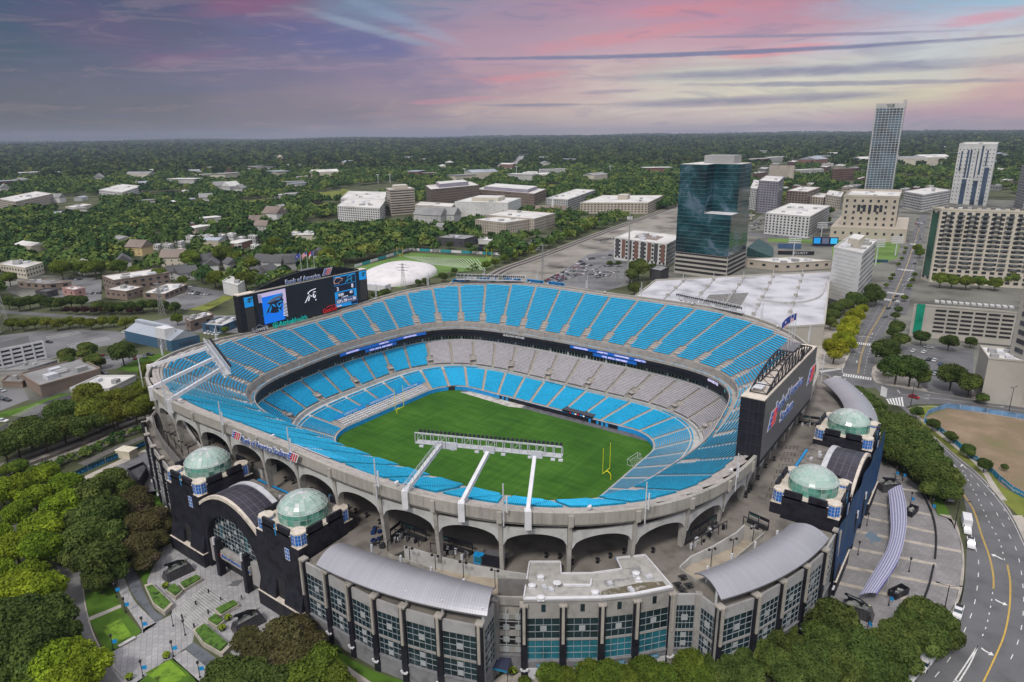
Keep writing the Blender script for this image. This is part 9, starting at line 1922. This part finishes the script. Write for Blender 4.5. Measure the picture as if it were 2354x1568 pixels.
wv=[(.33*math.cos(k*math.pi/5),y,.33*math.sin(k*math.pi/5))for y in(-.12,.12)for k in range(10)];wmb.add(wv,[(k,(k+1)%10,10+(k+1)%10,10+k)for k in range(10)]+[tuple(range(10)),tuple(range(10,20))[::-1]]);CW=raw(wmb,'wheel',M_tyre)
hl=MB();hl.box((0,0,0),(.08,.35,.15));HL=raw(hl,'headlight',mat('headlight',(.7,.7,.65),.2,0))
crnd=random.Random(21);NCAR=[0]
def car(x,y,rz,col,label,group=None,detail=False):
 t_=thing('parked_car' if 'parked' in label else 'car',label,'car',(x,y,G0+.03),group,rz);parts=[('body',CB,(0,0,0)),('windows',CG,(0,0,0))]
 if detail:parts+=[('wheel',CW,(a,b,.33))for a in(-1.45,1.4)for b in(-.85,.85)]+[('headlight',HL,(2.28,b,.68))for b in(-.65,.65)]
 for nm,me,l in parts:
  o=bpy.data.objects.new(nm,me);COL.objects.link(o);o.parent=t_;o.location=l
  if nm=='body':o.material_slots[0].link='OBJECT';o.material_slots[0].material=PAINT[col]
 NCAR[0]+=1;return t_
cols_=['white']*5+['silver']*3+['grey']*3+['black']*4+['red','blue']
def carrow(zf,a,b,n,label,group,across=True,miss=.15):
 A,B=zf(*a,G0)[:2],zf(*b,G0)[:2];d=unit(B-A);rz=math.atan2(d[1],d[0])+(math.pi/2 if across else 0);L=np.linalg.norm(B-A);n=min(n,int(L/(2.7 if across else 6.5))+1)
 for k in range(n):
  if crnd.random()<miss:continue
  c=crnd.choice(cols_);q=A+(B-A)*k/max(1,n-1);car(q[0],q[1],rz+crnd.uniform(-.04,.04)+(math.pi if crnd.random()<.5 else 0),c,c+' car parked '+label,group)
for i,(a,b)in enumerate((((1410,1205),(1600,1110)),((1480,1195),(1640,1115)),((1620,1105),(1760,1130)),((1630,1130),(1830,1150)),((1760,1180),(1900,1140)),((1630,1085),(1720,1100)),((1650,1070),(1700,1100)),((1690,1055),(1740,1050)),((1590,1165),(1740,1150)),((1720,1150),(1870,1175)),((1500,1205),(1700,1140)),((1440,1225),(1560,1165)),((1640,1145),(1800,1165)),((1780,1110),(1880,1090)))):carrow(Z2,a,b,16,'in row %s of the far rim car park'%['one','two','three','four','five','six','seven','eight','nine','ten','eleven','twelve','thirteen','fourteen'][i],'cars in the car park behind the far rim')
for x,y,c,l in((1810,1046,'white','white car alone at the top of the far car park'),(1855,1028,'black','black car on the ramp by the apartments'),(1860,908,'white','white car on the works road'),(1770,938,'white','white van on the works ground'),(1820,932,'silver','silver truck on the works ground')):p=Z2(x,y);car(p[0],p[1],.6,c,l)
for a,b,l,g in(((695,345),(745,350),'under the trees by the warehouse','cars by the warehouse'),((930,360),(1000,350),'on the grass edge left of the stadium','cars left of the stadium'),((1285,178),(1310,176),'beside the white-roofed shops','cars by the shops'),((1405,182),(1510,196),'in the row behind the white-roofed shops','cars behind the shops')):carrow(Zl2,a,b,9,l,g,True,.1)
for x,y,c,l,rz in((20,795,'white','white pickup parked at the left edge above the railway',.5),(1035,335,'black','black pickup parked by the lawn left of the stadium',.3),(10,640,'grey','grey car in the small lot at the left edge',.2),(50,650,'black','black car beside the grey one at the left edge',.2),(15,585,'silver','silver car near the left edge',.1),(340,250,'black','black car in the empty left lot',.3),(670,95,'white','white car on the road behind the left trees',.2),(860,182,'white','white van near the warehouse roof',.1),(720,465,'grey','grey car behind the brick box building',.2)):p=Zl2(x,y);car(p[0],p[1],rz,c,l)
for a,b,l,g in(((490,1190),(550,1195),'behind the grey brick row','cars behind the brick row'),((640,1292),(690,1290),'beside the pink box building','cars by the pink building'),((1320,1290),(1440,1300),'in the small lot of the brick shop','cars at the brick shop'),((1310,1245),(1340,1240),'on the road by the brick shop','cars at the brick shop')):carrow(Z1,a,b,8,l,g,True,.2)
for x,y,c,l,rz in((1420,15,'black','black car on the straight street, farther',1.35),(1397,75,'grey','grey pickup on the straight street before the crossing',1.35),(1590,310,'white','white car in the small right car park, left',1.4),(1663,318,'white','white car in the small right car park, right',1.4),(1697,370,'black','black car beside a white one in the right car park',1.4),(1737,375,'white','white car in the second row of the right car park',1.4),(1777,402,'blue','dark blue car in the right car park',1.4),(1738,455,'black','black car in the third row of the right car park',1.4),(1740,470,'silver','silver car behind the black one in the third row',1.4),(1774,470,'white','white car in the third row of the right car park',1.4),(1695,285,'silver','silver car parked by the big beige car park',.1),(2080,243,'white','white car beside the big beige car park',.1),(1594,630,'red','dark red car driving on the cross street',-.25),(1835,1330,'silver','silver car parked under the trees by the curved street',1.9)):p=Zr2(x,y);car(p[0],p[1],rz,c,l,None,True)
for x,y,c,l in((1475,1495,'black','black car at the lower crosswalk of the straight street'),(1457,1522,'black','black car between the two crosswalks'),(1478,1553,'grey','grey car below the crosswalks'),(1524,1425,'silver','silver car in the right lane of the straight street'),(1560,1385,'white','white car parked on the right of the straight street'),(1565,1372,'silver','silver car parked behind the white one'),(1600,1270,'black','black car in the middle of the straight street'),(1495,1310,'white','white car at the middle crosswalk'),(1610,1110,'white','white car near the upper crosswalk'),(1575,1375,'white','white car by the street trees')):p=Z3(x,y);car(p[0],p[1],1.38,c,l)
carrow(Z3,(455,1010),(530,1000),9,'in the lot beside the glass tower','cars beside the glass tower',True,.2);carrow(Z3,(450,985),(540,975),9,'in the upper lot beside the glass tower','cars beside the glass tower',True,.2);carrow(Z3,(480,1035),(530,1020),5,'in the lower lot beside the glass tower','cars beside the glass tower',True,.2);carrow(Z3,(1600,1000),(1660,985),6,'at the top of the straight street','cars at the top of the street',True,.1);carrow(Z3,(1620,960),(1640,1100),10,'along the top of the straight street','cars at the top of the street',False,.2);carrow(Z3,(640,1078),(860,1090),8,'along the street in front of the white apartments','cars by the white apartments',False,.3)
def pickup(zf,x,y,rz,label,box=False):
 p=zf(x,y);t_=thing('box_truck' if box else 'pickup_truck',label,'truck',(p[0],p[1],G0+.03),None,rz);mb=MB();s_=1.0;W_=PAINT['white']
 prof=[(-2.9,.5),(-2.9,1.15),(-.5,1.15),(-.5,1.2),(1.6,1.2),(2.8,1.05),(2.95,.5)];n=len(prof);V=[(a,-1.0,z)for a,z in prof]+[(a,1.0,z)for a,z in prof];mb.add(V,[tuple(range(n)),tuple(range(n,2*n))[::-1]]+[(i,i+n,(i+1)%n+n,(i+1)%n)for i in range(n)]);mb.box((.35,0,1.88),(1.3,1.6,.06));mb.build('body',W_,None).parent=t_
 g=MB();v=[(-.5,-.95,1.18),(1.5,-.95,1.18),(1.5,.95,1.18),(-.5,.95,1.18),(-.35,-.8,1.86),(.95,-.8,1.86),(.95,.8,1.86),(-.35,.8,1.86)];g.add(v,[(4,5,6,7),(0,1,5,4),(1,2,6,5),(2,3,7,6),(3,0,4,7)]);g.build('windows',M_glassd,None).parent=t_
 if box:q=MB();q.box((-2.9,0,.9),(5.2,2.4,2.6),0,0,True);q.build('cargo_box',M_white,None).parent=t_
 else:q=MB();q.box((-1.7,0,1.17),(2.2,1.6,.06));q.build('load_bed',M_dark,None).parent=t_
 for a in(-1.9 if not box else-3.6,1.9):
  for b in(-.92,.92):o=bpy.data.objects.new('wheel',CW);COL.objects.link(o);o.parent=t_;o.location=(a,b,.4);o.scale=(1.2,1.3,1.2)
 for b in(-.75,.75):o=bpy.data.objects.new('headlight',HL);COL.objects.link(o);o.parent=t_;o.location=(2.9,b,.85)
a,b=Zr(1935,420)[:2],Zr(1960,560)[:2];hd=math.atan2(*(b-a)[::-1])
pickup(Zr,1958,520,hd,'white box truck parked on the curved street',True);pickup(Zr,1985,618,hd-.05,'white pickup truck parked in front of the box truck');a,b=Zr(1908,1050)[:2],Zr(1885,1130)[:2];pickup(Zr,1897,1092,math.atan2(*(b-a)[::-1]),'lone white pickup truck parked on the lower part of the curved street')
a,b=Zr(1670,1430)[:2],Zr(1600,1530)[:2];h2=math.atan2(*(b-a)[::-1]);pickup(Zr,1668,1455,h2,'white van half hidden under the bottom right trees',True);pickup(Zr,1590,1520,h2,'white truck under the trees at the bottom edge')
bus=Z2(985,990)
for x,y,l in((968,995,'black team truck parked by the practice field, front'),(1000,978,'black team truck parked by the practice field, back')):p=Z2(x,y);t_=thing('trailer_truck',l,'truck',tuple(p));mb=MB();mb.box((p[0],p[1],G0+.8),(17,3,3.4),.25,0,True);mb.build('trailer',M_black,t_);mb=MB();mb.box((p[0]+10,p[1]+2.5,G0+.5),(4,2.6,2.8),.25,0,True);mb.build('cab',M_black,t_)
# air
flipfix()
def haze(density):
 mb=MB();mb.prism([(-21000,-3000),(5000,-3000),(16000,22000),(-21000,22000)],G0-1.2-7,330,bottom=True);m=bpy.data.materials.new('haze');m.use_nodes=True;t=NT(m.node_tree);t.n.remove(t.n['Principled BSDF'])
 v=t.new('ShaderNodeVolumePrincipled');v.inputs['Density'].default_value=density;v.inputs['Color'].default_value=(.44,.52,.66,1);v.inputs['Anisotropy'].default_value=.0;t.l.new(v.outputs[0],t.n['Material Output'].inputs['Volume']);o=mb.build('haze',m);o['kind']='stuff';o['label']='thin bluish haze over the distant woods';o['category']='haze'
haze(5.2e-5)
WORDS=['leftmost','second','third','fourth','fifth','sixth','seventh','eighth','ninth','tenth','eleventh','twelfth','thirteenth','fourteenth','fifteenth','sixteenth','seventeenth','eighteenth','nineteenth','twentieth']
from collections import defaultdict
same=defaultdict(list)
for o in COL.objects:
 if o.parent is None and o.get('label')and o.get('group'):same[o['label']].append(o)
for l,os_ in same.items():
 if not 1<len(os_)<=38 or len(l.split())>12:continue
 def sx(o):d=np.array(o.location)-[CX,CY,CZ];return(d@_r)/(d@_fw)
 os_.sort(key=sx);n=len(os_)
 for k,o in enumerate(os_):
  w_=WORDS[k]+('' if k==0 else ' from the left')if k<=(n-1)/2 else('rightmost' if k==n-1 else WORDS[n-1-k]+' from the right')
  o['label']=l+', '+w_
